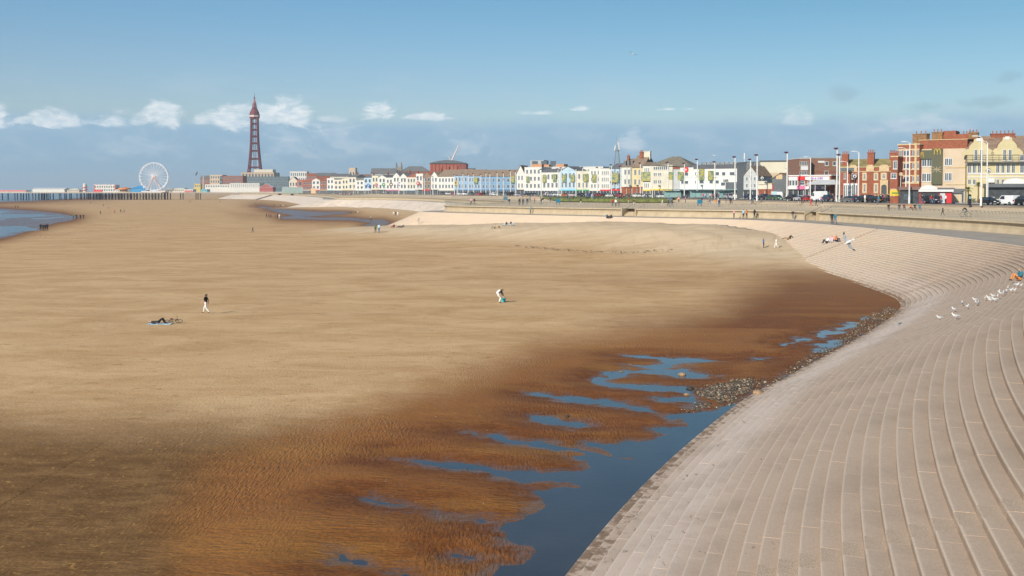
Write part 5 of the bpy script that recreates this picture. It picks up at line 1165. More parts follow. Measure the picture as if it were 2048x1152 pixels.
def carousel():
    P = P3(250.5, 383, PY_-4); r = thing('carousel', 'orange and yellow domed carousel on the pier', 'carousel', (P[0], P[1], ZD+.01)); w = 13*PY_/2048
    mb = MB(); mb.lathe([(w, 0), (w, .5), (w*.97, .55)], 16); mb.build('platform', tan, r)
    mb = MB(); mb.lathe([(w+.3, 3.2), (w+.3, 4.4), (w*.2, 5.4), (.1, 5.8)], 16); mb.build('canopy', orange, r)
    for k in range(14): a = 2*PI*k/14; mb = MB(); mb.tube([(w*.93*math.cos(a), w*.93*math.sin(a), .5), (w*.93*math.cos(a), w*.93*math.sin(a), 3.3)], .14, 4); mb.build('column', yel, r)
    mb = MB(); mb.lathe([(w*.4, .5), (w*.4, 3.2)], 10); mb.build('core', redtile, r)
carousel()
def blue_tent():
    P = P3(280.5, 383, PY_-6); r = thing('blue_marquee', 'bright blue peaked marquee beside the big wheel', 'marquee', (P[0], P[1], ZD+.01)); w = 15*PY_/2048; h = P3(280, 371.5, PY_-6)[2]-ZD; bl = M('marquee_blue', (.05,.25,.48), .6, .1, .4)
    mb = MB(); mb.box(-w, w, -5, 5, 0, h*.58); mb.build('wall', bl, r)
    mb = MB(); mb.add([(-w-.3,-5.3,h*.58),(w+.3,-5.3,h*.58),(w+.3,5.3,h*.58),(-w-.3,5.3,h*.58),(-w*.15,0,h),(w*.3,0,h)], [(0,1,5,4),(2,3,4,5),(1,2,5),(3,0,4),(3,2,1,0)]); mb.build('roof', bl, r)
blue_tent()
def big_wheel():
    Y = PY_-9; P = P3(308, 353.5, Y); r = thing('big_wheel', 'big white observation wheel with many spokes standing on the pier', 'ferris wheel', (P[0], P[1], P[2]), math.radians(6))
    R = 28*Y/2048; wh = M('wheel_white', (.85,.86,.88), .4, .02); n = 40
    for y in (-1.1, 1.1):
        for rr, t in ((R, .30), (R*.94, .16)):
            mb = MB(); mb.tube([(rr*math.cos(2*PI*k/n), y, rr*math.sin(2*PI*k/n)) for k in range(n+1)], t, 4, 0, False); mb.build('rim', wh, r)
    for k in range(24):
        a = 2*PI*k/24; mb = MB()
        for y in (-1.1, 1.1): mb.tube([(1.4*math.cos(a), y*1.6, 1.4*math.sin(a)), (R*math.cos(a), y, R*math.sin(a))], .15, 4)
        mb.tube([(R*math.cos(a), -1.1, R*math.sin(a)), (R*math.cos(a), 1.1, R*math.sin(a))], .12, 4)
        mb.build('spoke', wh, r)
        mb = MB(); mb.lathe([(.25,-.05),(.62,-.35),(.68,-1.1),(.55,-1.45)], 7, (R*math.cos(a), 0, R*math.sin(a)+(-.2))); mb.build('gondola', M('gondola_white', (.80,.82,.86), .4), r)
    mb = MB(); mb.lathe([(1.5,-2.2),(1.6,-1.5),(1.6,1.5),(1.5,2.2)], 12); mb.xf(Matrix.Rotation(PI/2, 4, 'X')); mb.build('hub', M('hub_pink', (.70,.50,.48)), r)
    hz = ZD-P[2]
    for y in (-3.6, 3.6):
        for x in (-9.5, 9.5): mb = MB(); mb.tube([(0, y*.6, 0), (x, y, hz)], .42, 5); mb.build('support_leg', M('leg_pink', (.62,.46,.46)), r)
    mb = MB(); mb.box(-13, 13, -4.4, 4.4, hz, hz+1.4); mb.build('boarding_platform', signw, r)
big_wheel()
for i, (a, c, top, m, lab, n) in enumerate(((297,333,380,red,'low red and dark stalls under the big wheel',8),(334,369,377,cream,'long low cream hall right of the big wheel',9),(369,386,379,white,'low white hall with red edging near the pier head',4),(402,414,379,tealm,'small teal and red stall by the pier head',2))):
    q = on_pier('pier_stall_building', lab, a, c, top, m if i else white, bays=n, y=3)
    if i in (0, 2): mb = MB(); mb.box(0, q.L, -.3, .02, .2, 1.6); q.part('red_front', mb, red)
def drop_ride():
    P = P3(386, 384, PY_+80); r = thing('swing_ride', 'dark teardrop cabin on a thin tilted mast above the pier head', 'fairground ride', (P[0], P[1], ZT)); z = P3(394, 347, PY_+80)[2]-ZT; x = XA(393.5, PY_+80)-P[0]
    mb = MB(); mb.tube([(0,0,0),(x*.5,0,z*.55)], .35, 5); mb.tube([(x*.5,0,z*.55),(x*.9,0,z*.9)], .18, 4); mb.build('mast', grey, r)
    mb = MB(); mb.ball((0,0,0), (1.0,1.0,2.6), 8, 6); mb.xf(Matrix.Translation((x, 0, z)) @ Matrix.Rotation(.35, 4, 'Y')); mb.build('cabin', darkgrey, r)
    P = P3(407.5, 384, PY_+60); r = thing('obelisk', 'slim pale obelisk between the rides and the white pier entrance', 'obelisk', (P[0], P[1], ZT)); h = P3(407, 350, PY_+60)[2]-ZT
    mb = MB(); mb.lathe([(1.9,0),(1.9,2.5),(1.45,2.7),(.75,h*.93),(.05,h)], 4); mb.build('shaft', M('obelisk_stone', (.52,.47,.42), .85), r); mb = MB(); mb.box(-2.4,2.4,-2.4,2.4,0,1.2); mb.build('plinth', stone, r)
drop_ride()
# ------------------------------------------------------------------ radio mast and construction boom
def radio_mast():
    Y = 503.0; P = P3(1234.8, 334, Y); r = thing('radio_mast', 'grey lattice radio mast with white aerial drums on the sage turret', 'radio mast', (P[0], P[1]+2, P[2]))
    h = P3(1234.8, 274, Y)[2]-P[2]; st = M('mast_steel', (.22,.24,.25), .5)
    w0, w1 = 1.5, .55
    for sx in (-1, 1):
        for sy in (-1, 1): mb = MB(); mb.tube([(sx*w0, sy*w0, -.5), (sx*w1, sy*w1, h*.62)], .13, 4); mb.build('mast_leg', st, r)
    mb = MB(); n = 8
    for k in range(n):
        z0, z1 = h*.62*k/n, h*.62*(k+1)/n; a, b = w0+(w1-w0)*k/n, w0+(w1-w0)*(k+1)/n
        for (p, q) in (((-a,-a),(b,-b)), ((a,-a),(-b,-b)), ((a,-a),(b,b)), ((-a,a),(-b,-b))): mb.tube([(*p, z0), (*q, z1)], .07, 3)
    mb.build('lattice', st, r)
    mb = MB(); mb.tube([(0,0,h*.6),(0,0,h)], .12, 5); mb.tube([(.4,0,h*.6),(.4,0,h*.88)], .06, 4); mb.build('aerial', st, r)
    for x, z in ((-1.1,.60),(1.0,.60),(-.9,.68),(.9,.70),(.5,.80)): mb = MB(); mb.lathe([(.28,-.8),(.28,.8)], 7, (x, -.5, h*z)); mb.build('antenna_drum', signw, r)
    mb = MB(); mb.lathe([(1.5, h*.55), (1.5, h*.565)], 8); mb.build('platform', st, r)
    Y = 960; P = P3(903, 324, Y); r = thing('crane_boom', 'pale pink crane boom leaning up behind the arena roof', 'crane', (P[0], P[1], ZT)); a = P3(903, 322, Y); b = P3(917, 291, Y)
    mb = MB(); mb.tube([(a[0]-P[0], 0, a[2]-ZT), (b[0]-P[0], 0, b[2]-ZT)], [.9, .45], 5); mb.build('boom', M('boom_pink', (.66,.52,.50)), r)
    c = P3(897, 312, Y); mb = MB(); mb.tube([(0,0,0),(0,0,a[2]-ZT)], .9, 5); mb.build('tower', M('boom_pink', (.66,.52,.50)), r); mb = MB(); mb.tube([(a[0]-P[0], 0, a[2]-ZT-2), (c[0]-P[0], 0, c[2]-ZT)], .4, 4); mb.build('jib', M('boom_pink', (.66,.52,.50)), r)
    P = P3(1480, 330, 420); r = thing('aerial_pole', 'white aerial pole above the mansard hotel roof', 'aerial', (P[0], 412, ZT+P[2]-ZT-2)); mb = MB(); mb.tube([(0,0,0),(0,0,4.2)], .14, 5); mb.tube([(0,0,4.2),(0,0,6.6)], .3, 6); mb.build('pole', steelw, r)
radio_mast()
# ------------------------------------------------------------------ lamp masts and road lamps
purp = M('lamp_cap_purple', (.13,.035,.085), .5)
def lamp_mast(h=13.4):
    r = thing('lamp_mast', 'x', 'lamp post')
    mb = MB(); mb.lathe([(.24,0),(.24,1.2),(.20,1.3),(.15,h)], 8); mb.build('pole', steelw, r)
    mb = MB(); mb.lathe([(.18,h-.35),(.55,h-.1),(.60,h+.05),(.30,h+.16)], 10, (-.35,0,0)); mb.build('cap_lamp', purp, r)
    mb = MB(); mb.box(-.5,.5,-.04,.04,h*.66,h*.67); mb.box(-.3,.3,-.1,.1,h*.56,h*.56+.35); mb.build('bracket', M('bracket_grey', (.25,.25,.27), .5), r)
    return r
def road_lamp(h=12.5):
    r = thing('road_lamp', 'x', 'lamp post')
    mb = MB(); mb.lathe([(.2,0),(.2,1.4),(.15,1.5),(.11,h)], 8); mb.build('pole', steelw, r)
    mb = MB(); mb.tube([(0,0,h-.2),(-.3,0,h+.2),(-1.0,0,h+.35)], .08, 5); mb.build('arm', steelw, r)
    mb = MB(); mb.box(-1.8,-.8,-.16,.16,h+.25,h+.42); mb.build('lamp_head', signw, r)
    mb = MB(); mb.box(-.04,.04,-.5,.5,h*.62,h*.63); mb.build('bracket', M('bracket_grey', (.25,.25,.27), .5), r)
    return r
PLACES = [(0, 915, 'the small guest houses'), (915, 1031, 'the blue terrace'), (1031, 1085, 'the white guest house'), (1085, 1155, 'the arcades'), (1155, 1222, 'the tall white hotels'), (1222, 1300, 'the bay fronted houses'),
          (1300, 1358, 'the cream corner hotel'), (1358, 1488, 'the white pub'), (1488, 1580, 'the gabled shed'), (1580, 1680, 'the chip shop'), (1680, 1790, 'the brick pub'), (1790, 1935, 'the restaurant'), (1935, 3000, 'the yellow hotel')]
def place(px): return next(t for a, b, t in PLACES if a <= px < b)
ORD = ['first', 'second', 'third', 'fourth', 'fifth', 'sixth', 'seventh', 'eighth', 'ninth', 'tenth', 'eleventh', 'twelfth', 'thirteenth', 'fourteenth', 'fifteenth', 'sixteenth']
def ordinals(items, key):
    """items -> {index: 'third from the left'} counted within each key, in picture order"""
    cnt = {}; out = {}
    for i, it in sorted(enumerate(items), key=lambda q: q[1][0]):
        k = key(it); cnt[k] = cnt.get(k, 0)+1; out[i] = ORD[min(cnt[k]-1, 15)]
    return out
masts = [(1574,401.3,304),(1514,401.3,309),(1500.8,399,318),(1469.8,399,313),(1429.5,398,323),(1394.5,397,318),(1368.7,395.5,325.6),(1336,396,324),(1280.8,395,325.6),(1241.7,394,332),(1223,393.8,329),(1195,393,334),
         (1165.4,391.5,334),(1152,391.5,336),(1122.7,391,335),(1116,390.6,337),(1082.5,390.6,338),(1031,390.2,342),(1021,391,341),(1007,390,345),(994.5,391.4,344),(980,388.6,346),(972,389,345),(962,388.5,348),(947,388,347),(937,387.7,348),
         (926,388,346),(915,387,350),(909,387,349),(866,386.8,353),(849,386.4,355),(834,386.4,354),(808,386.2,357),(797,386,358),(730,385.4,362),(716,385.4,361),(707,385.3,363),(1673.6,403,296),(1678.8,395,308.5)]
roads = [(1811.6,403,297),(1818.6,407,285),(1962.3,411,274),(1973.6,399,284),(1717,397,304),(1694.7,396,324),(1620.6,398,315),(1305,395,357)]
proto_m, proto_r = lamp_mast(), road_lamp(); tm, tr = tree_of(proto_m), tree_of(proto_r)
om, orr = ordinals(masts, lambda t: place(t[0])), ordinals(roads, lambda t: place(t[0]))
for i, (px, pb, pt) in enumerate(masts):
    g = G(px, pb, ZT) if pb > 386.6 else None
    Y = min(g[1] if g else 9999, ystreet(px)*(.90 if px > 1000 else .93)); X = XA(px, Y); h = P3(px, pt, Y)[2]-ZT
    lab = f'{om[i]} purple capped lamp mast from the left before {place(px)}'
    o = proto_m if i == 0 else dup(proto_m, (0,0,0), 0, lab, tree=tm)
    o.location = (X, Y, ZT-.05); o['label'] = lab; o['group'] = 'white lamp masts with purple caps'; o.scale = (1, 1, h/13.4)
for i, (px, pb, pt) in enumerate(roads):
    g = G(px, pb, ZT); Y = min(g[1], ystreet(px)*.875); X = XA(px, Y); h = P3(px, pt, Y)[2]-ZT; lab = f'{orr[i]} plain white road lamp from the left before {place(px)}'
    o = proto_r if i == 0 else dup(proto_r, (0,0,0), 0, lab, tree=tr)
    o.location = (X, Y, ZT-.05); o['label'] = lab; o['group'] = 'white road lamps with one arm'; o.scale = (1, 1, h/12.6)
# round lit discs hung on posts
for px, py, rr, c, lab in ((1685.5,355,9,signw,'white disc with dark rim, left one of two by the brick pub corner'),(1709,352.5,9,signw,'white disc with dark rim, right one of two by the brick pub corner'),(1802,348.5,7,stone,'cream disc on a thin post beside the brick flats'),(1977,341.5,9,signw,'white disc with dark rim before the yellow hotel'),(1524,356,7,signw,'white disc with dark rim by the gabled shed')):
    Y = ystreet(px)-14; P = P3(px, py, Y); R = rr*.55*Y/2048; r = thing('disc_ornament', lab, 'light ornament', (P[0], P[1], ZT), 0, 'round disc ornaments along the street'); z = P[2]-ZT
    def disc(r_, y0, y1, mat, nm): mb = MB(); mb.lathe([(.0,y0),(r_,y0),(r_,y1),(0,y1)], 18); mb.xf(Matrix.Translation((0,0,z)) @ Matrix.Rotation(PI/2, 4, 'X')); mb.build(nm, mat, r)
    disc(R, -.12, .08, black if c is signw else stone, 'rim'); disc(R*.78, .085, .16, c, 'disc_face')
    mb = MB(); mb.lathe([(0,.165),(R*.3,.165),(R*.3,.2),(0,.2)], 10); mb.xf(Matrix.Translation((0,0,z-.15)) @ Matrix.Rotation(PI/2, 4, 'X')); 
    mb.prism([(-R*.26, z-.05), (R*.26, z-.05), (0, z+R*.5)], -.2, -.165); mb.build('drop_mark', black if c is signw else signw, r)
    mb = MB(); mb.tube([(0,.1,0),(0,.1,z+R)], .07, 5); mb.build('post', steelw, r)
# ------------------------------------------------------------------ vehicles
paint = {k: M('paint_'+k, c, .25, .03, 1, spec=.7) for k, c in dict(white=(.78,.78,.78), black=(.018,.018,.02), silver=(.45,.46,.48), grey=(.12,.125,.13), red=(.42,.02,.025), blue=(.03,.08,.25), navy=(.02,.03,.07), orange=(.55,.12,.02), green=(.05,.14,.08)).items()}
cglass = M('car_glass', (.03,.037,.045), .06, .1, spec=.9); tyre = M('tyre', (.018,.018,.018), .9); rim_ = M('wheel_rim', (.5,.5,.52), .35, metal=.7); lampw = M('headlight', (.75,.77,.8), .15); lampr = M('taillight', (.45,.02,.02), .2); platey = M('number_plate_yellow', (.78,.58,.05)); platew = M('number_plate_white', (.8,.8,.8))
SHAPES = {
 'hatchback': dict(L=4.1, W=1.75, low=[(0,.28),(-.02,.62),(.12,.86),(.9,.95),(1.2,.97),(3.75,1.0),(4.06,.92),(4.1,.60),(4.05,.28)], cab=[(.95,.95),(1.75,1.44),(3.1,1.47),(3.75,1.30),(3.95,.98)], wh=(.75,3.32), r=.31),
 'saloon': dict(L=4.6, W=1.8, low=[(0,.27),(-.02,.58),(.15,.82),(1.2,.92),(1.5,.94),(3.6,.98),(4.5,.96),(4.6,.62),(4.55,.27)], cab=[(1.2,.92),(2.05,1.40),(3.05,1.42),(3.95,.97)], wh=(.85,3.7), r=.32),
 'suv': dict(L=4.5, W=1.88, low=[(0,.35),(-.02,.80),(.12,1.02),(1.0,1.10),(1.2,1.12),(4.2,1.16),(4.46,1.05),(4.5,.7),(4.45,.35)], cab=[(1.05,1.10),(1.75,1.68),(3.7,1.70),(4.3,1.16)], wh=(.85,3.6), r=.37),
 'van': dict(L=4.5, W=1.86, low=[(0,.30),(-.02,.75),(.15,1.0),(.95,1.14),(1.55,1.80),(1.75,1.84),(4.4,1.86),(4.48,1.75),(4.5,.30)], cab=[(.99,1.16),(1.53,1.76),(2.35,1.76),(2.35,1.14)], wh=(.85,3.6), r=.32),
 'box_van': dict(L=5.9, W=2.05, low=[(0,.35),(-.02,.95),(.15,1.2),(.8,1.38),(1.45,2.2),(1.9,2.55),(5.8,2.6),(5.88,2.5),(5.9,.35)], cab=[(.84,1.42),(1.42,2.14),(2.1,2.14),(2.1,1.36)], wh=(1.0,4.5), r=.36)}
def vehicle(kind, col):
    d = SHAPES[kind]; L, Wd = d['L'], d['W']; r = thing('parked_'+kind, 'x', 'van' if 'van' in kind else 'car'); van = 'van' in kind
    def lerpw(z): return Wd/2*(1-.05*max(0, (z-.6))**1.5)
    mb = MB(); low = d['low']; n = len(low); vs = []
    for sy in (-1, 1):
        for x, z in low: vs.append((x, sy*lerpw(z)*(1.0 if .15 < x < L-.2 else .90), z))
    mb.add(vs, [tuple(range(n)), tuple(range(2*n-1, n-1, -1))] + [(i, i+n, (i+1) % n+n, (i+1) % n) for i in range(n)]); body = mb.build('body', paint[col], r)
    cab = d['cab']; k = len(cab); wt = Wd/2*.93; wr = Wd/2*.76
    if not van:
        mb = MB(); vs = []
        zs = [c[1] for c in cab]; z0, z1 = min(zs), max(zs)
        for sy in (-1, 1):
            for x, z in cab: vs.append((x, sy*(wt+(wr-wt)*(z-z0)/(z1-z0)), z))
        mb.add(vs, [tuple(range(k)), tuple(range(2*k-1, k-1, -1))] + [(i, i+k, (i+1) % k+k, (i+1) % k) for i in range(k)]); mb.build('windows', cglass, r)
        mb = MB(); top = cab[1:-1]; t = [(x, z+.012) for x, z in top]; 
        mb.add([(x, sy*wr*.98, z) for sy in (-1, 1) for x, z in t]+[(x, sy*wr*.98, z+.045) for sy in (-1, 1) for x, z in t], (lambda m: [(i, i+1, m+i+1, m+i)[::-1] for i in range(m-1)]+[(2*m+i, 2*m+i+1, 3*m+i+1, 3*m+i) for i in range(m-1)]+[tuple(range(m))+tuple(range(3*m-1, 2*m-1, -1)), tuple(range(2*m-1, m-1, -1))+tuple(range(3*m, 4*m)), (0, m, 3*m, 2*m)[::-1], (m-1, 2*m-1, 4*m-1, 3*m-1)])(len(t))); mb.build('roof', paint[col], r)
        for sy in (-1, 1):
            mb = MB(); xm = (cab[1][0]+cab[-2][0])/2+.1; mb.add([(xm-.06, sy*(wt+.015), z0), (xm+.06, sy*(wt+.015), z0), (xm+.06, sy*(wr+.02), z1), (xm-.06, sy*(wr+.02), z1), (xm-.06, sy*(wt-.05), z0), (xm+.06, sy*(wt-.05), z0), (xm+.06, sy*(wr-.05), z1), (xm-.06, sy*(wr-.05), z1)], [(0,1,2,3),(7,6,5,4),(0,4,5,1),(2,6,7,3),(1,5,6,2),(0,3,7,4)]); mb.build('door_pillar', paint[col], r)
    else:
        for sy in (-1, 1):
            mb = MB(); y = sy*(lerpw(1.4)+.012); mb.add([(x, y, z) for x, z in [(cab[0][0]+.15, cab[0][1]+.02), (cab[1][0]+.12, cab[1][1]-.05), cab[2], cab[3]]]+[(x, y-sy*.06, z) for x, z in [(cab[0][0]+.15, cab[0][1]+.02), (cab[1][0]+.12, cab[1][1]-.05), cab[2], cab[3]]], [(0,1,2,3),(7,6,5,4)]+[(i, (i+1) % 4, (i+1) % 4+4, i+4) for i in range(4)]); mb.build('side_window', cglass, r)
        a, b = cab[0], cab[1]; w = Wd/2*.84; mb = MB(); mb.add([(a[0]-.03,-w,a[1]),(a[0]-.03,w,a[1]),(b[0]-.03,w*.95,b[1]),(b[0]-.03,-w*.95,b[1]),(a[0]+.05,-w,a[1]-.03),(a[0]+.05,w,a[1]-.03),(b[0]+.05,w*.95,b[1]-.03),(b[0]+.05,-w*.95,b[1]-.03)], [(0,1,2,3),(7,6,5,4),(0,4,5,1),(2,6,7,3),(1,5,6,2),(0,3,7,4)]); mb.build('windscreen', cglass, r)
    R = d['r']
    for x in d['wh']:
        for sy in (-1, 1):
            mb = MB(); mb.lathe([(R*.7,-.11),(R,-.09),(R,.09),(R*.7,.11)], 12); mb.xf(Matrix.Translation((x, sy*(Wd/2-.10), R)) @ Matrix.Rotation(PI/2, 4, 'X')); w = mb.build('wheel', tyre, r)
            mb = MB(); mb.lathe([(.02,-.02),(R*.62,-.02),(R*.62,.02),(.02,.02)], 10); mb.xf(Matrix.Translation((x, sy*(Wd/2+.02), R)) @ Matrix.Rotation(PI/2, 4, 'X')); mb.build('rim', rim_, w)
    zl = low[1][1]
    for sy in (-1, 1):
        mb = MB(); mb.ctr((.06, sy*Wd*.36, zl+.06), .22, .34, .15); mb.build('headlight', lampw, r); mb = MB(); mb.ctr((L-.04, sy*Wd*.40, zl+.14), .14, .24, .26); mb.build('taillight', lampr, r)
    mb = MB(); mb.ctr((-.04, 0, .45), .04, .5, .12); mb.build('number_plate', platew, r); mb = MB(); mb.ctr((L+.03, 0, .62), .04, .5, .12); mb.build('number_plate', platey, r)
    return r
VP = {}
def park(px, py, kind, col, heading, label, group='vehicles parked and driving along the seafront road', Y=None):
    if Y is None and px < 1800: Y = ystreet(px)*(.872 + .004*(401.5-py)); X = XA(px, Y)
    elif Y is None: X, Y = G(px, py, ZT)
    else: X = XA(px, Y)
    L = SHAPES[kind]['L']
    if (kind, col) not in VP: o = vehicle(kind, col); VP[(kind, col)] = (o, tree_of(o)); first = True
    else: o = dup(VP[(kind, col)][0], (0,0,0), 0, label, tree=VP[(kind, col)][1])
    a = heading; o.rotation_euler = (0, 0, a); o.location = (X-math.cos(a)*L/2, Y-math.sin(a)*L/2, ZT+.008); o['label'] = label; o['group'] = group
def road_dir(px):        # direction along the street away from the camera
    a, b = ystreet(px-20), ystreet(px+20); v = (XA(px-20, a)-XA(px+20, b), a-b); return math.atan2(v[1], v[0])
for px, py, k, c, fl, lab in ((2015,410,'van','white',1,'white delivery van driving past the yellow hotel'),(1979,410,'hatchback','black',0,'black hatchback in front of the white delivery van, tail lights showing'),(2046,410.5,'suv','black',1,'black car just behind the white delivery van'),
     (1836,406.5,'hatchback','white',0,'white hatchback behind the people seated at the rail'),(1865,407.3,'suv','black',0,'black car with yellow number plate in front of the red kiosk'),
     (1638,400.3,'box_van','white',1,'tall white panel van outside the chip shop'),(1583,401,'suv','black',1,'black car nearest the gabled shed'),(1599,401,'hatchback','silver',1,'silver car left of the panel van'),(1614,401,'hatchback','red',1,'small red car beside the panel van'),(1655,401.5,'suv','navy',1,'dark blue car right of the panel van'),
     (1697,402,'saloon','grey',1,'long grey saloon outside the brick pub bay'),(1712,401.5,'hatchback','navy',1,'dark car behind the grey saloon'),(1731,402,'suv','black',1,'black car in front of the pub crowd'),(1748,402,'hatchback','black',1,'second black car in front of the pub crowd, nearer the flats')):
    park(px, py, k, c, road_dir(px)+(PI if fl else 0)*1.0 + (-.25 if px > 1800 else 0), lab)
cols = ['black', 'silver', 'white', 'navy', 'grey', 'red', 'black', 'white', 'blue', 'silver', 'orange', 'grey', 'white', 'black', 'green']
line = []
px = 884.0
while px < 1350:
    w = float(np.interp(px, [880, 1100, 1350], [8, 12, 17])); Y = ystreet(px)*float(np.interp(px, [880, 1350], [.93, .93])); line.append((px, Y, random.choice(['hatchback','saloon','suv','hatchback','suv','van']), random.choice(cols))); px += w*random.uniform(.95, 1.5)
px = 930.0
while px < 1335:
    w = float(np.interp(px, [880, 1100, 1350], [9, 13, 18])); line.append((px, ystreet(px)*.895, random.choice(['hatchback','suv','saloon','van']), random.choice(cols))); px += w*random.uniform(1.1, 3.0)
for px in (1498, 1511, 1527, 1541, 1556, 1440, 1458, 1380, 1405): line.append((px, ystreet(px)*.915, random.choice(['hatchback','suv']), random.choice(cols)))
cnt = {}
line.sort()
for px, Y, k, c in line:
    key = (c, k, place(px)); cnt[key] = cnt.get(key, 0)+1
seen = {}
for px, Y, k, c in line:
    key = (c, k, place(px)); seen[key] = seen.get(key, 0)+1
    nm = {'suv': 'tall car', 'box_van': 'panel van'}.get(k, k)
    lab = (f'{ORD[seen[key]-1]} {c} {nm} from the left in the traffic before {place(px)}' if cnt[key] > 1 else f'only {c} {nm} in the traffic before {place(px)}')
    park(px, 0, k, c, road_dir(px)+(PI if random.random() < .5 else 0), lab, Y=Y)
# ------------------------------------------------------------------ street furniture
def shelter(px0, px1, Y, h, label):
    x0, x1 = XA(px0, Y), XA(px1, Y); r = thing('tram_shelter', label, 'shelter', (x0, Y, ZT), 0, 'teal glass tram shelters'); w = x1-x0
    mb = MB(); mb.box(-.3, w+.3, -1.4, 1.6, h-.12, h+.1); mb.build('roof', M('shelter_roof', (.16,.25,.26), .5), r)
    n = max(2, int(w/1.8))
    for i in range(n+1): mb = MB(); x = w*i/n; mb.tube([(x,0,0),(x,0,h-.1)], .06, 5); mb.build('post', M('shelter_post', (.2,.27,.28), .4), r)
    for i in range(n): mb = MB(); mb.box(w*i/n+.08, w*(i+1)/n-.08, .02, .05, .25, h-.4); mb.build('glass_panel', tealg, r)
    mb = MB(); mb.box(.4, w-.4, -.5, -.1, .42, .5); mb.build('bench', grey, r)
shelter(1328, 1362, 352, 3.1, 'long teal tram shelter left of the white pub, nearer the lawn'); shelter(1380, 1424, 345, 3.0, 'long teal tram shelter before the white pub'); shelter(1436, 1462, 335, 2.9, 'short teal tram shelter by the white pub entrance')
def blue_board(px, py, Y, w, h, label):
    P = P3(px, py, Y); zz = lerp_at(W1, 0)[0]*0+ZP+.12; r = thing('blue_board', label, 'board', (P[0], P[1], P[2]), math.radians(14), 'blue boards on legs along the promenade'); bl = M('board_blue', (.03,.22,.36), .5, .08)
    mb = MB(); mb.add([(-w/2,-.10,.45),(w/2,-.10,.45),(w/2,-.32,.45+h),(-w/2,-.32,.45+h),(-w/2,.10,.45),(w/2,.10,.45),(w/2,-.12,.45+h),(-w/2,-.12,.45+h)], [(0,1,2,3),(7,6,5,4),(0,4,5,1),(3,2,6,7),(1,5,6,2),(0,3,7,4)]); mb.build('panel', bl, r)
    for x in (-w*.36, w*.36): mb = MB(); mb.tube([(x,.3,0),(x,0,.6)], .05, 5); mb.tube([(x,-.35,0),(x,-.05,.6)], .05, 5); mb.build('leg', M('board_leg', (.05,.06,.07)), r)
blue_board(1116, 409, 283, 1.25, 1.05, 'blue board on legs beside a seated couple on the promenade'); blue_board(1399, 412, 262, 1.3, 1.15, 'blue board on legs between the two access steps'); blue_board(1011, 402.5, 395, 1.6, 1.3, 'blue board by the far railing of the headland')
def red_kiosk():
    Y = 219.0; X = XA(1876, Y); r = thing('kiosk', 'white and red kiosk with a curved pediment in front of the restaurant', 'kiosk', (X-3.2, Y+2, ZT), math.radians(-14))
    mb = MB(); mb.box(0, 6.6, 0, 3, 0, 2.5); mb.build('wall', M('kiosk_red', (.36,.035,.04), .6), r); mb = MB(); mb.box(-.2, 6.8, -.5, 3.2, 2.5, 3.0); mb.build('fascia', signw, r)
    mb = MB(); mb.prism([(0,3.0),(3.6,3.0)] + [(1.8+1.8*math.cos(a), 3.0+.95*math.sin(a)) for a in np.linspace(.3, PI-.3, 7)], -.55, .2); mb.build('pediment', signw, r)
    mb = MB(); mb.box(.3, 3.9, -.05, .05, .6, 2.3); mb.build('serving_hatch', dark, r); mb = MB(); mb.box(4.2, 5.2, -.06, .05, .1, 2.2); mb.build('poster', M('poster_grey', (.5,.55,.58)), r); mb = MB(); mb.box(5.5, 6.4, -.06, .05, .1, 2.2); mb.build('poster', red, r)
    Y = 219.0; X = XA(1835, Y); r = thing('dark_hut', 'dark brown flat roofed hut left of the red kiosk', 'hut', (X-2.6, Y+3, ZT), math.radians(-14)); mb = MB(); mb.box(0, 5.0, 0, 3, 0, 2.9); mb.build('wall', dark, r); mb = MB(); mb.box(-.3, 5.3, -.5, 3.3, 2.9, 3.6); mb.build('roof', M('hut_roof', (.20,.12,.10)), r); mb = MB(); mb.box(.8, 2.4, -.06, .05, .8, 2.0); mb.build('window', glass, r)
    Y = 219.0; X = XA(1912, Y); r = thing('grey_shelter', 'grey lattice sided shelter with hipped roof right of the red kiosk', 'shelter', (X-3, Y+5, ZT), math.radians(-14)); mb = MB(); mb.box(0, 6, 0, 3, 0, 2.2); mb.build('wall', grey, r)
    mb = MB(); mb.add([(-.4,-.4,2.2),(6.4,-.4,2.2),(6.4,3.4,2.2),(-.4,3.4,2.2),(1.4,1.5,3.4),(4.6,1.5,3.4)], [(0,1,5,4),(2,3,4,5),(1,2,5),(3,0,4),(3,2,1,0)]); mb.build('roof', slate, r)
    for i in range(6): mb = MB(); mb.box(.15+i, .85+i, -.05, .02, .3, 1.9); mb.build('lattice_panel', stone, r)
    Y = 226.0; X = XA(1796, Y); r = thing('yellow_banner', 'yellow banner with a dark frame on an orange fence beside the brick flats', 'banner', (X-1.8, Y, ZT), math.radians(-14)); mb = MB(); mb.box(0, 4.6, 0, .08, 1.6, 2.9); mb.build('cloth', yel, r); mb = MB(); mb.box(.4, 4.2, -.05, -.005, 2.05, 2.4); mb.build('lettering_band', M('banner_green', (.15,.25,.05)), r); mb = MB(); mb.box(0, 5.4, .1, .2, 0, 1.5); mb.build('fence_panel', redb, r)
    for x in (0, 2.3, 4.6): mb = MB(); mb.tube([(x,.1,0),(x,.1,3)], .05, 4); mb.build('post', black, r)
    X, Y = G(1939, 410.5, ZT); r = thing('parking_meter', 'black parking machine by the kerb near the tall lamp', 'parking machine', (X, Y, ZT)); mb = MB(); mb.box(-.25,.25,-.2,.2,0,1.9); mb.build('cabinet', black, r); mb = MB(); mb.box(-.2,.2,-.24,-.2,1.2,1.7); mb.build('display', tealg, r); mb = MB(); mb.lathe([(.3,1.9),(.3,2.0),(.1,2.1)], 8); mb.build('cap', black, r)
red_kiosk()
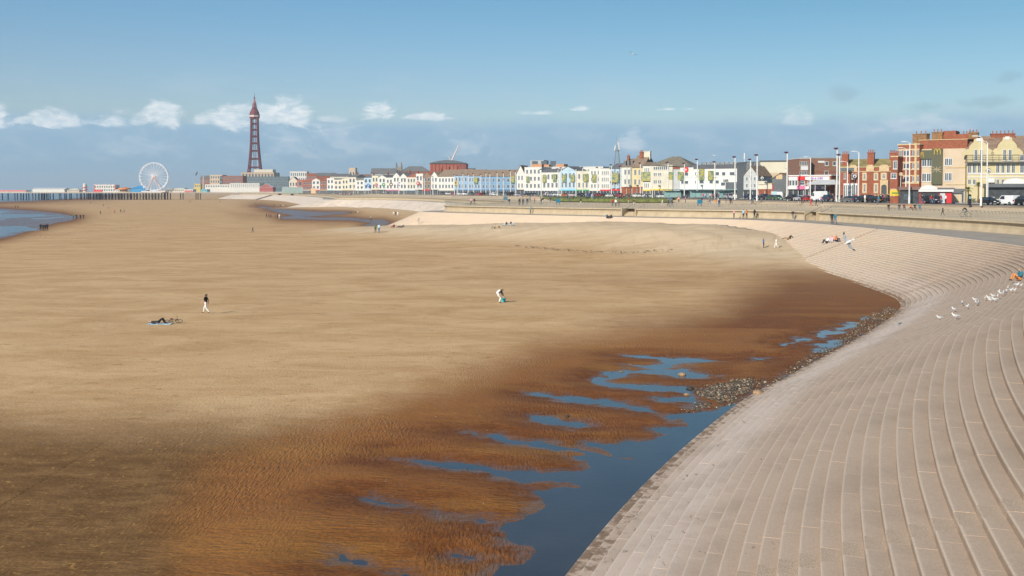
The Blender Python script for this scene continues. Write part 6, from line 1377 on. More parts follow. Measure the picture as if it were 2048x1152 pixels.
# palm beside the yellow hotel
def palm(px, Y, h, label):
    X = XA(px, Y); r = thing('palm_tree', label, 'palm', (X, Y, ZT)); lf = M('palm_leaf', (.10,.12,.035), .8, .3)
    mb = MB(); mb.tube([(0,0,0),(.1,0,h*.5),(.05,0,h)], [.2,.15,.13], 6); mb.build('trunk', M('palm_trunk', (.18,.12,.07)), r)
    mb = MB()
    for k in range(46):
        a = random.uniform(0, 2*PI); e = random.uniform(-.5, 1.1); L = random.uniform(.8, 1.5); d = Vector((math.cos(a)*math.cos(e), math.sin(a)*math.cos(e), math.sin(e)))
        b = Vector((.05,0,h)); s = Vector((-math.sin(a), math.cos(a), 0))*.09; m_ = b+d*L*.6+Vector((0,0,.08)); t = b+d*L+Vector((0,0,-.25*L))
        mb.add([tuple(b-s*.4), tuple(b+s*.4), tuple(m_+s), tuple(m_-s), tuple(t)], [(0,1,2,3),(3,2,4)])
    mb.build('crown', lf, r)
palm(1956, 232, 3.9, 'spiky palm standing before the dark shopfront of the yellow hotel'); palm(1936, 234, 3.0, 'smaller spiky palm left of the taller one by the yellow hotel')
# ------------------------------------------------------------------ where things stand: follow the line of sight down to the built surface
bpy.context.view_layer.update()
DG = bpy.context.evaluated_depsgraph_get()
for o in [o for o in S.objects if o.type == 'FONT']:            # lettering becomes plain mesh
    me = bpy.data.meshes.new_from_object(o.evaluated_get(DG), depsgraph=DG); nm = o.name.split('.')[0]; q = put('letters_tmp', me, o.parent, o.location.copy()); q.rotation_euler = o.rotation_euler.copy(); q.scale = o.scale.copy()
    bpy.data.objects.remove(o); q.name = nm
bpy.context.view_layer.update()
DG = bpy.context.evaluated_depsgraph_get()
GROUND = ('beach', 'step', 'promenade', 'walkway', 'town', 'lawn', 'grass', 'road', 'pavement', 'plain', 'backing')
def ground(px, py):
    o = Vector((0, 0, H)); d = Vector(ray(px, py)).normalized()
    for _ in range(30):
        ok, loc, nr, idx, ob, mx = S.ray_cast(DG, o, d)
        if not ok: break
        if ob.name.startswith(GROUND) and not ob.name.startswith('promenade_k'): return loc
        o = loc+d*.02
    g = G(px, py, 0); return Vector((g[0], g[1], 0))
def ground_at(X, Y, top=30):
    o = Vector((X, Y, top))
    for _ in range(30):
        ok, loc, nr, idx, ob, mx = S.ray_cast(DG, o, Vector((0, 0, -1)))
        if not ok: return 0.0
        if ob.name.startswith(GROUND): return loc.z
        o = loc-Vector((0, 0, .01))
    return 0.0

# ------------------------------------------------------------------ people
def J(**k): return k
def limb(side, sh, el, wr, ha, hip, kn, an, to):
    s = side; f = lambda p, r: (s*p[0], p[1], p[2], r)
    return {('sh', s): f(sh, .066), ('el', s): f(el, .046), ('wr', s): f(wr, .033), ('ha', s): f(ha, .036), ('hip', s): f(hip, .095), ('kn', s): f(kn, .062), ('an', s): f(an, .042), ('to', s): f(to, .038)}
def body(pelvis, waist, chest, neck, h0, h1): return {'pelvis': (*pelvis, .125), 'waist': (*waist, .115), 'chest': (*chest, .135), 'neck': (*neck, .055), 'h0': (*h0, .082), 'h1': (*h1, .092)}
EDGES = [('pelvis','waist',2),('waist','chest',2),('chest','neck',2),('neck','h0',0),('h0','h1',0)]
for s in (-1, 1): EDGES += [('chest',('sh',s),2),(('sh',s),('el',s),2),(('el',s),('wr',s),5),(('wr',s),('ha',s),0),('pelvis',('hip',s),3),(('hip',s),('kn',s),3),(('kn',s),('an',s),3),(('an',s),('to',s),4)]
POSES = {
 'stand': {**body((0,0,.95),(0,0,1.12),(0,.0,1.32),(0,.01,1.47),(0,.02,1.56),(0,.03,1.645)),
   **limb(1, (.17,0,1.41),(.22,-.03,1.15),(.23,.05,.92),(.23,.09,.83),(.09,0,.90),(.10,.02,.50),(.10,-.02,.10),(.12,.13,.04)), **limb(-1, (.17,0,1.41),(.22,-.02,1.15),(.22,.08,.93),(.21,.12,.84),(.09,0,.90),(.10,.03,.50),(.11,.0,.10),(.14,.14,.04))},
 'walk': {**body((0,0,.93),(0,.0,1.10),(0,.02,1.30),(0,.04,1.45),(0,.07,1.54),(0,.09,1.62)),
   **limb(1, (.17,.02,1.39),(.22,-.12,1.15),(.22,-.12,.92),(.22,-.10,.83),(.09,.0,.88),(.10,.20,.50),(.09,.26,.11),(.09,.40,.05)), **limb(-1, (.17,.02,1.39),(.22,.06,1.14),(.21,.22,.95),(.21,.28,.88),(.09,.0,.88),(.09,-.05,.48),(.09,-.34,.16),(.09,-.25,.04))},
 'bend': {**body((0,-.18,.82),(0,-.08,.98),(0,.10,1.12),(0,.24,1.18),(0,.31,1.22),(0,.38,1.25)),
   **limb(1, (.17,.16,1.14),(.20,.26,.88),(.16,.36,.66),(.14,.40,.57),(.09,-.16,.78),(.10,.10,.48),(.10,-.06,.10),(.12,.09,.04)), **limb(-1, (.17,.16,1.14),(.20,.22,.88),(.17,.34,.64),(.15,.40,.56),(.09,-.16,.78),(.11,.12,.46),(.10,-.02,.10),(.12,.13,.04))},
 'sit': {**body((0,0,.13),(0,-.04,.30),(0,-.06,.50),(0,-.02,.66),(0,.01,.75),(0,.03,.83)),
   **limb(1, (.17,-.05,.60),(.23,.08,.38),(.17,.30,.34),(.13,.38,.33),(.10,.05,.13),(.13,.42,.48),(.12,.56,.10),(.13,.70,.05)), **limb(-1, (.17,-.05,.60),(.24,.04,.36),(.19,.28,.36),(.14,.36,.36),(.10,.05,.13),(.12,.40,.50),(.13,.60,.10),(.15,.73,.05))},
 'bench': {**body((0,0,.55),(0,-.01,.72),(0,.03,.92),(0,.07,1.06),(0,.10,1.15),(0,.13,1.23)),
   **limb(1, (.17,.04,1.01),(.23,.08,.76),(.17,.30,.68),(.12,.36,.66),(.10,.05,.52),(.12,.45,.50),(.12,.47,.10),(.13,.61,.05)), **limb(-1, (.17,.04,1.01),(.23,.10,.76),(.17,.31,.68),(.12,.37,.66),(.10,.05,.52),(.13,.45,.50),(.13,.42,.10),(.15,.56,.05))},
 'recline': {**body((0,0,.12),(0,-.14,.22),(0,-.32,.36),(0,-.44,.49),(0,-.48,.58),(0,-.50,.66)),
   **limb(1, (.17,-.38,.44),(.24,-.55,.18),(.22,-.42,.06),(.22,-.34,.05),(.10,.05,.12),(.13,.48,.26),(.12,.92,.09),(.13,1.0,.18)), **limb(-1, (.17,-.38,.44),(.24,-.55,.18),(.22,-.42,.06),(.22,-.34,.05),(.10,.05,.12),(.12,.50,.14),(.12,.96,.08),(.13,1.02,.19))},
 'lie': {**body((0,0,.12),(0,-.18,.12),(0,-.38,.14),(0,-.53,.13),(0,-.62,.14),(0,-.70,.13)),
   **limb(1, (.17,-.46,.12),(.28,-.28,.08),(.26,-.05,.06),(.25,.03,.06),(.10,.05,.12),(.13,.36,.42),(.12,.58,.08),(.13,.71,.05)), **limb(-1, (.17,-.46,.12),(.28,-.28,.08),(.26,-.05,.06),(.25,.03,.06),(.10,.05,.12),(.10,.38,.44),(.12,.56,.08),(.13,.70,.05))},
 'ride': {**body((0,-.22,.98),(0,-.10,1.12),(0,.08,1.27),(0,.20,1.38),(0,.27,1.45),(0,.32,1.52)),
   **limb(1, (.17,.12,1.34),(.24,.30,1.14),(.22,.48,1.05),(.22,.54,1.03),(.09,-.18,.94),(.10,.14,.72),(.10,.05,.34),(.10,.19,.30)), **limb(-1, (.17,.12,1.34),(.24,.30,1.14),(.22,.48,1.05),(.22,.54,1.03),(.09,-.18,.94),(.10,.16,.52),(.10,.0,.16),(.10,.14,.13))}}
skin = M('skin', (.55,.33,.23), .6, .05); BM_ = {}
def make_poses():
    obs = {}
    for nm, j in POSES.items():
        ks = list(j); me = bpy.data.meshes.new('skeleton_'+nm); me.from_pydata([j[k][:3] for k in ks], [(ks.index(a), ks.index(b)) for a, b, _ in EDGES], []); 
        o = bpy.data.objects.new('skeleton_'+nm, me); LINK(o); md = o.modifiers.new('skin', 'SKIN'); md.use_smooth_shade = True
        for i, k in enumerate(ks): sv = me.skin_vertices[0].data[i]; sv.radius = (j[k][3],)*2; sv.use_root = k == 'pelvis'
        o.modifiers.new('sub', 'SUBSURF').render_levels = 1; obs[nm] = o
    bpy.context.view_layer.update(); dg = bpy.context.evaluated_depsgraph_get()
    for nm, o in obs.items():
        me = bpy.data.meshes.new_from_object(o.evaluated_get(dg), depsgraph=dg); me.name = 'body_'+nm; j = POSES[nm]
        sk = [(np.array(j[a][:3]), np.array(j[b][:3]), m, a) for a, b, m in EDGES]
        bm = bmesh.new(); bm.from_mesh(me); h0, h1 = np.array(j['h0'][:3]), np.array(j['h1'][:3]); hu = (h1-h0)/np.linalg.norm(h1-h0)
        fwd = np.array((0,1,0)) - hu*hu[1]; fwd = fwd/np.linalg.norm(fwd) if nm != 'lie' else np.array((0,0,1.))
        for f in bm.faces:
            c = np.array(f.calc_center_median()); best = None
            for a, b, m, k in sk:
                ab = b-a; t = np.clip(np.dot(c-a, ab)/np.dot(ab, ab), 0, 1); d = np.linalg.norm(c-a-ab*t)
                if best is None or d < best[0]: best = (d, m, k)
            m = best[1]
            if m == 0 and best[2] in ('h0', 'neck') and np.dot(c-h0, hu) > -.04:
                v = c-h0
                if np.dot(v, hu) > .10 or np.dot(v, fwd) < .01: m = 1
            f.material_index = m; f.smooth = True
        def blob(c, r, mat):
            res = bmesh.ops.create_icosphere(bm, subdivisions=1, radius=1.0, matrix=Matrix.Translation(Vector(c)) @ Matrix.Diagonal((*r, 1)))
            for v in res['verts']:
                for f in v.link_faces: f.material_index = mat
        ctr = h0+hu*.05; rt = np.cross(fwd, hu)
        blob(ctr+fwd*.088-hu*.005, (.014,.022,.02), 0)                      # nose
        for s in (-1, 1): blob(ctr+fwd*.076+rt*s*.032+hu*.02, (.011,.011,.011), 1); blob(ctr+rt*s*.085, (.015,.022,.03), 0)   # eyes, ears
        blob(ctr+fwd*.078-hu*.045, (.024,.010,.007), 6)                     # mouth
        for s in (-1, 1):                                                   # fingers and thumb
            w = np.array(j[('wr', s)][:3]); h = np.array(j[('ha', s)][:3]); d = (h-w)/np.linalg.norm(h-w); sd = np.cross(d, (1, 0, 0)); sd = sd/np.linalg.norm(sd)
            for q, (off, L) in enumerate(((-.027,.062),(-.009,.078),(.009,.074),(.027,.058),(.045,.045))):
                b = h+sd*off*(1 if q < 4 else .8)+d*(.02 if q < 4 else -.035); mid = b+d*L*.55+(sd*.018 if q == 4 else 0); e = b+d*L+np.array((-s*.012, 0, 0))
                vs = []
                for p, r in ((b, .0095), (mid, .009), (e, .006)):
                    for k in range(4): a = PI/2*k; vs.append(bm.verts.new(tuple(p+sd*math.cos(a)*r+np.array((1,0,0))*math.sin(a)*r)))
                for i in range(2):
                    for k in range(4): f = bm.faces.new((vs[i*4+k], vs[i*4+(k+1) % 4], vs[i*4+4+(k+1) % 4], vs[i*4+4+k])); f.material_index = 0
                bm.faces.new(vs[8:12]).material_index = 0
        me.materials.clear()
        for k in range(7): me.materials.append(skin)
        bm.to_mesh(me); bm.free()
        BM_[nm] = me
    for o in obs.values():
        m = o.data; bpy.data.objects.remove(o); bpy.data.meshes.remove(m)
make_poses()
CL = {k: M('cloth_'+k, c, .85, .12, 6) for k, c in dict(black=(.014,.014,.016), navy=(.022,.03,.06), dark=(.035,.035,.04), grey=(.22,.22,.23), white=(.78,.77,.75), red=(.50,.03,.04), blue=(.05,.14,.42), teal=(.03,.16,.22), olive=(.14,.13,.06), tan=(.42,.28,.13),
      pink=(.72,.35,.42), jeans=(.08,.13,.22), lightblue=(.40,.58,.70), orange=(.62,.24,.07), yellow=(.70,.48,.04), brown=(.12,.07,.04), stone=(.50,.45,.38), maroon=(.16,.03,.05), green=(.06,.22,.09)).items()}
HAIR = {k: M('hair_'+k, c, .7, .2, 8) for k, c in dict(dark=(.018,.012,.009), brown=(.07,.04,.022), fair=(.36,.25,.12), grey=(.35,.34,.33), red=(.20,.07,.03)).items()}
lip = M('lips', (.38,.14,.12)); PEOPLE = []
def person(px, py, pose, face, top, legs, label, hair='brown', shoes='dark', scale=1.0, sleeve=None, group=None, cat='person', hat=None, at=None, dz=0.0):
    """face: 0 looks away from the camera, 90 towards the left, 180 at the camera, 270 right"""
    p = at or ground(px, py)
    if 110 < p[1] < 420 and pose not in ('bench', 'ride'): scale *= 1.12
    o = put('person', BM_[pose], None, (p[0], p[1], p[2]+dz), math.radians(face), scale*1.02)
    tag(o, label, cat, group)
    ms = [skin, CL[hat] if hat else HAIR[hair], CL[top], CL[legs], CL[shoes], CL[sleeve] if sleeve and sleeve != 'skin' else (skin if sleeve == 'skin' else CL[top]), lip]
    for i, m in enumerate(ms): o.material_slots[i].link = 'OBJECT'; o.material_slots[i].material = m
    PEOPLE.append((px, py)); return o
def extra(o, name, mb, mat): return mb.build(name, mat, o)
# nearest figures on the sand
w = person(412, 627, 'walk', 80, 'black', 'white', 'woman in black tee shirt and white trousers walking alone across the sand', 'dark', 'dark', 1.0, 'skin')
mb = MB(); mb.tube([(0,-.03,1.66),(0,-.10,1.58),(0,-.12,1.45)], [.06,.05,.015], 6); extra(w, 'ponytail', mb, HAIR['dark'])
k = person(999, 606, 'bend', 285, 'black', 'white', 'person in black and white top and white trousers bending over a turquoise bucket', 'dark', 'dark', 1.02)
mb = MB(); mb.tube([(0,-.24,.86),(0,-.13,1.02),(0,.06,1.17)], [.10,.135,.12], 8); extra(k, 'white_back_panel', mb, CL['white'])
g = ground(1007, 604); r = thing('bucket', 'turquoise bucket on the sand beside the bending person', 'bucket', g); mb = MB(); mb.lathe([(.16,0),(.24,.34),(.26,.36),(.22,.33),(.15,.03)], 12); mb.build('pail', M('bucket_turquoise', (.05,.50,.52), .4), r); mb = MB(); mb.tube([(-.24,0,.34),(-.15,0,.46),(0,0,.50),(.15,0,.46),(.24,0,.34)], .014, 5); mb.build('handle', M('bucket_turquoise', (.05,.5,.52)), r)
g = ground(318, 648); r = thing('beach_towel', 'pale blue towel spread on the sand in front of the fallen bicycle', 'towel', g, .05); mb = MB(); nx = 8
vs = [(-.85+1.9*i/nx, -.5+.95*j, .015+.02*math.sin(i*1.7+j)) for j in (0, 1) for i in range(nx+1)]; mb.add(vs+[(x, y, z+.02) for x, y, z in vs], [(i, nx+1+i, nx+2+i, i+1) for i in range(nx)]+[(2*nx+2+i, 2*nx+3+i, 3*nx+4+i, 3*nx+3+i) for i in range(nx)]+[(i, i+1, 2*nx+3+i, 2*nx+2+i) for i in range(nx)]+[(nx+1+i, 3*nx+3+i, 3*nx+4+i, nx+2+i) for i in range(nx)]); mb.build('cloth', M('towel_blue', (.42,.58,.68), .9), r)
person(320, 648, 'lie', 270, 'dark', 'black', 'person in dark clothes lying on the pale blue towel with knees raised', 'dark', 'black', 1.0, at=(g[0]-.1, g[1], g[2]+.04))
def bicycle(loc, rot, label, colr):
    r = thing('bicycle', label, 'bicycle', loc); r.rotation_euler = rot; fm = M('bike_frame_'+colr, dict(black=(.015,.015,.017), yellow=(.55,.45,.03))[colr], .4); c = (0, -.52, .34), (0, .52, .34)
    for y in (-.52, .52):
        mb = MB(); mb.tube([(0, y+.33*math.cos(2*PI*k/20), .34+.33*math.sin(2*PI*k/20)) for k in range(21)], .024, 5, 0, False); wh = mb.build('wheel', tyre, r)
        for k in range(8): a = 2*PI*k/8; mb = MB(); mb.tube([(0, y, .34), (0, y+.31*math.cos(a), .34+.31*math.sin(a))], .005, 3); mb.build('spoke', rim_, wh)
    mb = MB()
    for a, b in (((0,-.52,.34),(0,-.05,.30)), ((0,-.52,.34),(0,-.18,.82)), ((0,-.05,.30),(0,-.18,.86)), ((0,-.05,.30),(0,.36,.74)), ((0,-.17,.78),(0,.35,.82)), ((0,.34,.92),(0,.40,.62)), ((0,.40,.62),(0,.52,.34))): mb.tube([a, b], .022, 5)
    mb.build('frame', fm, r); mb = MB(); mb.tube([(-.30,.30,1.0),(-.1,.36,.98),(0,.34,.93),(.1,.36,.98),(.30,.30,1.0)], .016, 5); mb.build('handlebar', black, r)
    mb = MB(); mb.ball((0,-.20,.90), (.08,.14,.035), 8, 4); mb.build('saddle', black, r); mb = MB(); mb.tube([(-.16,-.05,.18),(-.06,-.05,.24),(.06,-.05,.36),(.16,-.05,.42)], .018, 4); mb.build('pedal_crank', rim_, r); return r
g = ground(346, 646.5); bicycle((g[0], g[1]+.1, g[2]+.03), (0, math.radians(58), math.radians(-70)), 'black bicycle lying on its side on the sand by the towel', 'black').scale = (.82,)*3
P_ = lambda *a, **k: person(*a, **k)
grp = 'small figures walking on the beach'
for i, (x, y, c) in enumerate(((81.5,462,'black'),(86.5,462.5,'dark'),(91,462.5,'black'),(95,461.5,'navy'))): P_(x, y, 'walk' if i % 2 else 'stand', 30, c, 'black', f'{ORD[i]} of four dark figures in a row beside the tidal inlet', scale=1.05, group=grp)
for i, (x, y, c) in enumerate(((147,438,'green'),(153,438.5,'black'),(161,439,'black'),(167,438.5,'dark'))): P_(x, y, 'walk', 200, c, 'black', f'{ORD[i]} figure from the left in the spaced out party at the tip of the inlet', group=grp)
for i, (x, y, c, t) in enumerate(((201,429,'dark','lone dark figure standing left of the pale group below the pier'),(241.5,426,'dark','dark figure at the left of the group below the big wheel'),(246,425.5,'white','pale figure in the group below the big wheel'),(249.5,425.5,'dark','dark figure at the right of the group below the big wheel'),(229.5,426.5,'red','small red clad figure left of the group below the wheel'),
     (207,413,'dark','dark figure under the pier arcade near the rocks'),(216,417.5,'white','pale figure near the rocks under the pier'),(128,409,'white','white clad figure on the sand below the white pier shed'),(181,408,'dark','tiny dark figure among the pier piles, nearest the slide tower'),(31,416,'dark','left of two tiny figures on the far side of the inlet'),(36,416,'dark','right of two tiny figures on the far side of the inlet'),
     (379,405,'dark','left of two figures on the open sand right of the pier piles'),(383,405,'dark','right of two figures on the open sand right of the pier piles'),(440,405,'dark','lone figure on the sand below the white pier entrance'),(414,396,'black','dark figure on the far slope near the pier root'),(510,407,'stone','pale lone figure on the sand below the tower'),(500,413.5,'white','white clad figure at the head of the far pool'),(548,413,'black','black figure at the foot of the second headland slope'),(561,414.5,'navy','blue clad figure beside the pale one at the second headland'),(566,414.5,'white','pale figure beside the blue clad one at the second headland'))): P_(x, y, 'walk' if i % 3 else 'stand', 40*i, c, 'dark', t, group=grp)
for i, x in enumerate((532.8, 537.6, 541.5)): P_(x, 436, 'walk', 320, ['black','maroon','maroon'][i], 'black', f'{ORD[i]} of three dark figures walking abreast near the far pool', group=grp)
P_(555.5, 437, 'stand', 20, 'black', 'black', 'dark figure of the pair just right of the three abreast', group=grp); P_(558.5, 438, 'walk', 20, 'white', 'white', 'white clad figure of the pair just right of the three abreast', group=grp)
P_(505.5, 465.5, 'walk', 100, 'grey', 'navy', 'lone child in grey walking below the three abreast figures', scale=.85, group=grp)
P_(701.5, 426.5, 'sit', 200, 'dark', 'dark', 'dark figure crouching at the end of the far pool', group=grp); P_(711, 426, 'stand', 90, 'white', 'dark', 'pale figure standing at the end of the far pool', group=grp); P_(716, 427.5, 'bend', 90, 'white', 'stone', 'pale figure bending at the end of the far pool', group=grp)
P_(742, 442, 'stand', 30, 'stone', 'dark', 'child standing by the pool with a reflection below', scale=.95, group=grp)
for i, x in enumerate((787, 791.5, 795.5)): P_(x, 432, 'walk', 170, ['white','dark','white'][i], ['stone','black','white'][i], f'{ORD[i]} of three figures on the sand behind the slope edge', group=grp)
P_(751, 466, 'stand', 10, 'olive', 'dark', 'left of the couple standing side by side at the headland foot, in olive', scale=1.06); P_(758, 466.3, 'stand', -10, 'lightblue', 'jeans', 'right of the couple standing side by side at the headland foot, in blue', scale=1.1)
P_(788, 455.5, 'sit', 130, 'black', 'red', 'person in black and red sitting at the foot of the pale slope', scale=1.0); P_(803, 455, 'recline', 110, 'dark', 'black', 'person in dark clothes lying back at the foot of the pale slope')
P_(837, 449, 'stand', 200, 'stone', 'stone', 'pale child standing on the slope above the two loungers', 'fair', 'stone', .9); P_(839, 419, 'stand', 30, 'stone', 'stone', 'tiny figure on the slope near the headland edge', scale=.9)
def dog(px, py, face, col, label, sc=1.0):
    p = ground(px, py); r = thing('dog', label, 'dog', (p[0], p[1], p[2]), math.radians(face), None, sc); m = M('dog_'+col, dict(black=(.02,.018,.016), brown=(.22,.12,.06))[col], .9)
    mb = MB(); mb.tube([(0,-.34,.46),(0,-.2,.45),(0,.05,.42),(0,.25,.45),(0,.38,.58),(0,.48,.66),(0,.60,.63),(0,.70,.60)], [.09,.12,.12,.15,.09,.095,.06,.04], 8)
    mb.tube([(0,-.36,.50),(0,-.50,.62),(0,-.54,.74)], [.035,.025,.012], 5)
    for s in (-1, 1):
        mb.tube([(s*.08,.26,.44),(s*.09,.24,.22),(s*.09,.26,.03),(s*.09,.31,.02)], [.06,.035,.028,.03], 6); mb.tube([(s*.08,-.28,.44),(s*.09,-.18,.30),(s*.09,-.34,.18),(s*.09,-.30,.03),(s*.09,-.25,.02)], [.08,.055,.032,.028,.03], 6)
    mb.build('body', m, r, True)
    for s in (-1, 1): mb = MB(); mb.tube([(s*.06,.46,.72),(s*.10,.44,.66),(s*.11,.45,.60)], [.03,.035,.01], 5); mb.build('ear', m, r)
    return r
P_(956, 424, 'stand', 20, 'dark', 'grey', 'dog walker standing between two dogs below the headland wall'); dog(946, 423.5, 100, 'black', 'black dog left of the walker below the headland wall', 1.15); dog(964, 421.5, 60, 'brown', 'brown dog right of the walker below the headland wall')
P_(990, 457.5, 'sit', 90, 'stone', 'olive', 'person in pale top sitting at the sand edge beside a small dog', 'dark'); dog(998, 457, 200, 'brown', 'small brown dog beside the person sitting at the sand edge', .8)
P_(1013, 451.5, 'sit', 120, 'navy', 'lightblue', 'left of the pair sitting together on the pale slope'); P_(1022, 451, 'sit', 230, 'dark', 'lightblue', 'right of the pair sitting together on the pale slope')
P_(1061, 428, 'stand', 60, 'lightblue', 'grey', 'person in pale blue standing against the cream wall'); P_(1066, 427.8, 'stand', 200, 'brown', 'dark', 'person in brown standing close to the one in pale blue at the wall'); P_(1086, 428, 'stand', 90, 'stone', 'stone', 'pale figure standing against the cream wall', 'fair', 'stone')
P_(1214, 437, 'sit', 190, 'teal', 'dark', 'left of the two people crouched on the slope below the access steps'); P_(1222, 437, 'sit', 120, 'black', 'dark', 'right of the two people crouched on the slope below the access steps')
pg = 'people on the promenade'
for x, y, po, f, t, l, lab in ((963.5,404.5,'walk',70,'red','white','person in red and white on the far promenade'),(981,404.5,'stand',20,'dark','dark','dark figure at the far railing'),(989,404,'stand',40,'yellow','stone','figure in pale yellow at the far railing'),(997.5,402.5,'stand',0,'navy','dark','navy figure beside the far blue board'),
   (1039,411.5,'stand',10,'black','dark','left of three people leaning on the headland railing'),(1046,411.5,'stand',-10,'dark','dark','middle of three people leaning on the headland railing'),(1054.5,411,'stand',0,'navy','jeans','right of three people leaning on the headland railing'),
   (1046,400,'stand',90,'dark','dark','dark figure behind the three at the headland railing'),(1053,397,'stand',200,'yellow','dark','figure in yellow far behind the three at the railing'),(928.5,391.8,'walk',200,'dark','black','left of two dark walkers before the blue terrace'),(933,391.8,'walk',200,'black','dark','right of two dark walkers before the blue terrace'),(943,391.8,'walk',100,'navy','black','navy walker before the blue terrace, left of the parked cars'),
   (1225,413,'stand',20,'red','dark','person in red at the left of the trio on the promenade'),(1231.5,413.5,'walk',180,'white','dark','person in white in the middle of the trio on the promenade'),(1237.5,413,'stand',340,'olive','dark','person in olive at the right of the trio on the promenade'),(1268,413,'walk',180,'brown','stone','person in brown by the gap of the access steps'),
   (1325,414,'walk',90,'white','stone','pale figure left of the dark pair by the railing'),(1337,414,'walk',120,'dark','dark','left dark figure pushing a frame by the railing'),(1344,414,'walk',120,'black','jeans','right dark figure pushing a frame by the railing'),
   (1431,414,'stand',10,'orange','stone','person in orange at the railing right of the blue board'),(1438.5,414.5,'stand',-5,'navy','jeans','person in navy at the railing right of the blue board'),(1622,412.5,'walk',60,'red','red','child in red on the promenade by the wall end'),(1632.5,412.5,'walk',40,'black','dark','person in black walking beside the child in red'),
   (1135.5,398.5,'walk',180,'brown','black','dark figure standing on the left of the lawn'),(1173,399,'walk',120,'blue','dark','person in blue on the lawn, left of the group of four'),(1178,399,'walk',100,'navy','black','person in navy on the lawn beside the one in blue'),(1184,398.5,'walk',200,'lightblue','lightblue','person in pale blue on the lawn'),(1190,398.5,'walk',160,'navy','dark','person in dark blue on the lawn between two others'),(1196.5,398.5,'stand',180,'dark','black','dark person at the right of the group on the lawn'),
   (1676,403.5,'walk',180,'black','black','person in black beside the tall lamp before the pub'),(1683,403.5,'stand',120,'dark','dark','second dark person beside the tall lamp before the pub'),(1712,403,'walk',170,'red','stone','person in bright red before the parked saloon'),(1726.5,403.4,'stand',180,'dark','black','dark person left of the pub crowd kerb')):
    P_(x, y, po, f, t, l, lab, group=pg)
for i, (x, y, t, l) in enumerate(((1468,437,'pink','dark'),(1487,438,'lightblue','dark'),(1493,437.5,'orange','dark'),(1509,437,'dark','navy'))): P_(x, y, 'stand', [100,20,200,30][i], t, l, f'{["person in pink standing alone on the walkway","person in pale blue standing in the pair on the walkway","orange haired person standing in the pair on the walkway","tall dark person with a child on the walkway"][i]}', hair='red' if i == 2 else 'brown', scale=1.0)
P_(1516, 437.5, 'stand', 60, 'dark', 'dark', 'small child beside the tall dark person on the walkway', scale=.6); P_(1585.5, 439.5, 'walk', 180, 'dark', 'grey', 'lone walker in dark top and white shoes below the end of the wall', shoes='white', scale=.95)
P_(1664, 449, 'walk', 160, 'black', 'dark', 'person in black at the left of the close couple on the walkway', scale=1.05); P_(1670.5, 450, 'walk', 140, 'teal', 'jeans', 'person in teal at the right of the close couple on the walkway', scale=1.05)
P_(1527, 496.5, 'stand', 270, 'blue', 'navy', 'boy in blue jacket and red hat standing where the sand meets the steps', hat='red', scale=.85); P_(1552.5, 497, 'walk', 95, 'white', 'white', 'child dressed all in white facing the boy in the red hat', 'fair', 'stone', .86)
P_(1577, 478.5, 'recline', 115, 'dark', 'tan', 'man in red cap, dark coat and tan trousers reclining on the steps', hat='red', shoes='brown', scale=1.08)
P_(1655, 487, 'sit', 100, 'white', 'navy', 'person in white top and navy skirt, left of the three sitting on the steps', 'dark', scale=1.12); P_(1664, 485, 'sit', 150, 'pink', 'white', 'person in pink, middle of the three sitting on the steps', 'red', scale=1.1); P_(1672, 484, 'sit', 200, 'orange', 'navy', 'person in rust jacket, right of the three sitting on the steps', 'dark', scale=1.1)
P_(2040, 562, 'sit', 95, 'teal', 'orange', 'person in dark teal sitting high on the steps beside the gulls', 'dark', scale=1.15)
# seated row at the rail
bq = ground(1812, 421); br = thing('long_bench', 'long slatted bench under the row of people by the near railing', 'bench', (bq[0], bq[1]+.2, bq[2]), math.radians(-8))
for k in range(5): mb = MB(); mb.box(-3.6, 3.6, -.22+k*.1, -.14+k*.1, .42, .46); mb.build('seat_slat', M('bench_wood', (.30,.2,.12)), br)
for x in (-3.2, -1.1, 1.1, 3.2): mb = MB(); mb.box(x-.05, x+.05, -.2, .25, 0, .42); mb.build('leg', grey, br)
for i, (x, t, l, lab) in enumerate(((-3.2,'black','black','person in black at the left end of the seated row by the railing'),(-1.2,'dark','jeans','second seated person from the left in the row, in dark grey'),(-.3,'maroon','dark','third seated person in the row, in maroon'),(.9,'orange','maroon','fourth seated person in the row, in orange'),(1.7,'navy','dark','fifth seated person in the row, in navy'),(2.6,'teal','jeans','person in bright teal at the right end of the seated row'))):
    p = br.matrix_basis @ Vector((x, 0, 0)); P_(0, 0, 'bench', 180+random.uniform(-25, 25), t, l, lab, at=(p.x, p.y, p.z), scale=1.06)
P_(1885.5, 432, 'walk', 90, 'black', 'dark', 'child in black riding a scooter path behind the near railing', scale=.75)
g = ground(1931, 434); bicycle((g[0], g[1], g[2]), (0, 0, math.radians(88)), 'yellow bicycle ridden along the near promenade', 'yellow'); P_(0, 0, 'ride', 88, 'black', 'jeans', 'cyclist in black riding the yellow bicycle', hat='black', at=(g[0], g[1], g[2]))
